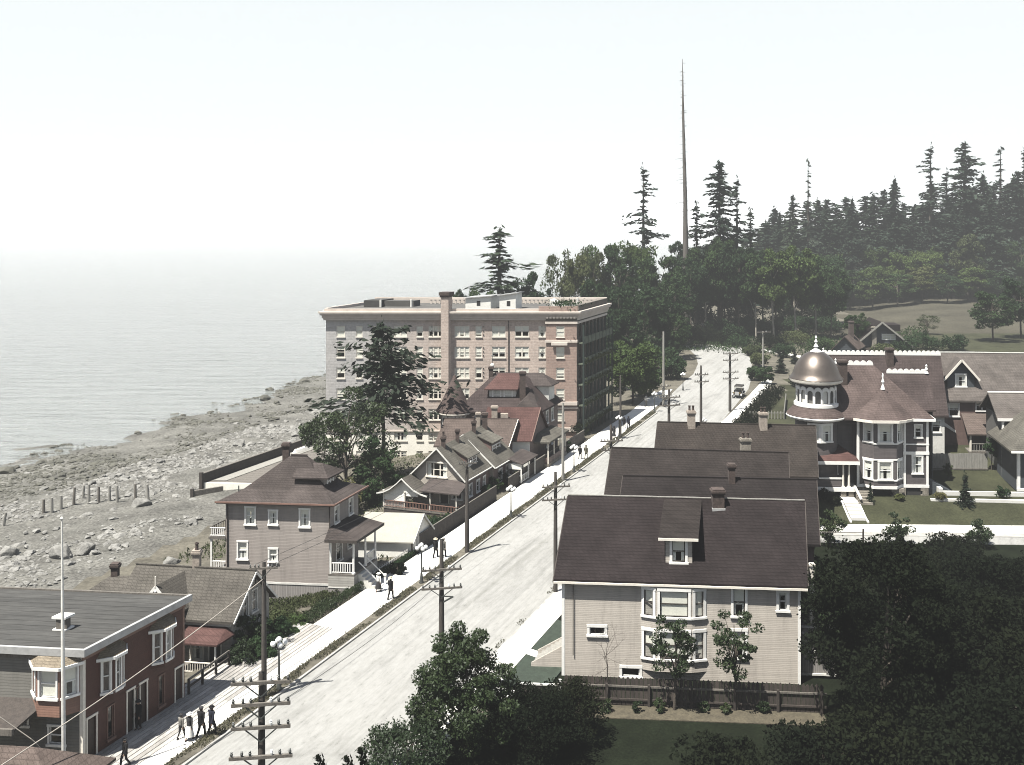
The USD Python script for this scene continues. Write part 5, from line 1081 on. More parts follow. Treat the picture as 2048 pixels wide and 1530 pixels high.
def dome_house():
    fr = Fr((36.1, 104.6), (.9985, -.055), (.16, .987)); W, Dp, zb, ze = 7.3, 9.5, 2.15, 9.35
    T = Thing('domed_house', 'ornate dark house with metal onion dome turret, white trim and bay windows', 'house', (36.1, 104.6, 1.3))
    A, B, C, D = [fr(a, b, zb) for a, b in ((0, 0), (W, 0), (W, Dp), (0, Dp))]
    # right-hand wing front
    w2 = [hole(5.95, 7.35, .62, 1.25), hole(5.75, 3.6, .85, 1.75)]
    to, _ = wall(T, A, B, ze, 'dome_board', w2)
    window(T, to, 5.95, 7.35, .62, 1.25, blind=.3, c=.13); window(T, to, 5.75, 3.6, .85, 1.75, blind=.0, lower=.4, c=.17)
    P = [(.55, 0), (1.45, .95), (3.75, .95), (4.65, 0)]
    for i, ((x0, k0), (x1, k1)) in enumerate(zip(P[:-1], P[1:])):
        a, b = to(x0, zb, k0), to(x1, zb, k1); L = np.hypot(*(b - a)[:2]); c = .13; e = c + (.12 if i != 1 else .42)
        hs = [(e, L - e, 3.15, 4.95), (e, L - e, 7.0, 8.8)]
        t2, _ = wall(T, a, b, [(0, zb), (L, zb), (L, ze), (0, ze)], 'dome_board', hs, name='bay_wall')
        for j, (q0, q1, z0, z1) in enumerate(hs): window(T, t2, q0, z0, q1 - q0, z1 - z0, c=c + .05, blind=.42, lower=.36 if i == 1 else .3)
    for z0, z1 in ((2.15, 2.45), (2.95, 3.1), (5.1, 5.25), (6.75, 6.9)): T.part('bay_band', MB().hull([to(x + (-.04 if x < 2 else .04), z, k + (.05 if k else 0)) for x, k in P for z in (z0, z1)]), 'white_paint')
    T.part('white_band', MB().box(fr, 4.7, W + .06, -.1, -.004, 5.55, 5.85), 'white_paint'); T.part('white_band', MB().box(fr, 4.7, W + .06, -.07, -.004, 6.55, 6.68), 'white_paint'); T.part('white_band', MB().box(fr, -.06, W + .06, -.09, -.004, 2.1, 2.4), 'white_paint')
    for a in (0, 4.78, W - .2): T.part('corner_board', MB().box(fr, a - .03, a + .22, -.055, .2, 2.4, ze), 'white_paint')
    hr = [hole(1.5, 7.0, .8, 1.6), hole(4.5, 7.0, .8, 1.6), hole(2.5, 3.2, .8, 1.7)]
    to5, _ = wall(T, B, C, ze, 'dome_board', hr)
    for h in hr: window(T, to5, h[0], h[2], .8, h[3] - h[2], blind=.3)
    wall(T, C, D, ze, 'dome_board')
    # set-back left part
    sb = 1.1; E, F = fr(-4.4, sb, zb), fr(0, sb, zb)
    wl = [hole(1.6, 6.55, 1.15, 1.75)]
    to6, _ = wall(T, E, F, ze, 'dome_board', [hole(1.0, 3.2, 1.5, 1.7)]); window(T, to6, 1.0, 3.2, 1.5, 1.7, blind=.2, sash='mull2')
    wall(T, F, A, ze, 'dome_board'); wall(T, D, fr(-4.4, Dp, zb), ze, 'dome_board'); wall(T, fr(-4.4, Dp, zb), E, ze, 'dome_board')
    # stone base
    for a0, a1 in ((-.05, 1.5), (3.4, 5.0), (6.5, W)):
        for row in range(3):
            x = a0 + (row % 2) * .18
            while x < a1 - .1:
                w_ = min(float(rng.uniform(.4, .7)), a1 - x); T.part('stone_block', MB().box(fr, x + .01, x + w_ - .01, -.12 + float(rng.uniform(-.02, .03)) - (.6 if 1.0 < x < 4.2 else 0), .2, 1.05 + row * .36, 1.05 + row * .36 + .345), 'stone'); x += w_
    T.part('base_wall', MB().box(fr, -4.4, W - .05, .05, .4, .6, 2.12), 'room')
    # main roof
    r = T.part('roof', hip(fr, -5.2, W + .55, -.55, Dp + .5, ze, ((-.2, 4.6, 14.25), (2.5, 4.6, 14.25)), .2), 'roof_rose')
    T.part('eave_board', MB().box(fr, -.2, W + .6, -.62, -.555, ze - .25, ze + .02).box(fr, W + .555, W + .62, -.6, Dp + .5, ze - .25, ze + .02), 'white_paint', r)
    c0 = fr(2.6, -.55); pts = [fr(a, b, ze + .03) for a, b in ((-.6, -.35), (.5, -1.3), (1.3, -1.75), (3.9, -1.75), (4.7, -1.3), (5.8, -.35), (5.2, 1.8), (0, 1.8))]
    T.part('bay_roof', MB().hull(pts + [p - np.array([0, 0, .2]) for p in pts] + [fr(2.9, 1.35, 12.2)]), 'roof_rose')
    e = [fr(a, b, ze) for a, b in ((-.62, -.37), (.48, -1.35), (1.28, -1.82), (3.92, -1.82), (4.72, -1.35), (5.82, -.37))]
    mb = MB()
    for p, q in zip(e[:-1], e[1:]): mb.bar(p + [0, 0, -.1], q + [0, 0, -.1], .1, .26)
    T.part('eave_board', mb, 'cream_paint'); finial(T, fr(2.9, 1.3, 12.1), 1.75, .2)
    ornate_cresting(T, fr(-.2, 4.6, 14.2), fr(2.5, 4.6, 14.2)); finial(T, fr(-1.5, 4.6, 13.9), 1.0, .2)
    chimney(T, fr(-1.05, 2.9)[:2], .85, .75, 11.0, 14.6)
    ornate_cresting(T, fr(4.3, 6.2, 13.1), fr(8.6, 6.2, 13.1)); finial(T, fr(8.6, 6.2, 13.1), 1.0, .22)
    T.part('wing_roof', slab_along(fr, 0, 0.01, [(0, 0), (1, 0)]) if False else gable_slab(fr, 3.2, 8.9, [(3.2, 9.6), (6.2, 13.1), (9.4, 9.6)], .18), 'roof_violet')
    T.part('wing_wall', MB().prism([(3.6, 2), (9, 2), (9, 9.7), (6.2, 12.9), (3.6, 9.7)], lambda b, z, t: fr(t, b, z), 8.55, 8.65), 'slate_board')
    for b in (.2, .0): pass
    # turret with onion dome
    c = fr(-4.05, 1.35); c = np.array([c[0], c[1], 0.])
    T.raw('round_bay', lathe([(2.15, zb), (2.15, ze)], c, 20), 'dome_board', smooth=True)
    for ang, s in ((-1.35, 1.15), (-1.95, 1.0)):
        n = np.array([math.cos(ang), math.sin(ang), 0]); t = np.array([-n[1], n[0], 0])
        tt = lambda x, z, k=0.0, n=n, t=t: c + n * (2.19 + k) + t * (x - .5) + np.array([0, 0, z])
        window(T, tt, 0, 6.95, 1.0, 1.7, blind=.4, lower=.35, c=.17, depth=-.02)
    T.raw('turret_skirt', lathe([(3.05, ze - .05), (3.05, ze + .12), (2.15, 10.45), (2.0, 10.5)], c, 28), 'roof_rose', smooth=30)
    T.raw('skirt_cornice', lathe([(2.75, ze - .3), (3.02, ze - .16), (3.1, ze - .02), (3.06, ze + .06), (2.6, ze + .06)], c, 28), 'white_paint', smooth=30)
    T.raw('turret_base', lathe([(2.2, 10.35), (2.28, 10.4), (2.28, 10.68), (2.08, 10.72)], c, 28), 'white_paint', smooth=30)
    T.raw('turret_wall', lathe([(1.72, 10.6), (1.72, 12.75)], c, 28), 'dome_board', smooth=True)
    na = 16
    for k in range(na):
        ang = 2 * math.pi * (k + .5) / na; n = np.array([math.cos(ang), math.sin(ang), 0]); t = np.array([-n[1], n[0], 0]); wd = 2 * 2.0 * math.tan(math.pi / na)
        # arcade: column, arch and the glazed light behind it
        R = wd * .36; outer = [(-wd / 2, 0), (wd / 2, 0), (wd / 2, 1.85), *[(wd / 2 * math.cos(a), 1.45 + .55 * math.sin(a)) for a in np.linspace(.6, math.pi - .6, 6)], (-wd / 2, 1.85)]
        inner = [(-R, .1), (R, .1), *[(R * math.cos(a), 1.15 + R * 1.05 * math.sin(a)) for a in np.linspace(0, math.pi, 9)]]
        pg = Polygon([(-wd / 2 + .0, 0.0), (wd / 2, 0.0), (wd / 2, 1.45), *[(wd / 2 * math.cos(a), 1.45 + wd / 2 * .95 * math.sin(a)) for a in np.linspace(.01, math.pi - .01, 9)], (-wd / 2, 1.45)]).difference(Polygon(inner))
        p = T.part('arch', MB().prism(pg, lambda x, z, q: c + n * (1.94 + q) + t * x + np.array([0, 0, 10.7 + z]), 0, .12), 'white_paint')
        T.part('arch_light', MB().prism(Polygon(inner), lambda x, z, q: c + n * (1.80 + q) + t * x + np.array([0, 0, 10.7 + z]), 0, .03), 'arch_glass' if k % 3 else 'curtain', p)
    T.raw('dome_cornice', lathe([(2.0, 12.75), (2.55, 12.85), (2.7, 12.98), (2.75, 13.2), (2.6, 13.28)], c, 32), 'cream_paint', smooth=30)
    T.raw('dome', lathe([(2.74, 13.22), (2.78, 13.3), (2.55, 13.5), (2.38, 13.85), (2.24, 14.3), (2.02, 14.8), (1.68, 15.3), (1.25, 15.72), (.8, 15.98), (.45, 16.1), (0, 16.15)], c, 40), 'dome_metal', smooth=True)
    T.raw('dome_cap', lathe([(.72, 15.95), (.5, 16.15), (.2, 16.35), (.12, 16.6), (0, 16.6)], c, 16), 'white_paint', smooth=30); finial(T, c + [0, 0, 16.55], 1.2, .22)
    # front porch
    f2 = fr.moved(-4.4, -1.3); pw = 4.35
    pts = [f2(-.3, 2.5, 6.3), f2(2.6, 2.5, 6.3), f2(-.3, -.35, 5.15), f2(pw, -.35, 5.15), f2(pw, 2.5, 5.15)]
    T.part('porch_roof', MB().hull(pts + [p - np.array([0, 0, .25]) for p in pts]), 'roof_red'); T.part('porch_fascia', MB().box(f2, -.3, pw + .03, -.42, -.352, 4.78, 5.12), 'white_paint')
    T.part('porch_floor', MB().box(f2, -.2, pw - .2, -.1, 2.35, 2.15, 2.35), 'cottage_grey'); T.part('porch_belt', MB().box(f2, -.2, pw - .3, -.2, -.102, 1.95, 2.4), 'white_paint')
    for a in (2.75, 3.35): post(T, f2(a, .05, 2.35), 2.45, .24, 'cream_paint', 'column', True)
    post(T, f2(-.1, .05, 2.35), 2.45, .2, 'cream_paint')
    T.part('porch_wall', MB().box(f2, 0, 2.6, .0, .12, 2.4, 3.2), 'dome_board'); T.part('porch_cap', MB().box(f2, -.05, 2.6, -.06, .18, 3.2, 3.34), 'white_paint')
    for a in (2.5, 3.3): T.part('pier', MB().box(f2, a, a + .55, -.1, .45, .9, 2.14), 'stone')
    st = MB()
    for k in range(5): st.box(f2, pw - .35, pw + 1.1, -.5 - k * .32, -.2 - k * .32, 1.0, 2.1 - k * .2)
    T.part('porch_steps', st, 'stone'); T.part('stair_rail', MB().bar(f2(pw - .45, -.1, 2.5), f2(pw - .1, -1.9, 1.65), .2, .16), 'white_paint')
    T.part('cellar_hatch', MB().prism([(W + .1, 1.2), (W + 2.6, 1.2), (W + 2.6, 1.5), (W + .1, 2.9)], lambda a, z, t: fr(a, t, z), .5, 2.2), 'slate_board')
dome_house()

def red_long_house():
    fr = Fr((37.6, 118.6), (.9985, -.055), (.2, .98)); W, Dp, ze, zr = 13.4, 8, 7.6, 13.55
    T = Thing('long_red_roofed_house', 'house with long purplish roof and white scalloped ridge, behind the domed house', 'house', (37.6, 118.6, 2))
    sl = (zr - ze) / (Dp / 2)
    A, B, C, D = [fr(a, b, 1.2) for a, b in ((0, 0), (W, 0), (W, Dp), (0, Dp))]; g = [(0, 1.2), (Dp, 1.2), (Dp, ze), (Dp / 2, zr - .15), (0, ze)]
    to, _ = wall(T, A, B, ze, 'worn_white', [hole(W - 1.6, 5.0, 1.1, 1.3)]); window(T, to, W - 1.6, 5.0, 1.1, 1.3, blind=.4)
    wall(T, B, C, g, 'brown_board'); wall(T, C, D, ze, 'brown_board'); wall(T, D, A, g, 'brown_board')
    T.part('roof', gable_slab(fr, -.3, W + .4, [(-.4, ze - .4 * sl), (Dp / 2, zr), (Dp + .4, ze - .4 * sl)], .2), 'roof_violet')
    ornate_cresting(T, fr(-.3, Dp / 2, zr - .02), fr(W + .4, Dp / 2, zr - .02), .5)
    finial(T, fr(-.25, Dp / 2, zr), .8, .2); chimney(T, fr(7.6, 3.4)[:2], .8, .7, 12, 14.1)
red_long_house()
def dormer_house():
    fr = Fr((51.7, 121.5), (.998, -.06), (.2, .98)); W, Dp, ze, zr = 11.6, 9.6, 8.45, 13.2
    T = Thing('peaked_dormer_house', 'brown-grey roofed house with one big peaked dormer at the right edge', 'house', (51.7, 121.5, 2.5))
    sl = (zr - ze) / (Dp / 2)
    A, B, C, D = [fr(a, b, 2) for a, b in ((0, 0), (W, 0), (W, Dp), (0, Dp))]; g = [(0, 2), (Dp, 2), (Dp, ze), (Dp / 2, zr - .15), (0, ze)]
    hs = [hole(.3, 6.2, 2.2, 1.5), hole(4.6, 6.9, 1.4, 1.2), hole(7.5, 3.2, 1.2, 1.6)]
    to, _ = wall(T, A, B, ze, 'brown_board', hs)
    for h in hs: window(T, to, h[0], h[2], h[1] - h[0], h[3] - h[2], blind=.4, sash='mull2')
    wall(T, B, C, g, 'brown_board'); wall(T, C, D, ze, 'brown_board'); wall(T, D, A, g, 'brown_board')
    r = T.part('roof', gable_slab(fr, -.5, W + .5, [(-.4, ze - .4 * sl + .1), (Dp / 2, zr + .1), (Dp + .4, ze - .4 * sl + .1)], .2), 'roof_far')
    T.part('ridge_cap', MB().bar(fr(-.5, Dp / 2, zr + .14), fr(W + .5, Dp / 2, zr + .14), .2, .1), 'worn_white', r)
    m, db, dz, dr = 3.0, 1.0, 11.1, 13.0
    hw = hole(1.05, 9.65, 1.1, 1.4)
    to, _ = wall(T, fr(m - 1.6, db, 9.2), fr(m + 1.6, db, 9.2), [(0, 9.2), (3.2, 9.2), (3.2, dz), (1.6, dr - .25), (0, dz)], 'slate_board', [hw], name='dormer_wall'); window(T, to, *[1.05, 9.65, 1.1, 1.4], blind=.2, lower=.35, c=.16)
    for a in (m - 1.6, m + 1.6): T.part('dormer_cheek', MB().prism([(db, 9.2), (db + 2, 11), (db + 2, dz), (db, dz)], lambda b, z, t: fr(t, b, z), a - .03, a + .03), 'slate_board')
    dd = T.part('dormer_roof', slab_along(fr, db - .5, Dp / 2 + .3, [(m - 2.15, dz - .55), (m, dr), (m + 2.15, dz - .55)], .14), 'roof_far')
    for s in (-1, 1): T.part('barge_board', MB().bar(fr(m + s * 2.15, db - .55, dz - .65), fr(m, db - .55, dr - .08), .06, .24), 'cream_paint', dd)
    T.part('porch_roof', gable_slab(fr, 2.8, 8.2, [(-3.2, 4.7), (.05, 6.6)], .14), 'roof_brown')
    T.part('porch_floor', MB().box(fr, 3, 8, -3, -.02, 2.3, 2.6), 'old_wood')
    for a in (3.2, 5.5, 7.8): post(T, fr(a, -2.9, 2.6), 2.1, .18, 'cream_paint')
    railing(T, fr(3.3, -2.9, 2.6), fr(7.7, -2.9, 2.6), .9, pitch=.3, mat='grey_post'); T.part('porch_wall', MB().prism([(0, 5.4), (0, 5.9), (1.9, 4.5), (1.9, 4.2)], lambda a, z, t: fr(a + .2, -t, z), .1, .2), 'white_paint')
dormer_house()
def edge_houses():
    fr = Fr((54.3, 111.5), (.998, -.06), (.2, .98)); T = Thing('small_gabled_house', 'small house with white-edged gable roof cut off by the right edge, porch posts', 'house', (54.3, 111.5, 2))
    W, Dp, ze, zr = 9, 7, 7.9, 10.2
    for P, Q in zip(corners(fr, [(.4, 0), (W, 0), (W, Dp), (.4, Dp)]), corners(fr, [(W, 0), (W, Dp), (.4, Dp), (.4, 0)])): wall(T, up(P, 1), up(Q, 1), ze, 'far_board')
    r = T.part('roof', gable_slab(fr, -.3, W, [(-.5, ze), (Dp / 2, zr), (Dp + .5, ze)], .2), 'roof_far'); T.part('ridge_cap', MB().bar(fr(-.3, Dp / 2, zr + .05), fr(W, Dp / 2, zr + .05), .3, .14), 'white_paint', r); T.part('gutter', MB().box(fr, -.3, W, -.65, -.5, ze - .2, ze + .05), 'white_paint', r)
    for a in (.3,): post(T, fr(a, -.4, 1.6), 6.1, .2)
    fr = Fr((53.2, 105.2), (.998, -.06), (.2, .98)); T = Thing('slate_house', 'slate-coloured house with white corner board and hipped roof at the right edge', 'house', (53.2, 105.2, 1.3))
    W, Dp, ze = 10, 8, 5.85
    for P, Q in zip(corners(fr, [(0, 0), (W, 0), (W, Dp), (0, Dp)]), corners(fr, [(W, 0), (W, Dp), (0, Dp), (0, 0)])): wall(T, up(P, 1.4), up(Q, 1.4), ze, 'slate_board')
    T.part('roof', hip(fr, -.9, W + .8, -.8, Dp + .8, ze, ((3.6, 4, 10.4), (7, 4, 10.4)), .2), 'roof_moss'); T.part('gutter', MB().box(fr, -.9, W, -.92, -.81, ze - .2, ze + .02), 'white_paint')
    T.part('corner_board', MB().box(fr, -.05, .25, -.05, .25, 1.6, ze - .2), 'white_paint'); T.part('base_board', MB().box(fr, -.1, W, -.12, -.005, 1.5, 1.8), 'white_paint')
edge_houses()
def far_houses():
    c = dp(1762, 700, 212); fr = Fr(c[:2], (1, -.04), (.1, .99)); z0 = 1.2; zr = EYE - 203 * .106; W = 9.8; ze = EYE - 250 * .106
    T = Thing('dark_chalet', 'dark shingled chalet with broad low gable and white window near the meadow', 'house', (*c[:2], 2))
    a0, a1 = -5.8, 6.2; sl = (zr - ze) / 6
    to, _ = wall(T, fr(a0 + .9, 0, z0), fr(a1 - .9, 0, z0), [(0, z0), (a1 - a0 - 1.8, z0), (a1 - a0 - 1.8, ze + .5), (-a0 - .9, zr - .3), (0, ze + .5)], 'slate_board', [hole(5.2, ze + 1.2, 2.6, 1.0)])
    window(T, to, 5.2, ze + 1.2, 2.6, 1.0, sash='mull3', blind=.9, c=.15)
    wall(T, fr(a1 - .9, 0, z0), fr(a1 - .9, 9, z0), ze + .5, 'slate_board'); wall(T, fr(a0 + .9, 9, z0), fr(a0 + .9, 0, z0), ze + .5, 'slate_board')
    r = T.part('roof', slab_along(fr, -1.1, 10, [(a0 - .4, ze - .2), (0, zr), (a1 + .4, ze - .2)], .25), 'roof_dusk')
    for s, a in ((-1, a0 - .4), (1, a1 + .4)): T.part('barge_board', MB().bar(fr(a, -1.15, ze - .4), fr(0, -1.15, zr - .1), .08, .34), 'grey_post', r)
    for s, a in ((-1, a0 + .8), (1, a1 - .8)): T.part('side_dormer', MB().prism([(2, zr - 2.3), (7, zr - 2.3), (7, zr - .9), (2, zr - .9)], lambda b, z, t: fr(t * s, b, z), 1.2, 4.6), 'roof_plum')
    T.part('porch_roof', gable_slab(fr, a0, a1, [(-2.6, ze - 1.6), (-.05, ze - .3)], .15), 'roof_plum_c'); chimney(T, fr(-1.6, -.35)[:2], .9, .7, z0, zr - 1.4, 'stone')
    c = dp(1690, 705, 205); fr = Fr(c[:2], (1, -.04), (.5, .86)); zr = EYE - 232 * .1025; ze = zr - 2.8
    T = Thing('small_gabled_cottage', 'small dark gable with brick chimney left of the dark chalet', 'cottage', (*c[:2], 2))
    wall(T, fr(-2.2, 0, 1), fr(2.2, 0, 1), [(0, 1), (4.4, 1), (4.4, ze + .4), (2.2, zr - .2), (0, ze + .4)], 'slate_board'); wall(T, fr(2.2, 0, 1), fr(2.2, 7, 1), ze + .4, 'slate_board'); wall(T, fr(-2.2, 7, 1), fr(-2.2, 0, 1), ze + .4, 'slate_board')
    T.part('roof', slab_along(fr, -.5, 7.2, [(-2.8, ze), (0, zr), (2.8, ze)], .2), 'roof_brown'); chimney(T, fr(.3, 4.5)[:2], .9, .9, zr - 2, zr + 2.3)
far_houses()
# ------------------------------------------------------------------ lane, boardwalk, fences, street furniture
ORD = ['first', 'second', 'third', 'fourth', 'fifth', 'sixth', 'seventh', 'eighth', 'ninth', 'tenth', 'eleventh', 'twelfth', 'thirteenth', 'fourteenth', 'fifteenth', 'sixteenth', 'seventeenth', 'eighteenth', 'nineteenth', 'twentieth', 'twenty-first', 'twenty-second', 'twenty-third', 'twenty-fourth', 'twenty-fifth', 'twenty-sixth', 'twenty-seventh', 'twenty-eighth', 'twenty-ninth', 'thirtieth']
T = Thing('lane_pavement', None, None, (45, 96, 0), kind='structure')
fr = Fr((29.5, 95.2), (.9985, -.035), (.05, .998))
for k in range(16): T.part('slab', MB().box(fr, k * 2.4 + .012, (k + 1) * 2.4 - .012, 0.75, 3.3, -.3, .10 + .006 * (k % 3)), 'concrete')
T.part('kerb', MB().box(fr, 0, 40, -.15, .05, -.3, .09), 'kerb'); T.part('lane_surface', MB().box(fr, -2, 40, -2.3, -.16, -.3, .035), 'road'); T.part('grass_strip', MB().box(fr, 0, 40, .06, .73, -.3, .07), 'kerb')
# front path and steps of the domed house
T = Thing('garden_steps', 'pale garden steps with curved side walls climbing to the domed house', 'steps', (35.4, 100, 0))
g0, g1 = gp(1716, 1046), np.array([35.9, 103.3, 1.0]); fr = Fr(g0[:2], (.9985, -.055), (.07, .997))
for k in range(7):
    zs = float(terrain(*fr(0, (k + 1) * .62)[:2])) + .09; T.part('step', MB().box(fr, -.65, .75, k * .62, (k + 1) * .62 if k < 6 else 5.0, -.2, zs), 'concrete')
for a in (-.9, .77): T.part('side_wall', MB().prism([(-.5, -.2), (-.5, .3), (.4, .45), (3.2, 1.35), (3.2, -.2)], lambda b, z, t: fr(t, b, z), a, a + .18), 'worn_white')
T = Thing('garden_wall', 'low concrete wall and path edge between the domed house and the slate house', 'wall', (46, 104, 1.3)); fr = Fr((44.6, 104.2), (1, -.06), (.1, 1))
T.part('wall', MB().box(fr, 0, 9, 0, .2, 1.0, 1.75), 'concrete'); T.part('path_edge', MB().box(fr, -1.5, 9, -1.9, -1.6, 1.0, 1.45), 'concrete'); T.part('post', MB().box(fr, -.3, .1, -.6, .2, 1, 2.2), 'worn_white')
# boardwalk by the store
T = Thing('boardwalk', None, None, (*kp(3.5, -5)[:2], 0), kind='structure')
pw = .335
for k in range(12):
    d0 = 2.35 + k * pw; s = -28.0 + (k * 2.7) % 5
    ends = [-30.0]
    while s < 6.3: ends.append(s); s += 5.6
    ends.append(6.4 if k < 9 else 3.0)
    for a, b in zip(ends[:-1], ends[1:]):
        if b - a < .3: continue
        q = [kp(d0 + .026, a + .01), kp(d0 + pw - .026, a + .01), kp(d0 + pw - .026, b - .01), kp(d0 + .026, b - .01)]
        zt = .15 + float(rng.uniform(0, .014)); T.part('plank', MB().hull([p + [0, 0, z] for p in q for z in (.06, zt)]), ['plank', 'plank_pale', 'plank_dark'][int(rng.integers(3))])
T.part('under_deck', MB().prism([tuple(kp(2.3, -30)[:2]), tuple(kp(2.3, 6.3)[:2]), tuple(kp(6.4, 3)[:2]), tuple(kp(6.4, -30)[:2])], lambda x, y, t: np.array([x, y, t]), -.1, .055), 'dark_wood')
T = Thing('guard_rail', 'dark timber guard rail along the boardwalk beside the grey cottage', 'railing', (-19.9, 65, .1))
R = [np.array([-20.35, 62.95, .12]), np.array([-19.9, 64.3, .12]), np.array([-19.45, 65.7, .12]), np.array([-19.0, 67.1, .12])]
for p in R: T.part('post', MB().bar(p - [0, 0, .3], p + [0, 0, 1.0], .14), 'dark_wood')
for h in (.95, .5): T.part('rail', MB().bar(R[0] + [0, 0, h], R[3] + [0, 0, h], .07, .13), 'old_wood' if h > .8 else 'dark_wood')
# dark board fence below the bungalows
T = Thing('board_fence', 'long dark board fence along the pavement in front of the two bungalows', 'fence', kp(4.5, 33))
n = 58
for k in range(n):
    s0 = 24.2 + k * .31; h = 1.5 + float(rng.uniform(-.03, .03)); p = [kp(4.45, s0), kp(4.45, s0 + .295), kp(4.49, s0 + .295), kp(4.49, s0)]
    T.part('board', MB().hull([q + [0, 0, z] for q in p for z in (-.2, h)]), 'dark_wood')
for z in (.35, 1.2): T.part('rail', MB().bar(kp(4.54, 24.2, z), kp(4.54, 42.1, z), .09, .07), 'dark_wood')
T.part('cap', MB().bar(kp(4.47, 24.2, 1.56), kp(4.47, 42.1, 1.56), .12, .05), 'old_wood')
for s in (24.0, 23.1): T.part('gate_post', MB().bar(kp(4.5, s, -.2), kp(4.5, s, 1.75), .18), 'worn_white')
T = Thing('dark_fence', 'dark solid fence running from the bungalow porch to the apartment block', 'fence', kp(4.5, 55))
for k in range(34):
    s0 = 45.5 + k * .8; p = [kp(4.4, s0), kp(4.4, s0 + .77), kp(4.46, s0 + .77), kp(4.46, s0)]
    T.part('panel', MB().hull([q + [0, 0, z] for q in p for z in (-.2, 1.55)]), 'dark_wood')
T.part('cap', MB().bar(kp(4.43, 45.5, 1.58), kp(4.43, 72.6, 1.58), .14, .06), 'old_wood')
T = Thing('white_picket_fence', 'short low white picket fence beside the pink house steps', 'fence', kp(4.9, 18.5))
for k in range(22): T.part('picket', MB().bar(kp(4.8, 16.6 + k * .3, -.1), kp(4.8, 16.6 + k * .3, .72), .09, .03), 'worn_white')
for z in (.2, .55): T.part('rail', MB().bar(kp(4.84, 16.5, z), kp(4.84, 23.1, z), .03, .08), 'worn_white')
# picket fence before the tan house
T = Thing('picket_fence', 'tall brown pointed picket fence in front of the tan house', 'fence', (11, 62, 0))
fr = Fr((3.25, 62.1), (.9965, -.084), (.084, .9965))
for k in range(58):
    x = k * .272; h = 1.78 + float(rng.uniform(-.03, .03)); lean = float(rng.normal(0, .012))
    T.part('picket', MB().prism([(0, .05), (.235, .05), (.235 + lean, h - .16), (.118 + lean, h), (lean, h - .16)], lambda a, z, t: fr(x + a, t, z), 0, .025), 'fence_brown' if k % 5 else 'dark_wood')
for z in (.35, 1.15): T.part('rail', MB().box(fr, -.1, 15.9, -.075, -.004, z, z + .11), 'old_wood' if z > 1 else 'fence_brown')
for k in range(7): T.part('post', MB().box(fr, k * 2.6 - .07, k * 2.6 + .07, -.2, -.078, -.2, 1.4), 'dark_wood')
T.part('end_post', MB().box(fr, -.35, -.17, -.3, -.12, -.2, 1.55), 'worn_white')
T = Thing('plank_fence', 'low dark plank fence with white top rail by the tan house corner', 'fence', (1.5, 61.5, 0))
fr2 = Fr((.35, 62.3), (.9965, -.084), (.084, .9965))
for k in range(6): T.part('plank', MB().box(fr2, 0, 2.55, 0, .04, .05 + k * .17, .205 + k * .17), 'dark_wood')
T.part('top_rail', MB().box(fr2, -.05, 2.6, -.05, .09, 1.08, 1.17), 'white_paint')
for a in (0, 2.5): T.part('post', MB().box(fr2, a - .06, a + .07, -.13, -.002, -.2, 1.25), 'old_wood')
# front lawn and paths of the tan house
single('flower_bed', MB().prism([(3.3, 60.35), (18.8, 59.2), (18.9, 60.75), (3.3, 62.0)], lambda x, y, t: np.array([x, y, t]), -.1, .05), 'flower_bed', kind='structure')
T = Thing('front_garden', None, None, (1.5, 70, 0), kind='structure')
T.part('lawn', MB().prism([tuple(kp(-12.35, 3.5)[:2]), tuple(kp(-12.35, 7.6)[:2]), tuple(kp(-15.4, 6.6)[:2]), tuple(kp(-15.4, 2.6)[:2])][::-1], lambda x, y, t: np.array([x, y, t]), -.1, .13), 'garden_lawn')
T.part('lawn', MB().prism([tuple(kp(-12.35, 8.6)[:2]), tuple(kp(-12.35, 14)[:2]), tuple(kp(-15.4, 13)[:2]), tuple(kp(-15.4, 7.6)[:2])][::-1], lambda x, y, t: np.array([x, y, t]), -.1, .13), 'garden_lawn')
T.part('path', MB().prism([tuple(kp(-12.32, .6)[:2]), tuple(kp(-12.32, 2.4)[:2]), tuple(kp(-15.3, 2.4)[:2]), tuple(kp(-15.3, .6)[:2])][::-1], lambda x, y, t: np.array([x, y, t]), -.1, .115), 'concrete')
T.part('path', MB().prism([tuple(kp(-12.32, 7.65)[:2]), tuple(kp(-12.32, 8.55)[:2]), tuple(kp(-15.3, 7.6)[:2]), tuple(kp(-15.3, 6.7)[:2])][::-1], lambda x, y, t: np.array([x, y, t]), -.1, .115), 'concrete')
# yard fences behind the domed house and across the street
T = Thing('yard_fence', 'weathered board fence across the yard behind the domed house', 'fence', (48, 113, 2))
fr = Fr((44.0, 113.5), (1, -.03), (.03, 1))
for k in range(34): T.part('board', MB().box(fr, k * .29, k * .29 + .275, 0, .03, 1.6, 3.55 + float(rng.uniform(-.05, .05))), 'grey_post')
T.part('rail', MB().box(fr, 0, 9.9, -.07, -.004, 1.75, 1.87), 'old_wood')
T = Thing('lot_fence', 'pale picket enclosure beside the road left of the domed house', 'fence', (38, 150, 0))
a, b, c = gp(1500, 838), gp(1568, 838), gp(1572, 800)
for P, Q in ((a, b), (b, c)):
    m = int(np.linalg.norm(Q - P) / .45)
    for k in range(m): q = P + (Q - P) * k / m; T.part('picket', MB().bar(q, q + [0, 0, 1.15], .3, .05), 'grey_post')
    T.part('rail', MB().bar(P + [0, 0, .9], Q + [0, 0, .9], .07), 'grey_post')

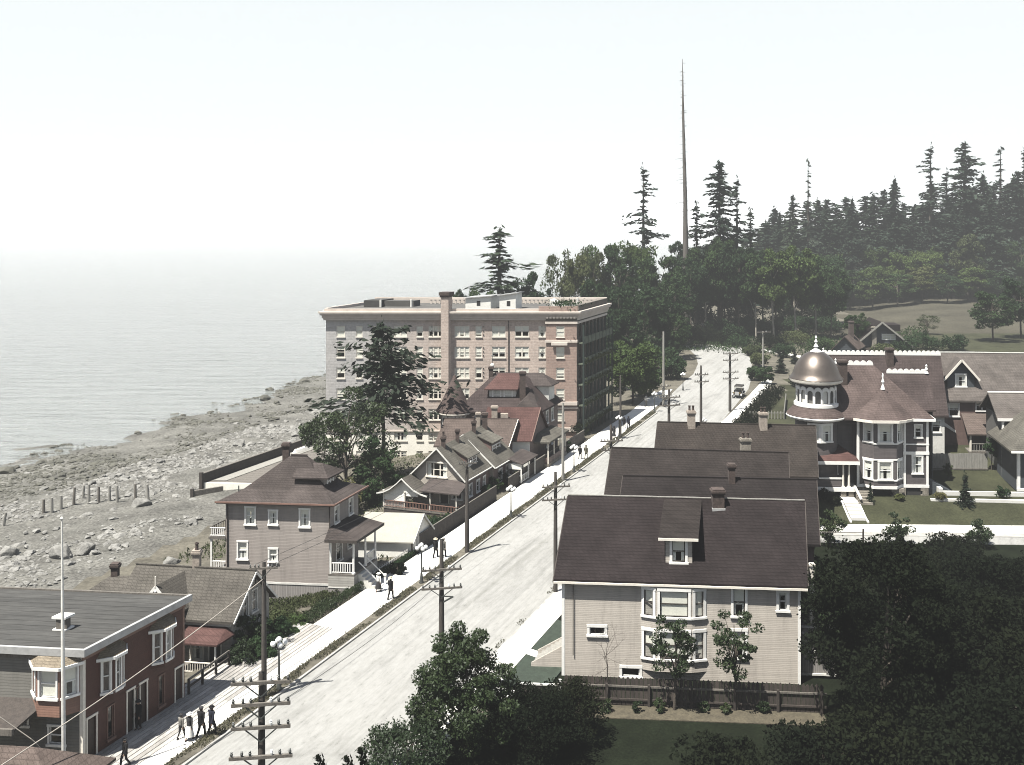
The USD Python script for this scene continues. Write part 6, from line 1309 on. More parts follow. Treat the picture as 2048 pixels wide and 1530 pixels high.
def pole(px, py, top, label, arms=(), r=.15, mat='creosote', stub=0.4, zb=0.0, Y=None, awid=2.4, adir=None, mount=False):
    b = gp(px, py, zb) if Y is None else np.array([(px - CX) * Y / FOC, Y, zb]); Y = b[1]; H = EYE - (top - HY) * Y / FOC
    T = Thing('utility_pole', label, 'utility pole', b)
    T.part('pole', MB().tube([b - [0, 0, stub], b + [0, 0, H * .5 - b[2] * .5], [b[0], b[1], H]], [r * 1.15, r, r * .72], 9), mat, smooth=True)
    ad = np.array([*(KN * -1), 0]) if adir is None else np.array([*adir, 0.]); ad = ad / np.linalg.norm(ad); fw = np.array([-ad[1], ad[0], 0])
    for py_, w in arms:
        z = EYE - (py_ - HY) * Y / FOC; c = np.array([b[0], b[1], z]) - fw * (r + .06)
        p = T.part('crossarm', MB().bar(c - ad * w / 2, c + ad * w / 2, .10, .12), 'old_wood')
        T.part('brace', MB().bar(c - ad * w * .3, c + [0, 0, -.55], .04).bar(c + [0, 0, -.55], c + ad * w * .3, .04), 'iron', p)
        for k in (-.46, -.3, -.17, .17, .3, .46): T.raw('insulator', lathe([(.03, .05), (.05, .1), (.06, .17), (.035, .2), (.05, .24), (0, .27)], c + ad * w * k, 6), 'porcelain' if k == .17 else 'iron', p)
    if mount:
        z = H * .62; T.part('equipment_bracket', MB().bar(b + [.15, -.2, z], b + [.75, -.25, z + .35], .09).bar(b + [.15, -.2, z + .35], b + [.75, -.25, z + .35], .06), 'iron')
    return b, H
AD = (.985, .17)
pole(523, 0, 1345, 'thick near utility pole with four crossarms rising from the bottom edge', [(1360, 2.2), (1403, 2.2), (1449, 2.2), (1508, 2.35)], r=.16, Y=38, adir=(.99, .12), mount=True)
PL = pole(528, 1398, 1125, 'slim dark pole with one crossarm beside the cottage shrubs', [(1134, 1.75)], r=.16, adir=(.99, .1), mat='creosote')
pole(883, 1401, 1079, 'dark pole standing in front of the big leafy bush, two crossarms', [(1137, 2.5), (1174, 2.55)], r=.17, adir=AD, mount=True)
PL2 = pole(934, 1107, 924, 'dark pole at the kerb before the gabled bungalow, crossarm at its top', [(926, 1.7)], r=.18, adir=(.9, .3))
pole(1111, 1186, 944, 'pole with two crossarms at the left end of the tan house roof', [(972, 2.3), (998, 2.3)], r=.16, adir=AD)
pole(1126, 963, 806, 'plain armless pole at the kerb before the tower house', [], r=.17, mat='grey_post')
pole(1222, 1077, 849, 'short-topped pole rising behind the third dark roof, two crossarms', [(881, 2.2), (899, 2.0)], r=.17, adir=AD)
pole(1241, 878, 750, 'slim pole at the kerb by the apartment block garden', [], r=.15, mat='creosote')
pole(1338, 954, 779, 'pole rising behind the farthest dark roof beside its first chimney', [(794, 2.6), (810, 2.6)], r=.18, adir=AD)
pole(1327, 814, 663, 'tall pale pole in front of the round green tree', [(772, 2.4), (790, 2.6)], r=.2, mat='grey_post', adir=AD)
pole(1402, 886, 731, 'pole in mid-road view between the two chimneys, two crossarms', [(749, 1.9), (763, 2.0)], r=.17, adir=AD)
pole(1460, 823, 705, 'pole beside the motor car, four crossarms', [(707, 2.5), (720, 2.5), (744, 2.6), (757, 2.6)], r=.2, adir=AD)
pole(1526, 756, 662, 'far pole shaped like a letter T beyond the motor car', [(664, 3.0)], r=.17, mat='grey_post', adir=AD)

lp = [('post', MB().tube([(0, 0, 0), (0, 0, .1), (0, 0, .12), (0, 0, .7), (0, 0, .75), (0, 0, 2.75)], [.2, .2, .15, .1, .075, .045], 10), 'iron', True), ('bracket', MB().tube([(-.36, 0, 2.62), (-.2, 0, 2.55), (0, 0, 2.62), (.2, 0, 2.55), (.36, 0, 2.62)], .025, 6).tube([(0, -.36, 2.62), (0, 0, 2.6), (0, .36, 2.62)], .025, 6), 'iron', True)]
for x, y, z in ((0, 0, 3.0), (-.36, 0, 2.78), (.36, 0, 2.78), (0, -.36, 2.78), (0, .36, 2.78)): lp += [('globe', trimesh.creation.icosphere(2, .17).apply_translation((x, y, z + .05)), 'globe', True), ('globe_holder', lathe([(.09, 0), (.1, .06), (0, .06)], (x, y, z - .14), 8), 'iron', False)]
lamp_kind = class_of('lamp_kind', lp)
for px, py, ht, lab in ((558, 1379, 3.35, 'globe street lamp nearest the boardwalk, beside the slim dark pole'), (843, 1166, 3.3, 'globe street lamp at the kerb before the white garage'), (1022, 1036, 3.3, 'globe street lamp at the kerb opposite the bungalow hedge'), (1148, 944, 3.3, 'globe street lamp beside the two strolling men'),
                        (1238, 877, 3.2, 'globe street lamp at the kerb by the apartment block entrance'), (1309, 823, 3.1, 'globe street lamp before the round green tree'), (1366, 780, 3.1, 'farthest globe street lamp where the road bends'), (1408, 880, 3.0, 'globe street lamp on the right pavement, above the farthest dark roof')):
    copy_of(lamp_kind, 'street_lamp', lab, 'street lamp', gp(px, py, .1), .4, ht / 3.2, 'globe street lamps along the kerb')
def wire(pts, r, name, label, mat='wire'):
    pts = np.asarray(pts, float); t = np.linspace(0, len(pts) - 1, 24); P = np.stack([np.interp(t, range(len(pts)), pts[:, k]) for k in range(3)], 1); P[:, 2] -= .35 * np.sin(np.linspace(0, np.pi, 24)) * (len(pts) == 2)
    single(name, MB().tube(P, r, 5), mat, label, 'cable')
b, H = PL; b2, H2 = PL2
wire([(b[0], b[1], H - 1.0), (-24.8, 44.0, 4.5)], .028, 'overhead_cable', 'pale slack cable crossing the dark red store front from the slim pole', 'cord')
wire([dp(-60, 1392, 50), dp(0, 1434, 50.5), dp(68, 1482, 51), dp(108, 1528, 52), dp(150, 1600, 53)], .03, 'overhead_cable', 'pale cable hanging in the lower left corner before the awning', 'cord')
for k, (dx, dz) in enumerate(((.55, -.1), (-.5, -.1))): wire([(b[0] + dx, b[1], H + dz), (b2[0] + dx, b2[1], H2 + dz)], .014, 'overhead_wire', f'thin wire across the pink house front, {["street-side", "house-side"][k]} one of two')
for k, dx in enumerate((.9, -.9)): wire([(dp(883, 1137, 62.4)[0] + dx, 62.4, 8.3), (dp(523, 1403, 38)[0] + dx, 38, 11.8)], .011, 'overhead_wire', f'faint wire over the road between the two near poles, {["kerb-side", "road-side"][k]} one')

# ------------------------------------------------------------------ people and the motor car
def capsule(p, q, r0, r1=None):
    s = trimesh.creation.icosphere(1, 1.0).vertices; r1 = r0 if r1 is None else r1
    return m3.Manifold.hull_points(np.vstack([np.asarray(p) + s * r0, np.asarray(q) + s * r1]).astype(np.float32))
def joined(parts, smooth_=.04):
    m = m3.Manifold()
    for p in parts: m = m + p
    v, f = arr(m.refine_to_length(smooth_)); t = trimesh.Trimesh(v, f); trimesh.smoothing.filter_taubin(t, iterations=6); return t
def person(loc, height, facing, label, top, bottom='trousers', tcol='cloth_black', bcol='cloth_black', hat=None, hatcol='cloth_charcoal', stride=.26, sw=1., arm=.5, group=None):
    """A walking figure; facing: plan angle of the walking direction."""
    T = Thing('person', label, 'person', loc, group, rotz=facing - math.pi / 2, scale=height / 1.75, local=True)
    L, R = -1, 1; hipz = .92; st = stride
    foot = {L: np.array([-.10, -st, .09]), R: np.array([.10, st * .95, .07])}; hip = {s: np.array([.09 * s, 0, hipz]) for s in (L, R)}
    knee = {L: np.array([-.10, -st * .28 + .06, .49]), R: np.array([.10, st * .55 + .05, .50])}
    sh = {s: np.array([.19 * sw * s, 0, 1.42]) for s in (L, R)}; elb = {L: np.array([-.25, .04 + .1 * arm, 1.13]), R: np.array([.25, -.12 * arm, 1.13])}; wr = {L: np.array([-.25, .13 + .2 * arm, .90]), R: np.array([.25, -.02 - .2 * arm, .88])}
    head = np.array([0, .02, 1.62]); b = [capsule((0, 0, 1.30), (0, 0, 1.36), .15 * sw, .14 * sw), capsule((0, 0, .98), (0, 0, 1.3), .13, .14 * sw), capsule((0, 0, 1.44), (0, .01, 1.55), .055, .05), capsule(head, head + [0, .015, -.05], .098, .08), capsule(head + [0, .09, -.02], head + [0, .105, -.035], .018), capsule(head + [-.098, 0, -.01], head + [-.10, 0, -.04], .02), capsule(head + [.098, 0, -.01], head + [.10, 0, -.04], .02)]
    for s in (L, R):
        b += [capsule(hip[s], knee[s], .082, .055), capsule(knee[s], foot[s], .056, .038), capsule(foot[s], foot[s] + [0, .13, -.05], .04, .03), capsule(sh[s], elb[s], .05, .04), capsule(elb[s], wr[s], .04, .028), capsule(wr[s], wr[s] + [0, .015, -.07], .03, .034), capsule(wr[s] + [0, .03, -.03], wr[s] + [0, .06, -.08], .012, .009)]
        b += [capsule(wr[s] + [0, -.025 + .017 * k, -.08], wr[s] + [0, -.02 + .02 * k, -.16 + .012 * abs(k - 1.4)], .0095, .008) for k in range(4)]
    T.part('body', joined(b, .045), 'skin', smooth=True)
    eye = MB()
    for s in (-.034, .034): eye.mesh(trimesh.creation.icosphere(0, .011).apply_translation(head + [s, .088, .005]))
    eye.mesh(trimesh.creation.box((.04, .01, .008)).apply_translation(head + [0, .088, -.055])); T.part('face_features', eye, 'hair')
    jz = .80 if top == 'jacket' else .95
    j = [capsule((0, 0, 1.28), (0, -.005, 1.38), .175 * sw, .155 * sw), capsule((0, 0, jz + .1), (0, 0, 1.3), .165, .165 * sw)]
    for s in (L, R): j += [capsule(sh[s], elb[s], .068, .055), capsule(elb[s], wr[s] + (elb[s] - wr[s]) * (.06 if top == 'jacket' else .2), .054, .044), capsule((0, 0, 1.42), sh[s], .075, .07)]
    if top == 'jacket': j += [capsule((-.06, 0, jz), (.06, 0, jz), .15), capsule((0, 0, jz + .25), (0, 0, jz), .16, .165)]
    T.part('jacket' if top == 'jacket' else 'shirt', joined(j), tcol, smooth=True)
    if bottom == 'trousers':
        q = [capsule((-.06, 0, .95), (.06, 0, .95), .135)]
        for s in (L, R): q += [capsule(hip[s], knee[s], .105, .078), capsule(knee[s], foot[s] + [0, -.01, .0], .076, .06)]
        T.part('trousers', joined(q), bcol, smooth=True)
    elif bottom == 'breeches':
        q = [capsule((-.06, 0, .95), (.06, 0, .95), .13)] + [capsule(hip[s], knee[s], .10, .08) for s in (L, R)]
        T.part('breeches', joined(q), bcol, smooth=True)
        for s in (L, R): T.part('stocking', joined([capsule(knee[s], foot[s], .062, .045)]), 'cloth_black', smooth=True)
    else:
        T.raw('skirt', lathe([(.13, 1.02), (.19, .9), (.24, .6), (.30, .28), (.28, .28), (.2, .6)], (0, 0, 0), 14), bcol, smooth=True)
    for s in (L, R): T.part('shoe', joined([capsule(foot[s] + [0, -.04, -.03], foot[s] + [0, .15, -.05], .05, .036)]), 'shoe', smooth=True)
    T.raw('hair', lathe([(.06, -.07), (.105, -.03), (.108, .03), (.085, .085), (0, .115)], head + [0, -.015, .0], 12), 'hair', smooth=True)
    if hat == 'cap': T.raw('hat', lathe([(.115, .03), (.14, .06), (.135, .10), (0, .13)], head, 12), hatcol, smooth=True)
    elif hat == 'boater': T.raw('hat', lathe([(.10, .05), (.21, .05), (.21, .07), (.11, .075), (.11, .15), (0, .155)], head, 14), hatcol)
    elif hat == 'fedora': T.raw('hat', lathe([(.10, .035), (.18, .05), (.18, .065), (.115, .07), (.10, .16), (0, .17)], head, 14), hatcol)
    return T
AW = math.atan2(KT[1], KT[0])
G = lambda x, y, z=.13: gp(x, y, z)
person(G(250, 1531, .16), 1.5, AW + math.pi - .3, 'figure in dark suit with white collar, alone at the lower edge of the boardwalk', 'jacket', hat='cap')
person(G(277, 1458, .16), 1.7, AW + math.pi, 'dark figure standing in the shadowed store doorway', 'jacket', hat='fedora', stride=.06)
person(G(362, 1477), 1.42, AW, 'boy in light shirt and dark breeches, leftmost of the four walkers', 'shirt', 'breeches', 'cloth_grey', 'cloth_charcoal', 'cap')
person(G(379, 1480), 1.55, AW, 'girl in dark jacket, white skirt and white hat among the four walkers', 'jacket', 'skirt', 'cloth_charcoal', 'cloth_white', 'boater', 'cloth_white')
person(G(402, 1473), 1.72, AW, 'man in dark suit and cap, walking between the girl and another man', 'jacket', hat='cap', sw=1.08)
person(G(423, 1471), 1.72, AW - .15, 'man in black suit at the kerb side of the four walkers', 'jacket', hat='fedora', sw=1.08, hatcol='cloth_black', arm=1.1, tcol='cloth_navy', bcol='cloth_black')
T = person(G(757, 1183), 1.5, AW, 'woman in white blouse and dark skirt by the pink house steps', 'shirt', 'skirt', 'cloth_white', 'cloth_charcoal', 'boater', 'cloth_white')
person(G(781, 1198), 1.72, AW, 'man in black suit and pale hat, alone on the pavement before the pink house', 'jacket', hat='boater', hatcol='straw', sw=1.05)
person(G(871, 1115), 1.7, AW, 'figure in black with pale hat beside the garage gate', 'jacket', hat='boater', hatcol='straw')
person(G(887, 1115), 1.72, AW, 'man in grey suit walking next to the figure in black with pale hat', 'jacket', tcol='cloth_grey', bcol='cloth_charcoal', hat='cap', hatcol='cloth_grey')
person(G(1160, 918), 1.68, AW, 'man in dark clothes, darker of the two strollers before the tower house', 'jacket', hat='cap')
person(G(1172, 918), 1.72, AW, 'man in olive grey suit, paler of the two strollers before the tower house', 'jacket', tcol='cloth_olive', bcol='cloth_olive', hat='fedora', hatcol='cloth_olive')
person(G(1228, 876), 1.65, AW, 'dark figure nearest the apartment block corner, left of the kerb pole', 'jacket', 'skirt', 'cloth_charcoal', 'cloth_charcoal', 'boater', 'cloth_charcoal')
person(G(1248, 857), 1.7, AW, 'left figure of the dark pair by the apartment block entrance', 'jacket', hat='cap')
person(G(1257, 857), 1.72, AW, 'right figure of the dark pair by the apartment block entrance', 'jacket', hat='fedora', tcol='cloth_navy')
person(G(1292, 812), 1.6, AW + math.pi, 'small figure in pale shirt in front of the dark hedge far up the pavement', 'shirt', tcol='cloth_white', bcol='cloth_grey', hat='boater', hatcol='cloth_white')

T = Thing('motor_car', 'black open motor car with folded canvas top parked at the right kerb', 'car', gp(1477, 794), rotz=AW - math.pi / 2 + math.pi, local=True)
lf = Fr((0, 0)); 
T.part('body', MB().prism([(-1.75, .62), (.55, .62), (.55, 1.18), (.35, 1.22), (.3, 1.02), (-.35, 1.0), (-.45, 1.24), (-.65, 1.24), (-.7, 1.0), (-1.3, 1.0), (-1.45, 1.3), (-1.75, 1.25)], lambda y, z, t: np.array([t, y, z]), -.68, .68), 'car_black')
T.part('hood', MB().hull([(x, y, z) for x, y, z in [(-.42, .55, .62), (.42, .55, .62), (-.42, 1.6, .62), (.42, 1.6, .62), (-.36, .55, 1.15), (.36, .55, 1.15), (-.3, 1.6, 1.08), (.3, 1.6, 1.08)]]), 'car_black')
T.part('radiator', MB().box(lf, -.33, .33, 1.601, 1.68, .6, 1.12), 'zinc'); T.part('chassis', MB().box(lf, -.4, .4, -1.8, 1.7, .45, .6), 'iron')
for s in (-1, 1):
    T.raw('headlamp', arr(MB().tube([(s * .5, 1.55, .98), (s * .5, 1.75, .98)], [.07, .13], 10)), 'brass')
    for y in (-1.35, 1.35):
        a = np.linspace(0, 2 * np.pi, 17); w = T.part('wheel', MB().tube([(s * .72, y + .36 * math.cos(t), .42 + .36 * math.sin(t)) for t in a], .06, 6, False), 'rubber', smooth=True)
        sp = MB()
        for t in a[:-1:2]: sp.bar((s * .72, y, .42), (s * .72, y + .34 * math.cos(t), .42 + .34 * math.sin(t)), .04)
        T.part('spokes', sp.tube([(s * .64, y, .42), (s * .78, y, .42)], .08, 8), 'worn_white', w)
        T.part('fender', MB().prism([(y - .55, .62), (y - .3, .86), (y, .93), (y + .3, .86), (y + .55, .6), (y + .5, .58), (y + .28, .82), (y, .89), (y - .28, .82), (y - .5, .6)], lambda yy, z, t: np.array([t, yy, z]), s * .58, s * .86), 'car_black')
    T.part('running_board', MB().box(lf, min(s * .62, s * .85), max(s * .62, s * .85), -.8, .8, .42, .46), 'car_black')
T.part('windshield', MB().box(lf, -.62, .62, .5, .53, 1.2, 1.72), 'glass'); T.part('windshield_frame', MB().bar((-.64, .51, 1.18), (-.64, .51, 1.75), .04).bar((.64, .51, 1.18), (.64, .51, 1.75), .04).bar((-.64, .51, 1.75), (.64, .51, 1.75), .04), 'brass')
T.part('canvas_top', MB().hull([(x, y, z) for x in (-.66, .66) for y, z in ((.55, 1.82), (.5, 1.92), (-1.6, 1.95), (-1.75, 1.7))]), 'canvas')
for x in (-.62, .62):
    for y in (-.5, -1.6): T.part('top_bow', MB().bar((x, y, 1.2), (x, y * .95, 1.85), .03), 'iron')
T.part('seat', MB().box(lf, -.6, .6, -.35, .1, 1.0, 1.12).box(lf, -.6, .6, -1.3, -.8, 1.0, 1.12), 'canvas')

# ------------------------------------------------------------------ the beach
PIL = [(275, 880, 968, 0), (327, 870, 962, 0), (385, 855, 947, 0), (462, 805, 927, 4), (520, 790, 885, 6), (560, 785, 902, 0), (622, 800, 903, 0), (690, 795, 898, 0), (738, 792, 903, 0), (853, 783, 898, 0), (935, 785, 893, -4), (20, 960, 1035, 14)]
for k, (x, a, b_, ln) in enumerate(PIL):
    px, top, bot = x / 3.151, 720 + a / 3.151, 720 + b_ / 3.151; p = gt(px, bot); h = (bot - top) * p[1] / FOC * 1.02
    lab = 'weathered piling leaning hard over at the far left of the beach' if ln == 14 else f'weathered piling on the beach, {ORD[k]} from the left in the upright row' 
    single('beach_piling', MB().tube([p - [0, 0, .5], p + [h * math.tan(math.radians(ln)) * .5, 0, h * .5], p + [h * math.tan(math.radians(ln)), 0, h]], [.2, .18, .15], 8), 'grey_post' if k % 3 else 'old_wood', lab, 'piling', 'old pilings on the beach')
def rock(seed, flat=.62):
    g = np.random.default_rng(seed); t = trimesh.creation.icosphere(3, 1.0); v = t.vertices
    n = meshkit.fbm(v * 1.3 + g.uniform(0, 50, 3), 4, seed); q = np.sign(g.normal(0, 1, (9, 3))); dirs = g.normal(0, 1, (9, 3)); dirs /= np.linalg.norm(dirs, axis=1, keepdims=True)
    r = np.minimum((.62 + .75 * n), np.min(np.where((v @ dirs.T) > .15, g.uniform(.5, .8, 9) / np.maximum(v @ dirs.T, .15), 9), 1)); t.vertices = v * r[:, None] * np.array([1, .8, flat]); return t
rocks = [class_of(f'boulder_kind_{k:03d}', [('stone', rock(k + 1), 'wet_boulder' if k > 3 else 'boulder', True)]) for k in range(6)]
g = np.random.default_rng(11)
named = [(279, 1013, 2.2, 'largest pale boulder on the beach, beside the pilings'), (168, 1103, 1.8, 'big pale round boulder in the lower beach'), (15, 1107, 2.0, 'big grey boulder at the left frame edge low on the beach'), (122, 1112, 2.3, 'long flat pale boulder left of the round one'),
         (340, 1128, 1.8, 'pale boulder just behind the grey cottage chimney'), (385, 1050, 1.5, 'flat pale boulder left of the pink house balcony'), (540, 782, 2.2, 'dark boulder at the water line near the apartment block'), (608, 765, 2.4, 'rounded dark boulder nearest the apartment block'),
         (530, 800, 2.2, 'broad dark boulder at the shore below the far water line'), (15, 945, 2.4, 'dark weedy boulder at the far left water line'), (450, 885, 1.7, 'pale boulder of the cluster above the deck'), (478, 890, 1.8, 'pale blocky boulder at the right of the cluster above the deck'), (275, 867, 1.2, 'lone boulder standing in the shallow water')]
for x, y, s, lab in named:
    p = gt(x, y); copy_of(rocks[4 + int(g.integers(2)) if 'dark' in lab or 'lone' in lab else int(g.integers(4))], 'boulder', lab, 'boulder', p + [0, 0, .1 * s], g.uniform(0, 6.3), np.array([s, s, s]) * .62, 'boulders on the beach')
zone = [((0, 400), (1010, 1190), 95, .75), ((0, 330), (905, 960), 75, .85), ((330, 650), (785, 870), 95, .85), ((360, 560), (850, 900), 45, .75), ((60, 320), (950, 1010), 25, .6)]
for (xa, xb), (ya, yb), n_, s_ in zone:
    for _ in range(n_):
        x, y = g.uniform(xa, xb), g.uniform(ya, yb); p = gt(x, y); d = (p[:2] - KO) @ KN
        if d < 37 or d > 90 + 12 * float(ss(170, 215, p[1])): continue
        s = s_ * g.uniform(.35, 1.0) ** 1.3 * 1.3; wet = d > 66
        zn = 'beside the dark sea wall' if x > 360 and y > 840 else 'toward the apartment block' if x > 330 else 'around the old pilings' if y > 945 and x > 60 and y < 1012 else 'on the lower beach behind the cottage' if y > 1000 else 'at the left water line'
        big = s > s_ * .75
        lab = f'{"larger" if big else "smaller"} {"weedy dark" if wet else "pale grey"} boulder {zn}'
        copy_of(rocks[(4 + int(g.integers(2))) if wet and g.random() < .8 else int(g.integers(4))], 'boulder', lab, 'boulder', p + [0, 0, .05 * s], g.uniform(0, 6.3), s * np.array([g.uniform(.7, 1.5), g.uniform(.7, 1.2), g.uniform(.6, 1.1)]) * .75, f'{"larger" if big else "smaller"} boulders {zn}' + (', weedy' if wet else ''))
# smaller stones nobody could count
pi = UsdGeom.PointInstancer.Define(stage, '/World/beach_stones'); tag(pi.GetPrim(), 'small stones and cobbles covering the beach', 'stones', kind='stuff')
UsdGeom.Scope.Define(stage, '/World/beach_stones/kinds')
for k in range(3):
    t = rock(40 + k); t = t.simplify_quadric_decimation(face_count=90) if False else trimesh.Trimesh(*arr(trimesh.creation.icosphere(1, 1.0))); t.vertices = t.vertices * (.75 + .5 * np.random.default_rng(k).random((len(t.vertices), 1))) * np.array([1, .85, .6])
    usdkit.mesh(stage, f'/World/beach_stones/kinds/stone_{k:03d}', t, M['boulder' if k < 2 else 'wet_boulder'], False)
pi.CreatePrototypesRel().SetTargets([f'/World/beach_stones/kinds/stone_{k:03d}' for k in range(3)])
N = 42000; dd = 36 + 54 * g.random(N) ** .85; ssv = g.uniform(-8, 190, N); dd = dd + 12 * ss(170, 215, KO[1] + ssv * KT[1] + dd * KN[1]); P2 = KO + ssv[:, None] * KT + dd[:, None] * KN
cl = meshkit.fbm(np.stack([P2[:, 0], P2[:, 1], 0 * dd], -1) * .12, 3, 9); keep = g.random(N) < np.clip((cl - .42) * 6, .03, 1) ; P2, dd = P2[keep], dd[keep]
zz = terrain(P2[:, 0], P2[:, 1]) + ((meshkit.fbm(np.stack([P2[:, 0], P2[:, 1], 0 * dd], -1) * .09, 3, 3) - .5) * 1.1 + (meshkit.fbm(np.stack([P2[:, 0], P2[:, 1], 0 * dd], -1) * .45, 3, 5) - .5) * .45)
n = len(P2); sc = g.uniform(.06, .24, n) * (1 + 1.6 * (g.random(n) < .10)); an = g.uniform(0, 3.14, n)
pi.CreatePositionsAttr(Vt.Vec3fArray.FromNumpy(np.stack([P2[:, 0], P2[:, 1], zz], 1).astype(np.float32))); pi.CreateScalesAttr(Vt.Vec3fArray.FromNumpy((sc[:, None] * np.array([1.2, 1, .9])).astype(np.float32)))
pi.CreateOrientationsAttr(Vt.QuathArray([Gf.Quath(float(math.cos(a)), 0, 0, float(math.sin(a))) for a in an])); pi.CreateProtoIndicesAttr(Vt.IntArray.FromNumpy((np.where(dd > 66, 2, g.integers(0, 2, n))).astype(np.int32)))
# bathing deck behind a dark sea wall
fr = Fr((-38.4, 124.6), (.995, -.06), (.40, .916))
T = Thing('seaside_deck', 'raised boarded deck with pale front wall on the beach behind the pink house', 'deck', (-38.4, 124.6, -4))
T.part('front_wall', MB().box(fr, 0, 12, 0, .3, -5, -2.75), 'hotel_render'); T.part('deck_base', MB().box(fr, .05, 12, .31, 21, -5, -2.8), 'old_wood')
for k in range(30): T.part('deck_board', MB().box(fr, .1, 12, .35 + k * .7, 1.03 + k * .7, -2.799, -2.72 + .01 * (k % 3)), 'old_wood')
T.part('light_strip', MB().box(fr, .5, 2.2, 1, 21, -2.68, -2.64), 'grey_post')
bt = fr(1.2, 18.5, -2.62); T2 = Thing('rowing_boat', 'pale upturned rowing boat lying on the deck below the sea wall', 'boat', bt)
hl = [(math.cos(t) * 1.9 * (1 - .0 * t), math.sin(t) * .62) for t in np.linspace(0, 2 * math.pi, 18, endpoint=False)]
T2.part('hull', MB().hull([bt + fr.v * x + fr.u * y for x, y in hl] + [bt + fr.v * x * .82 + fr.u * y * .6 + [0, 0, .42] for x, y in hl] + [bt + fr.v * x * .7 + [0, 0, .52] for x in (-1.6, 1.6)]), 'worn_white', smooth=30); T2.part('keel', MB().bar(bt + fr.v * -1.3 + [0, 0, .55], bt + fr.v * 1.3 + [0, 0, .55], .07), 'old_wood')
T = Thing('sea_wall', 'long dark board sea wall edging the deck on the beach', 'wall', (-38.4, 125, -3))
for k in range(29): T.part('board', MB().box(fr, -.28, -.02, k * .73, k * .73 + .71, -5, -1.62), 'dark_wood')
T.part('cap', MB().box(fr, -.33, .05, -.1, 21.2, -1.62, -1.54), 'old_wood'); T.part('end_post', MB().box(fr, -.35, .0, -.36, -.06, -5, -1.4), 'dark_wood')
T = Thing('beach_groyne', 'low timber barrier on the beach in front of the deck', 'barrier', gt(410, 992)); p = gt(384, 994); q = gt(446, 984)
for k in range(3): T.part('timber', MB().bar(p + [0, 0, .15 + .24 * k], q + [0, 0, .15 + .24 * k], .3, .22), 'old_wood')
T.part('post', MB().bar(p - [0, 0, .4], p + [0, 0, 1.0], .35), 'dark_wood')
# ------------------------------------------------------------------ trees and gardens
KIND = {}
def kind(name, made, H, R, bark='bark', lf='leaf_mid'): KIND[name] = (tree_kind(name, made, bark, lf), H, R)
for k, (lf, bs, cl) in enumerate((('leaf_mid', .2, 46), ('leaf_dark', .16, 52), ('leaf_light', .3, 40), ('leaf_dark', .34, 44), ('leaf_olive', .2, 40), ('leaf_mid', .36, 36), ('leaf_light', .14, 50))):
    kind(f'leafy_tree_kind_{k:03d}', broadleaf(20 + k, 20, 6.2, bs, 9000, .62, clusters=cl, spread=.23, r0=.26), 20, 6.2, 'pale_bark' if k in (2, 5) else 'bark', lf)
kind('airy_tree_kind', broadleaf(31, 20, 6.0, .2, 3200, .55, clusters=34, spread=.26, limbs=16, hollow=.6), 20, 6.0, 'bark', 'leaf_olive')
for k, (gp_, L, wh, per, den, tp, bt) in enumerate(((.15, 5.5, 36, 9, 11, .6, 0), (.32, 4.6, 30, 7, 9, .5, .5), (.10, 6.0, 38, 10, 11, .75, 0), (.45, 4.0, 28, 6, 8, .45, .5), (.25, 5.0, 30, 7, 11, .5, .2))):
    kind(f'conifer_kind_{k:03d}', conifer(50 + k, 36, L, .18 if k != 3 else .3, wh, per, .88, gp_, .32, tp, den, bare_top=bt), 36, L, 'bark', 'needle_far' if k in (1, 3) else 'needle_mid')
def plant(kn, px, top, hw, Y, name, label, cat='tree', group=None, zb=None, rot=None):
    path, H0, R0 = KIND[kn]; hw = hw * (1.45 if kn.startswith('conifer') else 1.0); x = (px - CX) * Y / FOC; z = float(terrain(x, Y)) if zb is None else zb
    H = EYE - (top - HY) * Y / FOC - z; R = hw * Y / FOC
    copy_of(path, name, label, cat, (x, Y, z), rng.uniform(0, 6.28) if rot is None else rot, np.array([R / R0, R / R0, H / H0]), group)
L_ = lambda k: f'leafy_tree_kind_{k:03d}'; C_ = lambda k: f'conifer_kind_{k:03d}'
# behind the apartment block
plant(C_(4), 1000, 455, 66, 206, 'pine_tree', 'dark pine with open spreading boughs above the apartment block roof')

for k, (px, top, hw, Y, kd) in enumerate(sorted(((868, 588, 13, 232, 1), (930, 566, 32, 205, 1), (962, 556, 34, 200, 0), (1045, 528, 44, 214, 1), (1078, 560, 30, 205, 3), (1035, 575, 40, 198, 1)))):
    plant(L_(kd), px, top, hw, Y, 'leafy_tree', 'tiny treetop left of the tall roof chimney' if k == 0 else f'dark leafy tree behind the apartment block roof, {ORD[k - 1]} from the left around the pine', 'tree', 'trees behind the apartment block')
PARK = 'trees at the front of the park forest'
F1 = [(1125, 483, 44, 226, 'a'), (1158, 500, 40, 222, 4), (1178, 478, 42, 232, 'a'), (1208, 462, 44, 238, 0), (1240, 475, 46, 232, 1), (1195, 545, 42, 205, 1), (1235, 560, 46, 203, 3), (1272, 470, 48, 242, 6), (1285, 555, 48, 212, 1), (1322, 490, 44, 238, 0), (1318, 570, 42, 218, 3), (1345, 530, 40, 232, 1), (1350, 615, 32, 215, 1), (1205, 620, 44, 196, 1), (1262, 610, 40, 200, 1)]
for k, (px, top, hw, Y, kd) in enumerate(sorted(F1, key=lambda q: q[0])): plant('airy_tree_kind' if kd == 'a' else L_(kd), px, top, hw, Y, 'park_tree', f'{["leafy", "dark leafy", "pale leafy", "dark tall", "olive airy", "", "light green"][kd] if kd != "a" else "thin airy"} tree between apartment block and road end, {ORD[k]} from the left', 'tree', PARK)
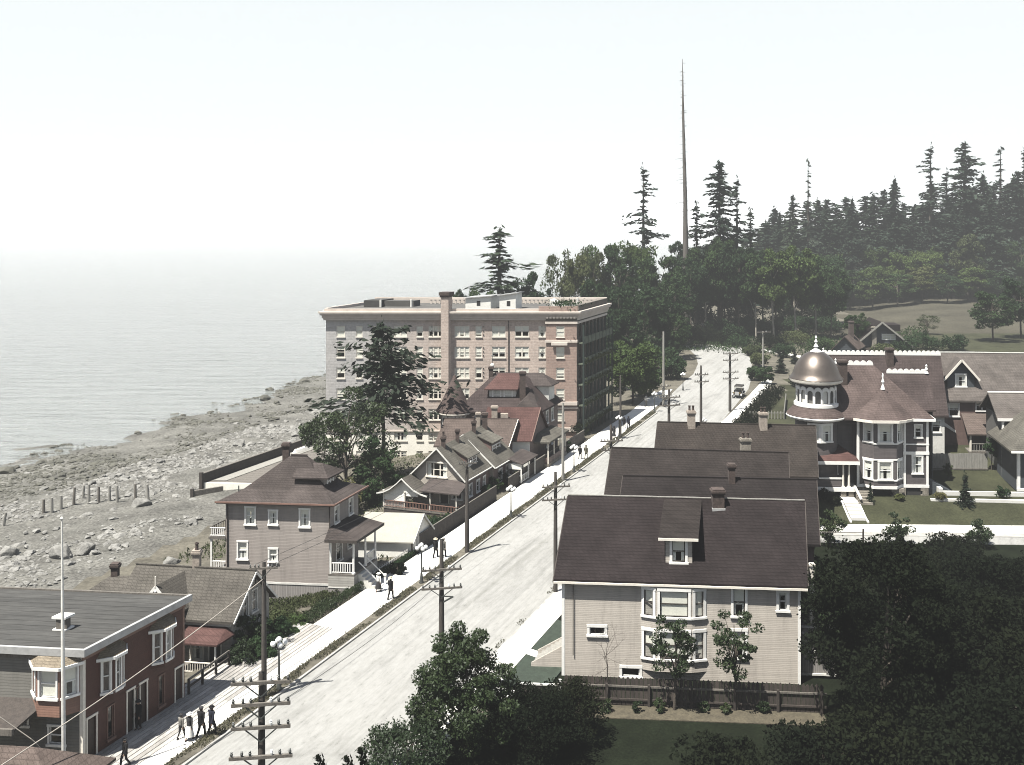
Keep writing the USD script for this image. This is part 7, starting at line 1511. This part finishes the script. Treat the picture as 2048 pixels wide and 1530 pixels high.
F2 = [(1382, 500, 40, 250, 3), (1412, 490, 42, 256, 5), (1442, 455, 46, 258, 3), (1478, 470, 46, 254, 3), (1512, 500, 44, 250, 5), (1548, 488, 50, 247, 2), (1592, 482, 52, 250, 2), (1632, 500, 46, 253, 5), (1662, 528, 36, 250, 3)]
for k, (px, top, hw, Y, kd) in enumerate(F2): plant(L_(kd), px, top, hw, Y, 'park_tree', f'{["", "", "light yellow-green", "dark", "", "pale-trunked"][kd]} tree beyond the road end, {ORD[k]} from the left', 'tree', PARK)
for k, (px, top, hw, Y, kd, w) in enumerate(((1288, 333, 36, 262, 1, 'sparse-topped conifer standing left of the tall bare snag'), (1392, 405, 26, 258, 4, 'thin conifer just right of the tall bare snag'), (1440, 322, 46, 266, 0, 'tall dark conifer with ragged top right of the snag'), (1474, 358, 30, 270, 1, 'slim conifer leaning close right of the tall ragged one'), (1500, 418, 26, 275, 4, 'low conifer at the foot of the tall ragged pair'))):
    plant(C_(kd), px, top, hw, Y, 'conifer', w)
F4 = [(x, 470 + (i * 37) % 34, 42, 272 + (i * 13) % 16, (1, 3, 0, 1)[i % 4]) for i, x in enumerate(range(1370, 1670, 26))]
for k, (px, top, hw, Y, kd) in enumerate(F4): plant(L_(kd), px, top, hw, Y, 'park_tree', f'dark tree of the second rank beyond the road end, {ORD[k]} from the left', 'tree', PARK)
for k, (px, py, R, H) in enumerate(((1400, 684, 5, 4), (1445, 676, 5, 4.5), (1495, 672, 5, 4.5), (1545, 668, 5, 4), (1600, 668, 5, 4.5), (1650, 664, 5, 4), (1420, 655, 6, 5), (1480, 650, 6, 5), (1560, 648, 6, 5), (1630, 645, 6, 5))): p = gt(px, py); U = broadleaf(260 + k, H, R, .04, 3600, .5, clusters=30, spread=.3); T = Thing('understorey_bush', f'dark bush under the trees beyond the road end, {ORD[k]} of the {"front" if k < 6 else "rear"} line', 'bush', p, 'understorey beyond the road end'); T.raw('stem', (U[0][0] + T.base, U[0][1]), 'bark'); T.raw('crown', (U[1][0] + T.base, U[1][1]), 'leaf_dark' if k % 3 else 'leaf_black')
F3 = sorted([(1745, 528, 40, 330, 6), (1795, 540, 38, 326, 0), (1845, 530, 38, 328, 4), (1895, 545, 38, 325, 1), (1945, 530, 40, 330, 6), (1700, 530, 38, 334, 1), (1660, 520, 36, 336, 0), (1990, 535, 38, 328, 1)])
for k, (px, top, hw, Y, kd) in enumerate(F3): plant(L_(kd), px, top, hw, Y, 'park_tree', f'rounded bushy tree along the far edge of the meadow, {ORD[k]} from the left', 'tree', 'trees along the far edge of the meadow')
plant(L_(1), 1986, 575, 44, 222, 'leafy_tree', 'dense dark tree closing the right end of the meadow'); plant(L_(1), 2042, 548, 46, 228, 'leafy_tree', 'dark tree cut by the right frame edge beyond the meadow'); plant('airy_tree_kind', 1856, 626, 22, 236, 'young_tree', 'small thin tree standing alone on the meadow behind the chalet')
plant(L_(3), 1712, 618, 24, 214, 'leafy_tree', 'dark tree with bare trunk just left of the chalet roof')
n3 = 0
for row, (Y, tops, step, kinds) in enumerate(((345, (468, 505), 40, [4, 6, 0, 2]), (375, (440, 478), 42, [1, 0, 1, 4]), (410, (415, 450), 44, [1, 0, 1, 1]))):
    for px in range(1530 - row * 10, 2080, step):
        t = float(rng.uniform(*tops)) - (px - 1800) * .05; plant(L_(int(rng.choice(kinds))), px + float(rng.uniform(-10, 10)), t, 34 + float(rng.uniform(-4, 8)), Y + float(rng.uniform(-8, 8)), 'forest_tree', f'hazy leafy tree in the {["front", "middle", "back"][row]} rank of the right-hand forest, {ORD[(px - 1530 + row * 10) // step]} from the left', 'tree', 'forest on the right')
for k, (px, top, hw, Y, kd) in enumerate(sorted(((1532, 440, 22, 340, 4), (1560, 424, 22, 345, 2), (1585, 390, 26, 340, 0), (1617, 320, 18, 348, 3), (1650, 408, 26, 350, 2), (1678, 428, 24, 352, 0), (1705, 398, 28, 350, 2), (1745, 394, 26, 355, 0), (1790, 358, 36, 350, 2), (1826, 415, 26, 352, 0), (1860, 292, 34, 356, 1), (1893, 342, 32, 360, 1), (1927, 284, 46, 352, 0), (1965, 348, 40, 356, 2), (2000, 297, 32, 360, 3), (2036, 342, 36, 356, 0), (1980, 395, 34, 345, 2), (1905, 420, 34, 345, 2), (2050, 300, 30, 366, 1)))):
    plant(C_(kd), px, top, hw, Y, 'conifer', f'hazy conifer on the right skyline, {ORD[k]} from the left' + (', sparse spire' if kd == 3 else ''), 'tree', 'conifers on the right skyline')
for k, px in enumerate(range(1530, 2060, 20)):
    plant(C_((0, 2, 0, 4)[k % 4]), px + float(rng.uniform(-6, 6)), 432 - (px - 1545) * .14 + float(rng.uniform(-22, 22)), 44 + float(rng.uniform(-6, 12)), 372 + float(rng.uniform(-6, 6)), 'conifer', f'hazy dark conifer in the massed rank below the right skyline, {ORD[k]} from the left', 'tree', 'massed conifers on the right')
# the tall bare snag
b = dp(1372, 690, 258); b[2] = 0; T = Thing('tree_snag', 'immensely tall bare dead trunk rising above the forest', 'tree', b)
H = EYE + (HY - 118) * 258 / FOC; m = MB().tube([b - [0, 0, 1], b + [0, 0, 12], b + [-.2, 0, H * .5], b + [-.75, 0, H * .8], [b[0] - .9, b[1], H]], [1.1, .85, .52, .30, .06], 10); T.part('trunk', m, 'snag_wood', smooth=True)
g = np.random.default_rng(5); st = MB()
for _ in range(150):
    z = g.uniform(30, H - 1); a = g.uniform(0, 6.28); l = g.uniform(.5, 1.7) * (1.1 - z / H * .5) * (2.2 if g.random() < .12 and z < 55 else 1); x0 = b[0] - .9 * z / H; st.tube([(x0, b[1], z), (x0 + l * math.cos(a), b[1] + l * math.sin(a), z - .1 * l)], [.07, .02], 3, False)
T.part('branch_stubs', st, 'snag_wood')
# around the road and the block
def shrub(name, label, loc, R, H, n, lf, leaf_, seed, cat='shrub', base=.05, clusters=26, spread=.3, group=None, limbs=5, hollow=.35, top=1., cone=False):
    t, c = broadleaf(seed, H, R, base, n, leaf_, clusters=clusters, spread=spread, limbs=limbs, hollow=hollow, top=top, cone=cone); T = Thing(name, label, cat, loc, group); T.raw('stem', (t[0] + T.base, t[1]), 'bark', smooth=True); T.raw('crown', (c[0] + T.base, c[1]), lf); return T
def at(px, py, z=None): return gt(px, py) if z is None else gp(px, py, z)
p = at(1266, 806); shrub('round_tree', 'dense rounded green tree beside the apartment block, left of the road', p, 5.0, (806 - 672) * p[1] / FOC, 15000, 'leaf_light', .42, 61, 'tree', clusters=60, spread=.25)
p = at(1220, 790); shrub('leafy_tree', 'dark tree squeezed between the apartment block and the round green tree', p + [-1, 4, 0], 3.4, 10, 7000, 'leaf_dark', .42, 62, 'tree')
p = at(1296, 800); shrub('dark_hedge', 'dark bushy hedge shading the far pavement behind the round tree', p + [0, 4, 0], 3.5, 4.5, 6000, 'leaf_dark', .36, 63, 'hedge')
for k, (px, py, R, H) in enumerate(((1372, 762, 3.0, 4.2), (1345, 748, 3.4, 6), (1362, 722, 3.5, 8), (1385, 690, 3.2, 7))): p = at(px, py); shrub('roadside_shrub', f'dark shrub massed along the left of the road bend, {ORD[k]} going up', p + [-2.5, 2, 0], R, H, 4500, 'leaf_dark', .42, 64 + k)
for k, (px, py, R, H, lf) in enumerate(sorted(((1532, 770, 1.6, 3.4, 'leaf_dark'), (1512, 762, 1.8, 2.6, 'leaf_dark'), (1520, 735, 2.0, 3.0, 'leaf_olive'), (1506, 712, 2.2, 2.4, 'leaf_olive'), (1545, 700, 4, 3.4, 'leaf_black'), (1590, 690, 4.5, 3.0, 'leaf_olive'), (1640, 700, 4, 2.6, 'leaf_mid'), (1570, 715, 2.4, 3.0, 'leaf_dark'), (1480, 694, 4, 2.2, 'leaf_dark'), (1430, 688, 5, 2.0, 'leaf_black'), (1600, 775, 1.7, 2.6, 'leaf_black'), (1850, 700, 4, 3, 'leaf_dark'), (1910, 702, 3, 3, 'leaf_dark'), (1800, 705, 3, 2.4, 'leaf_dark'), (1770, 712, 3, 2.2, 'leaf_olive')))):
    p = at(px, py); shrub('garden_shrub', f'shrub among the gardens right of the road bend, {ORD[k]} from the left', p + [0, 1, 0], R, H, 3200, lf, .34, 80 + k, group='shrubs right of the road bend')
cone = conifer(90, 5, 1.35, .02, 22, 10, .34, .02, .25, 1.0, 8, r0=.1); KIND['clipped_kind'] = (tree_kind('clipped_conifer_kind', cone, 'bark', 'needle_dark', 'foliage'), 5, 1.35)
for px, top, bot, hw, lab in ((1562, 708, 746, 17, 'dark pointed conifer on the lawn left of the dome'), (1589, 697, 728, 10, 'slim dark conifer behind the dome'), (1612, 712, 722, 9, 'small dark conifer close to the dome finial'), (1930, 950, 1010, 18, 'dark clipped conifer on the lawn in front of the slate house'), (1741, 965, 1006, 8, 'small dark bush on the lawn below the domed house bay')):
    p = at(px, bot); Y = p[1]; plant('clipped_kind', px, top, hw, Y, 'garden_conifer', lab, 'tree', None, p[2])
p = at(1925, 866); shrub('yard_tree', 'dark leafy tree in the yard behind the domed house', p, 2.3, (866 - 778) * p[1] / FOC, 8000, 'leaf_dark', .3, 97, 'tree'); p = at(1983, 940); shrub('yard_tree', 'small round-headed tree beside the slate house', p, 1.0, (940 - 875) * p[1] / FOC, 2500, 'leaf_dark', .24, 98, 'tree', base=.4)
p = at(1897, 957); shrub('garden_shrub', 'thin garden shrub in the yard right of the domed house', p, .5, 1.8, 700, 'leaf_olive', .18, 99)
for k, (px, py, R, H, lf) in enumerate(sorted(((1650, 1000, .9, 1.2, 'leaf_black'), (1668, 1008, .7, .8, 'leaf_black'), (1642, 985, .8, 1.6, 'leaf_dark'), (1690, 968, .4, .6, 'leaf_dark'), (1800, 1000, .5, .6, 'leaf_olive'), (1868, 975, .7, .9, 'leaf_olive'), (1880, 1000, .6, .8, 'dry_leaf'), (2005, 995, .8, 1.1, 'leaf_dark')))): p = at(px, py); shrub('flower_shrub', f'low bush on the lawn around the domed house, {ORD[k]} from the left', p, R, H, 900, lf, .18, 110 + k, group='bushes around the domed house')
# shore side gardens
fir = conifer(72, 19.5, 7.2, .44, 20, 7, .85, .22, .12, .45, 20, r0=.26)
p = np.array([-15.6, 121.5, -2.0]); T = Thing('shore_fir', 'irregular dark fir with bare lower trunk in front of the apartment block', 'tree', p); T.raw('trunk', (fir[0][0] + p, fir[0][1]), 'bark', smooth=True); T.raw('boughs', (fir[1][0] + p, fir[1][1]), 'needle_dark')
p = np.array([-18.6, 112.5, -2.4]); shrub('shore_tree', 'broad dark-leaved tree with open limbs below the fir', p, 5.4, 13.6, 11000, 'leaf_near', .34, 75, 'tree', clusters=54, limbs=22, spread=.2, hollow=.5); shrub('shore_tree', 'lower leafy tree at the right foot of the fir', p + [3.6, -2.4, 0], 3.2, 8.6, 7000, 'leaf_dark', .3, 76, 'tree')
shrub('purple_bush', 'dusky round bush left of the broad tree, above the pink house roof', np.array([-20.6, 108.5, -2.5]), 1.9, 6.4, 3500, 'leaf_black', .26, 77); shrub('blossom_bush', 'pale blossoming bush under the broad tree', np.array([-17.6, 106.8, -2.4]), 1.7, 4.8, 2600, 'dry_leaf', .26, 78)
for k, (px, py, R, H, lf) in enumerate(sorted(((780, 985, 1.4, 2.6, 'leaf_dark'), (740, 975, 1.6, 3.2, 'leaf_dark'), (850, 1050, .9, .9, 'leaf_olive'), (875, 1055, .9, 1.0, 'leaf_dark'), (900, 1045, .8, .8, 'leaf_dark'), (1000, 975, 1.1, 2.2, 'leaf_black'), (985, 985, 1.1, 1.8, 'leaf_dark'), (970, 995, .9, 1.5, 'leaf_dark'), (1160, 880, 1.2, 2.6, 'leaf_black'), (1130, 905, .8, 1.6, 'leaf_dark'), (795, 1150, .7, 1.0, 'leaf_black'), (1065, 940, .6, 1.1, 'leaf_dark')))): p = at(px, py); shrub('front_shrub', f'dark shrub along the shore-side gardens, {ORD[k]} from the left', p, R, H, 1600, lf, .2, 130 + k, group='shrubs of the shore-side gardens')
for k, (x, y, R, H, lf) in enumerate(((-18.4, 69.6, 1.5, 3.1, 'leaf_near'), (-17.3, 71.2, 1.6, 2.6, 'leaf_dark'), (-18.2, 67.8, 1.1, 2.2, 'leaf_near'), (-17.2, 69.2, 1.2, 2.0, 'leaf_dark'), (-16.4, 72.8, 1.2, 1.6, 'leaf_mid'), (-15.9, 74.5, 1.0, 1.3, 'leaf_mid'), (-17.6, 75.2, 1.2, 1.1, 'leaf_olive'))): shrub('big_shrub', f'dark glossy shrub heaped between grey cottage and lamp, {ORD[k]} from the cottage', np.array([x, y, -.7]), R, H, 5000, lf, .16, 150 + k, group='shrubs beside the grey cottage')
g = np.random.default_rng(8)
def strip_foliage(name, label, d0, d1, s0, s1, h, n, size, lf, cat=None, kind=None, gap=0.0, zb=0.0):
    d = g.uniform(d0, d1, n); s = g.uniform(s0, s1, n); P = KO + s[:, None] * KT + d[:, None] * KN; m = meshkit.fbm(np.stack([s * .55, d, 0 * s], -1), 3, 4); kz = np.ones(n, bool) if not gap else m > gap
    z = np.maximum(terrain(P[:, 0], P[:, 1]), -9) + zb + g.random(n) ** .8 * h * (.4 + m); Q = np.column_stack([P, z])[kz]
    return single(name, leaf_quads(Q, size, g, aspect=.4, along=np.tile([0, 0, 1.], (len(Q), 1)), jit=.6), lf, label, cat, kind=kind)
strip_foliage('hedge', 'low clipped hedge along the pavement below the pink house', 4.2, 5.3, 6.5, 18.5, .75, 9000, .13, 'leaf_near', 'hedge'); strip_foliage('hedge', 'dark low hedge beside the white garage and picket fence', 4.2, 4.7, 18.5, 24, .55, 3500, .13, 'leaf_dark', 'hedge')
strip_foliage('grass', 'rough grass growing over the bank before the pink house', 5.2, 11.5, 5.0, 17.5, .35, 16000, .2, 'grass_blade', 'grass', 'stuff', .38)
strip_foliage('verge_grass', 'dry clumpy grass along the verge between kerb and pavement', .22, 1.0, -48, 96, .2, 34000, .13, 'verge_grass', 'grass', 'stuff', .38, .1); strip_foliage('weeds', 'dry weeds scattered at the right road edge', -10.15, -9.7, -5, 46, .12, 2600, .13, 'verge_grass', 'weeds', 'stuff', .52)
strip_foliage('weeds', 'tangled weeds between the shore houses', 5.5, 30, 20, 66, .5, 16000, .3, 'leaf_olive', 'weeds', 'stuff', .45); strip_foliage('weeds', 'undergrowth under the park trees by the road end', -40, 14, 170, 215, .9, 15000, .5, 'leaf_dark', 'undergrowth', 'stuff', .42)
strip_foliage('hedge', 'dark straggling hedge along the far right pavement, left of the domed house', -16.2, -12.9, 78, 122, 1.5, 9000, .3, 'leaf_black', 'hedge')
# the near gardens on the right
def near(name, label, loc, R, H, n, lf, sz, seed, **kw): return shrub(name, label, np.array(loc, float), R, H, n, lf, sz, seed, **kw)
near('big_bush', 'large glossy-leaved bush at the bottom centre, overlapping the road', (-2.6, 56.5, 0), 4.3, 7.7, 34000, 'leaf_near', .17, 170, clusters=150, spread=.125, cat='bush', hollow=.25, cone=True)
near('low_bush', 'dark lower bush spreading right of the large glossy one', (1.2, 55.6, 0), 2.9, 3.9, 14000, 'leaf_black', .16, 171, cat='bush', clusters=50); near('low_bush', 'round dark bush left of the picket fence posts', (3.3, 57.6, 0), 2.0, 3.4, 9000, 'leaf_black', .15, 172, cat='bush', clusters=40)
near('low_bush', 'dark bush at the bottom edge left of the large glossy one', (-5.6, 53.6, 0), 2.6, 3.0, 10000, 'leaf_near', .16, 173, cat='bush', clusters=40)
near('young_tree', 'young leafy tree on the left before the tan house bay', (9.95, 61.2, 0), 1.45, 6.2, 3600, 'leaf_near', .17, 174, cat='tree', base=.3, clusters=30, spread=.24, limbs=12, hollow=.5); near('young_tree', 'young leafy tree on the right before the tan house', (13.75, 61.2, 0), 1.6, 6.4, 3400, 'leaf_near', .17, 175, cat='tree', base=.3, clusters=30, spread=.24, limbs=12, hollow=.5)
T = Thing('bare_tree', 'small leafless tree in front of the tan house wall', 'tree', (6.0, 62.9, 0)); g5 = np.random.default_rng(6)
def twig(m, p, d, l, r, depth):
    q = p + d * l; m.tube([p, (p + q) / 2 + g5.normal(0, .03, 3) * l, q], [r, r * .8, r * .6], 4, False)
    if depth:
        for _ in range(3 if depth > 2 else 2): e = d + g5.normal(0, .48, 3) + [0, 0, .12]; twig(m, q, e / np.linalg.norm(e), l * g5.uniform(.62, .82), r * .6, depth - 1)
tr = MB(); twig(tr, np.array([6.0, 62.9, -.1]), np.array([0, 0, 1.]), 1.5, .05, 5); T.part('trunk', tr, 'twig')
for k, (x, y, R, H) in enumerate(((3.6, 61.0, .9, 1.3), (5.6, 60.9, .5, .8), (7.6, 60.9, .4, .7), (9.0, 60.9, .5, .8), (11.6, 60.9, .45, .6), (13.0, 60.8, .4, .6), (15.3, 60.9, .5, .7))): near('border_plant', f'small plant in the bed along the picket fence, {ORD[k]} from the left', (x, y, 0), R, H, 900, 'leaf_near', .12, 180 + k, clusters=12, group='plants along the picket fence')
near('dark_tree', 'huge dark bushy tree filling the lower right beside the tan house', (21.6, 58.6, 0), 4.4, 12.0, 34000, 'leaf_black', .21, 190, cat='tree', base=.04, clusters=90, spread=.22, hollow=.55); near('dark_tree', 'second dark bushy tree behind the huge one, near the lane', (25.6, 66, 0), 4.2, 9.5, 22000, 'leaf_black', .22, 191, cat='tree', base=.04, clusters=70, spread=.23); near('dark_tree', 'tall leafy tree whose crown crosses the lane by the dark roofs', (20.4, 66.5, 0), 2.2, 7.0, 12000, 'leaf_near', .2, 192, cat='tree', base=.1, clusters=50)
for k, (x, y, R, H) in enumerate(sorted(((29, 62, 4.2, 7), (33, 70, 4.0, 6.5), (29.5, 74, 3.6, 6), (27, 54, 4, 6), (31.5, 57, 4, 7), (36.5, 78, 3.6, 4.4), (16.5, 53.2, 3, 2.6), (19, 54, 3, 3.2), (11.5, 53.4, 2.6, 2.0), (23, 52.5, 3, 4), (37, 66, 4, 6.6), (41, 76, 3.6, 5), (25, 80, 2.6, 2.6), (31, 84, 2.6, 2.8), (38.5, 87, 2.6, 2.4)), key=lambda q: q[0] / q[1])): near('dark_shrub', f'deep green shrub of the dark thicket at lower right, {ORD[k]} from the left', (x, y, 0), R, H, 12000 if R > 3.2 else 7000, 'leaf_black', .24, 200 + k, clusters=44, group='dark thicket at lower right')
for k, (x, y, H) in enumerate(((35.6, 92.2, 3.0), (29.3, 92, 3.2), (43, 92, 2.4))): near('lane_shrub', f'leafy shrub poking up before the pale lane, {ORD[k]} of three', (x, y, 0), 1.4, H, 2600, 'leaf_near', .2, 230 + k, clusters=20)
T = Thing('clothes_pole', 'thin post with a rail before the pale lane', 'post', (31.6, 90, 0)); T.part('post', MB().bar((31.6, 90, 0), (31.6, 90, 2.2), .12), 'dark_wood'); T.part('rail', MB().bar((27.8, 90, 1.9), (31.6, 90, 1.9), .06), 'old_wood')
sap = broadleaf(240, 9.2, .55, .45, 520, .24, clusters=16, spread=.4, limbs=8)
for k, (px, top) in enumerate(((640, 1492), (722, 1482), (693, 1505))): x = (px - CX) * 40 / FOC; H = EYE - (top - HY) * 40 / FOC; T = Thing('sapling', f'leafy shoot tip rising from the bottom edge over the road, {["left", "right, tallest", "middle, lowest"][k]} of three', 'sapling', (x, 40 + k * .2, 0)); S = np.array([.8, .8, H / 9.2]); T.raw('stem', (sap[0][0] * S + T.base, sap[0][1]), 'bark'); T.raw('leaves', (sap[1][0] * np.array([.8, .8, H / 9.2]) + T.base, sap[1][1]), 'leaf_black')
# haze over the water and the park
if HAZE:
    hz = trimesh.creation.box(bounds=[(-9500, -330, -12.0), (9500, 14500, 74.0)])
    mat('air', {'v': ('principled_volume', {'color': (.97, .99, 1.), 'density': HAZE, 'anisotropy': 0.0})}, [], surface=None, volume='v.volume')
    single('haze', hz, 'air', kind='stuff')
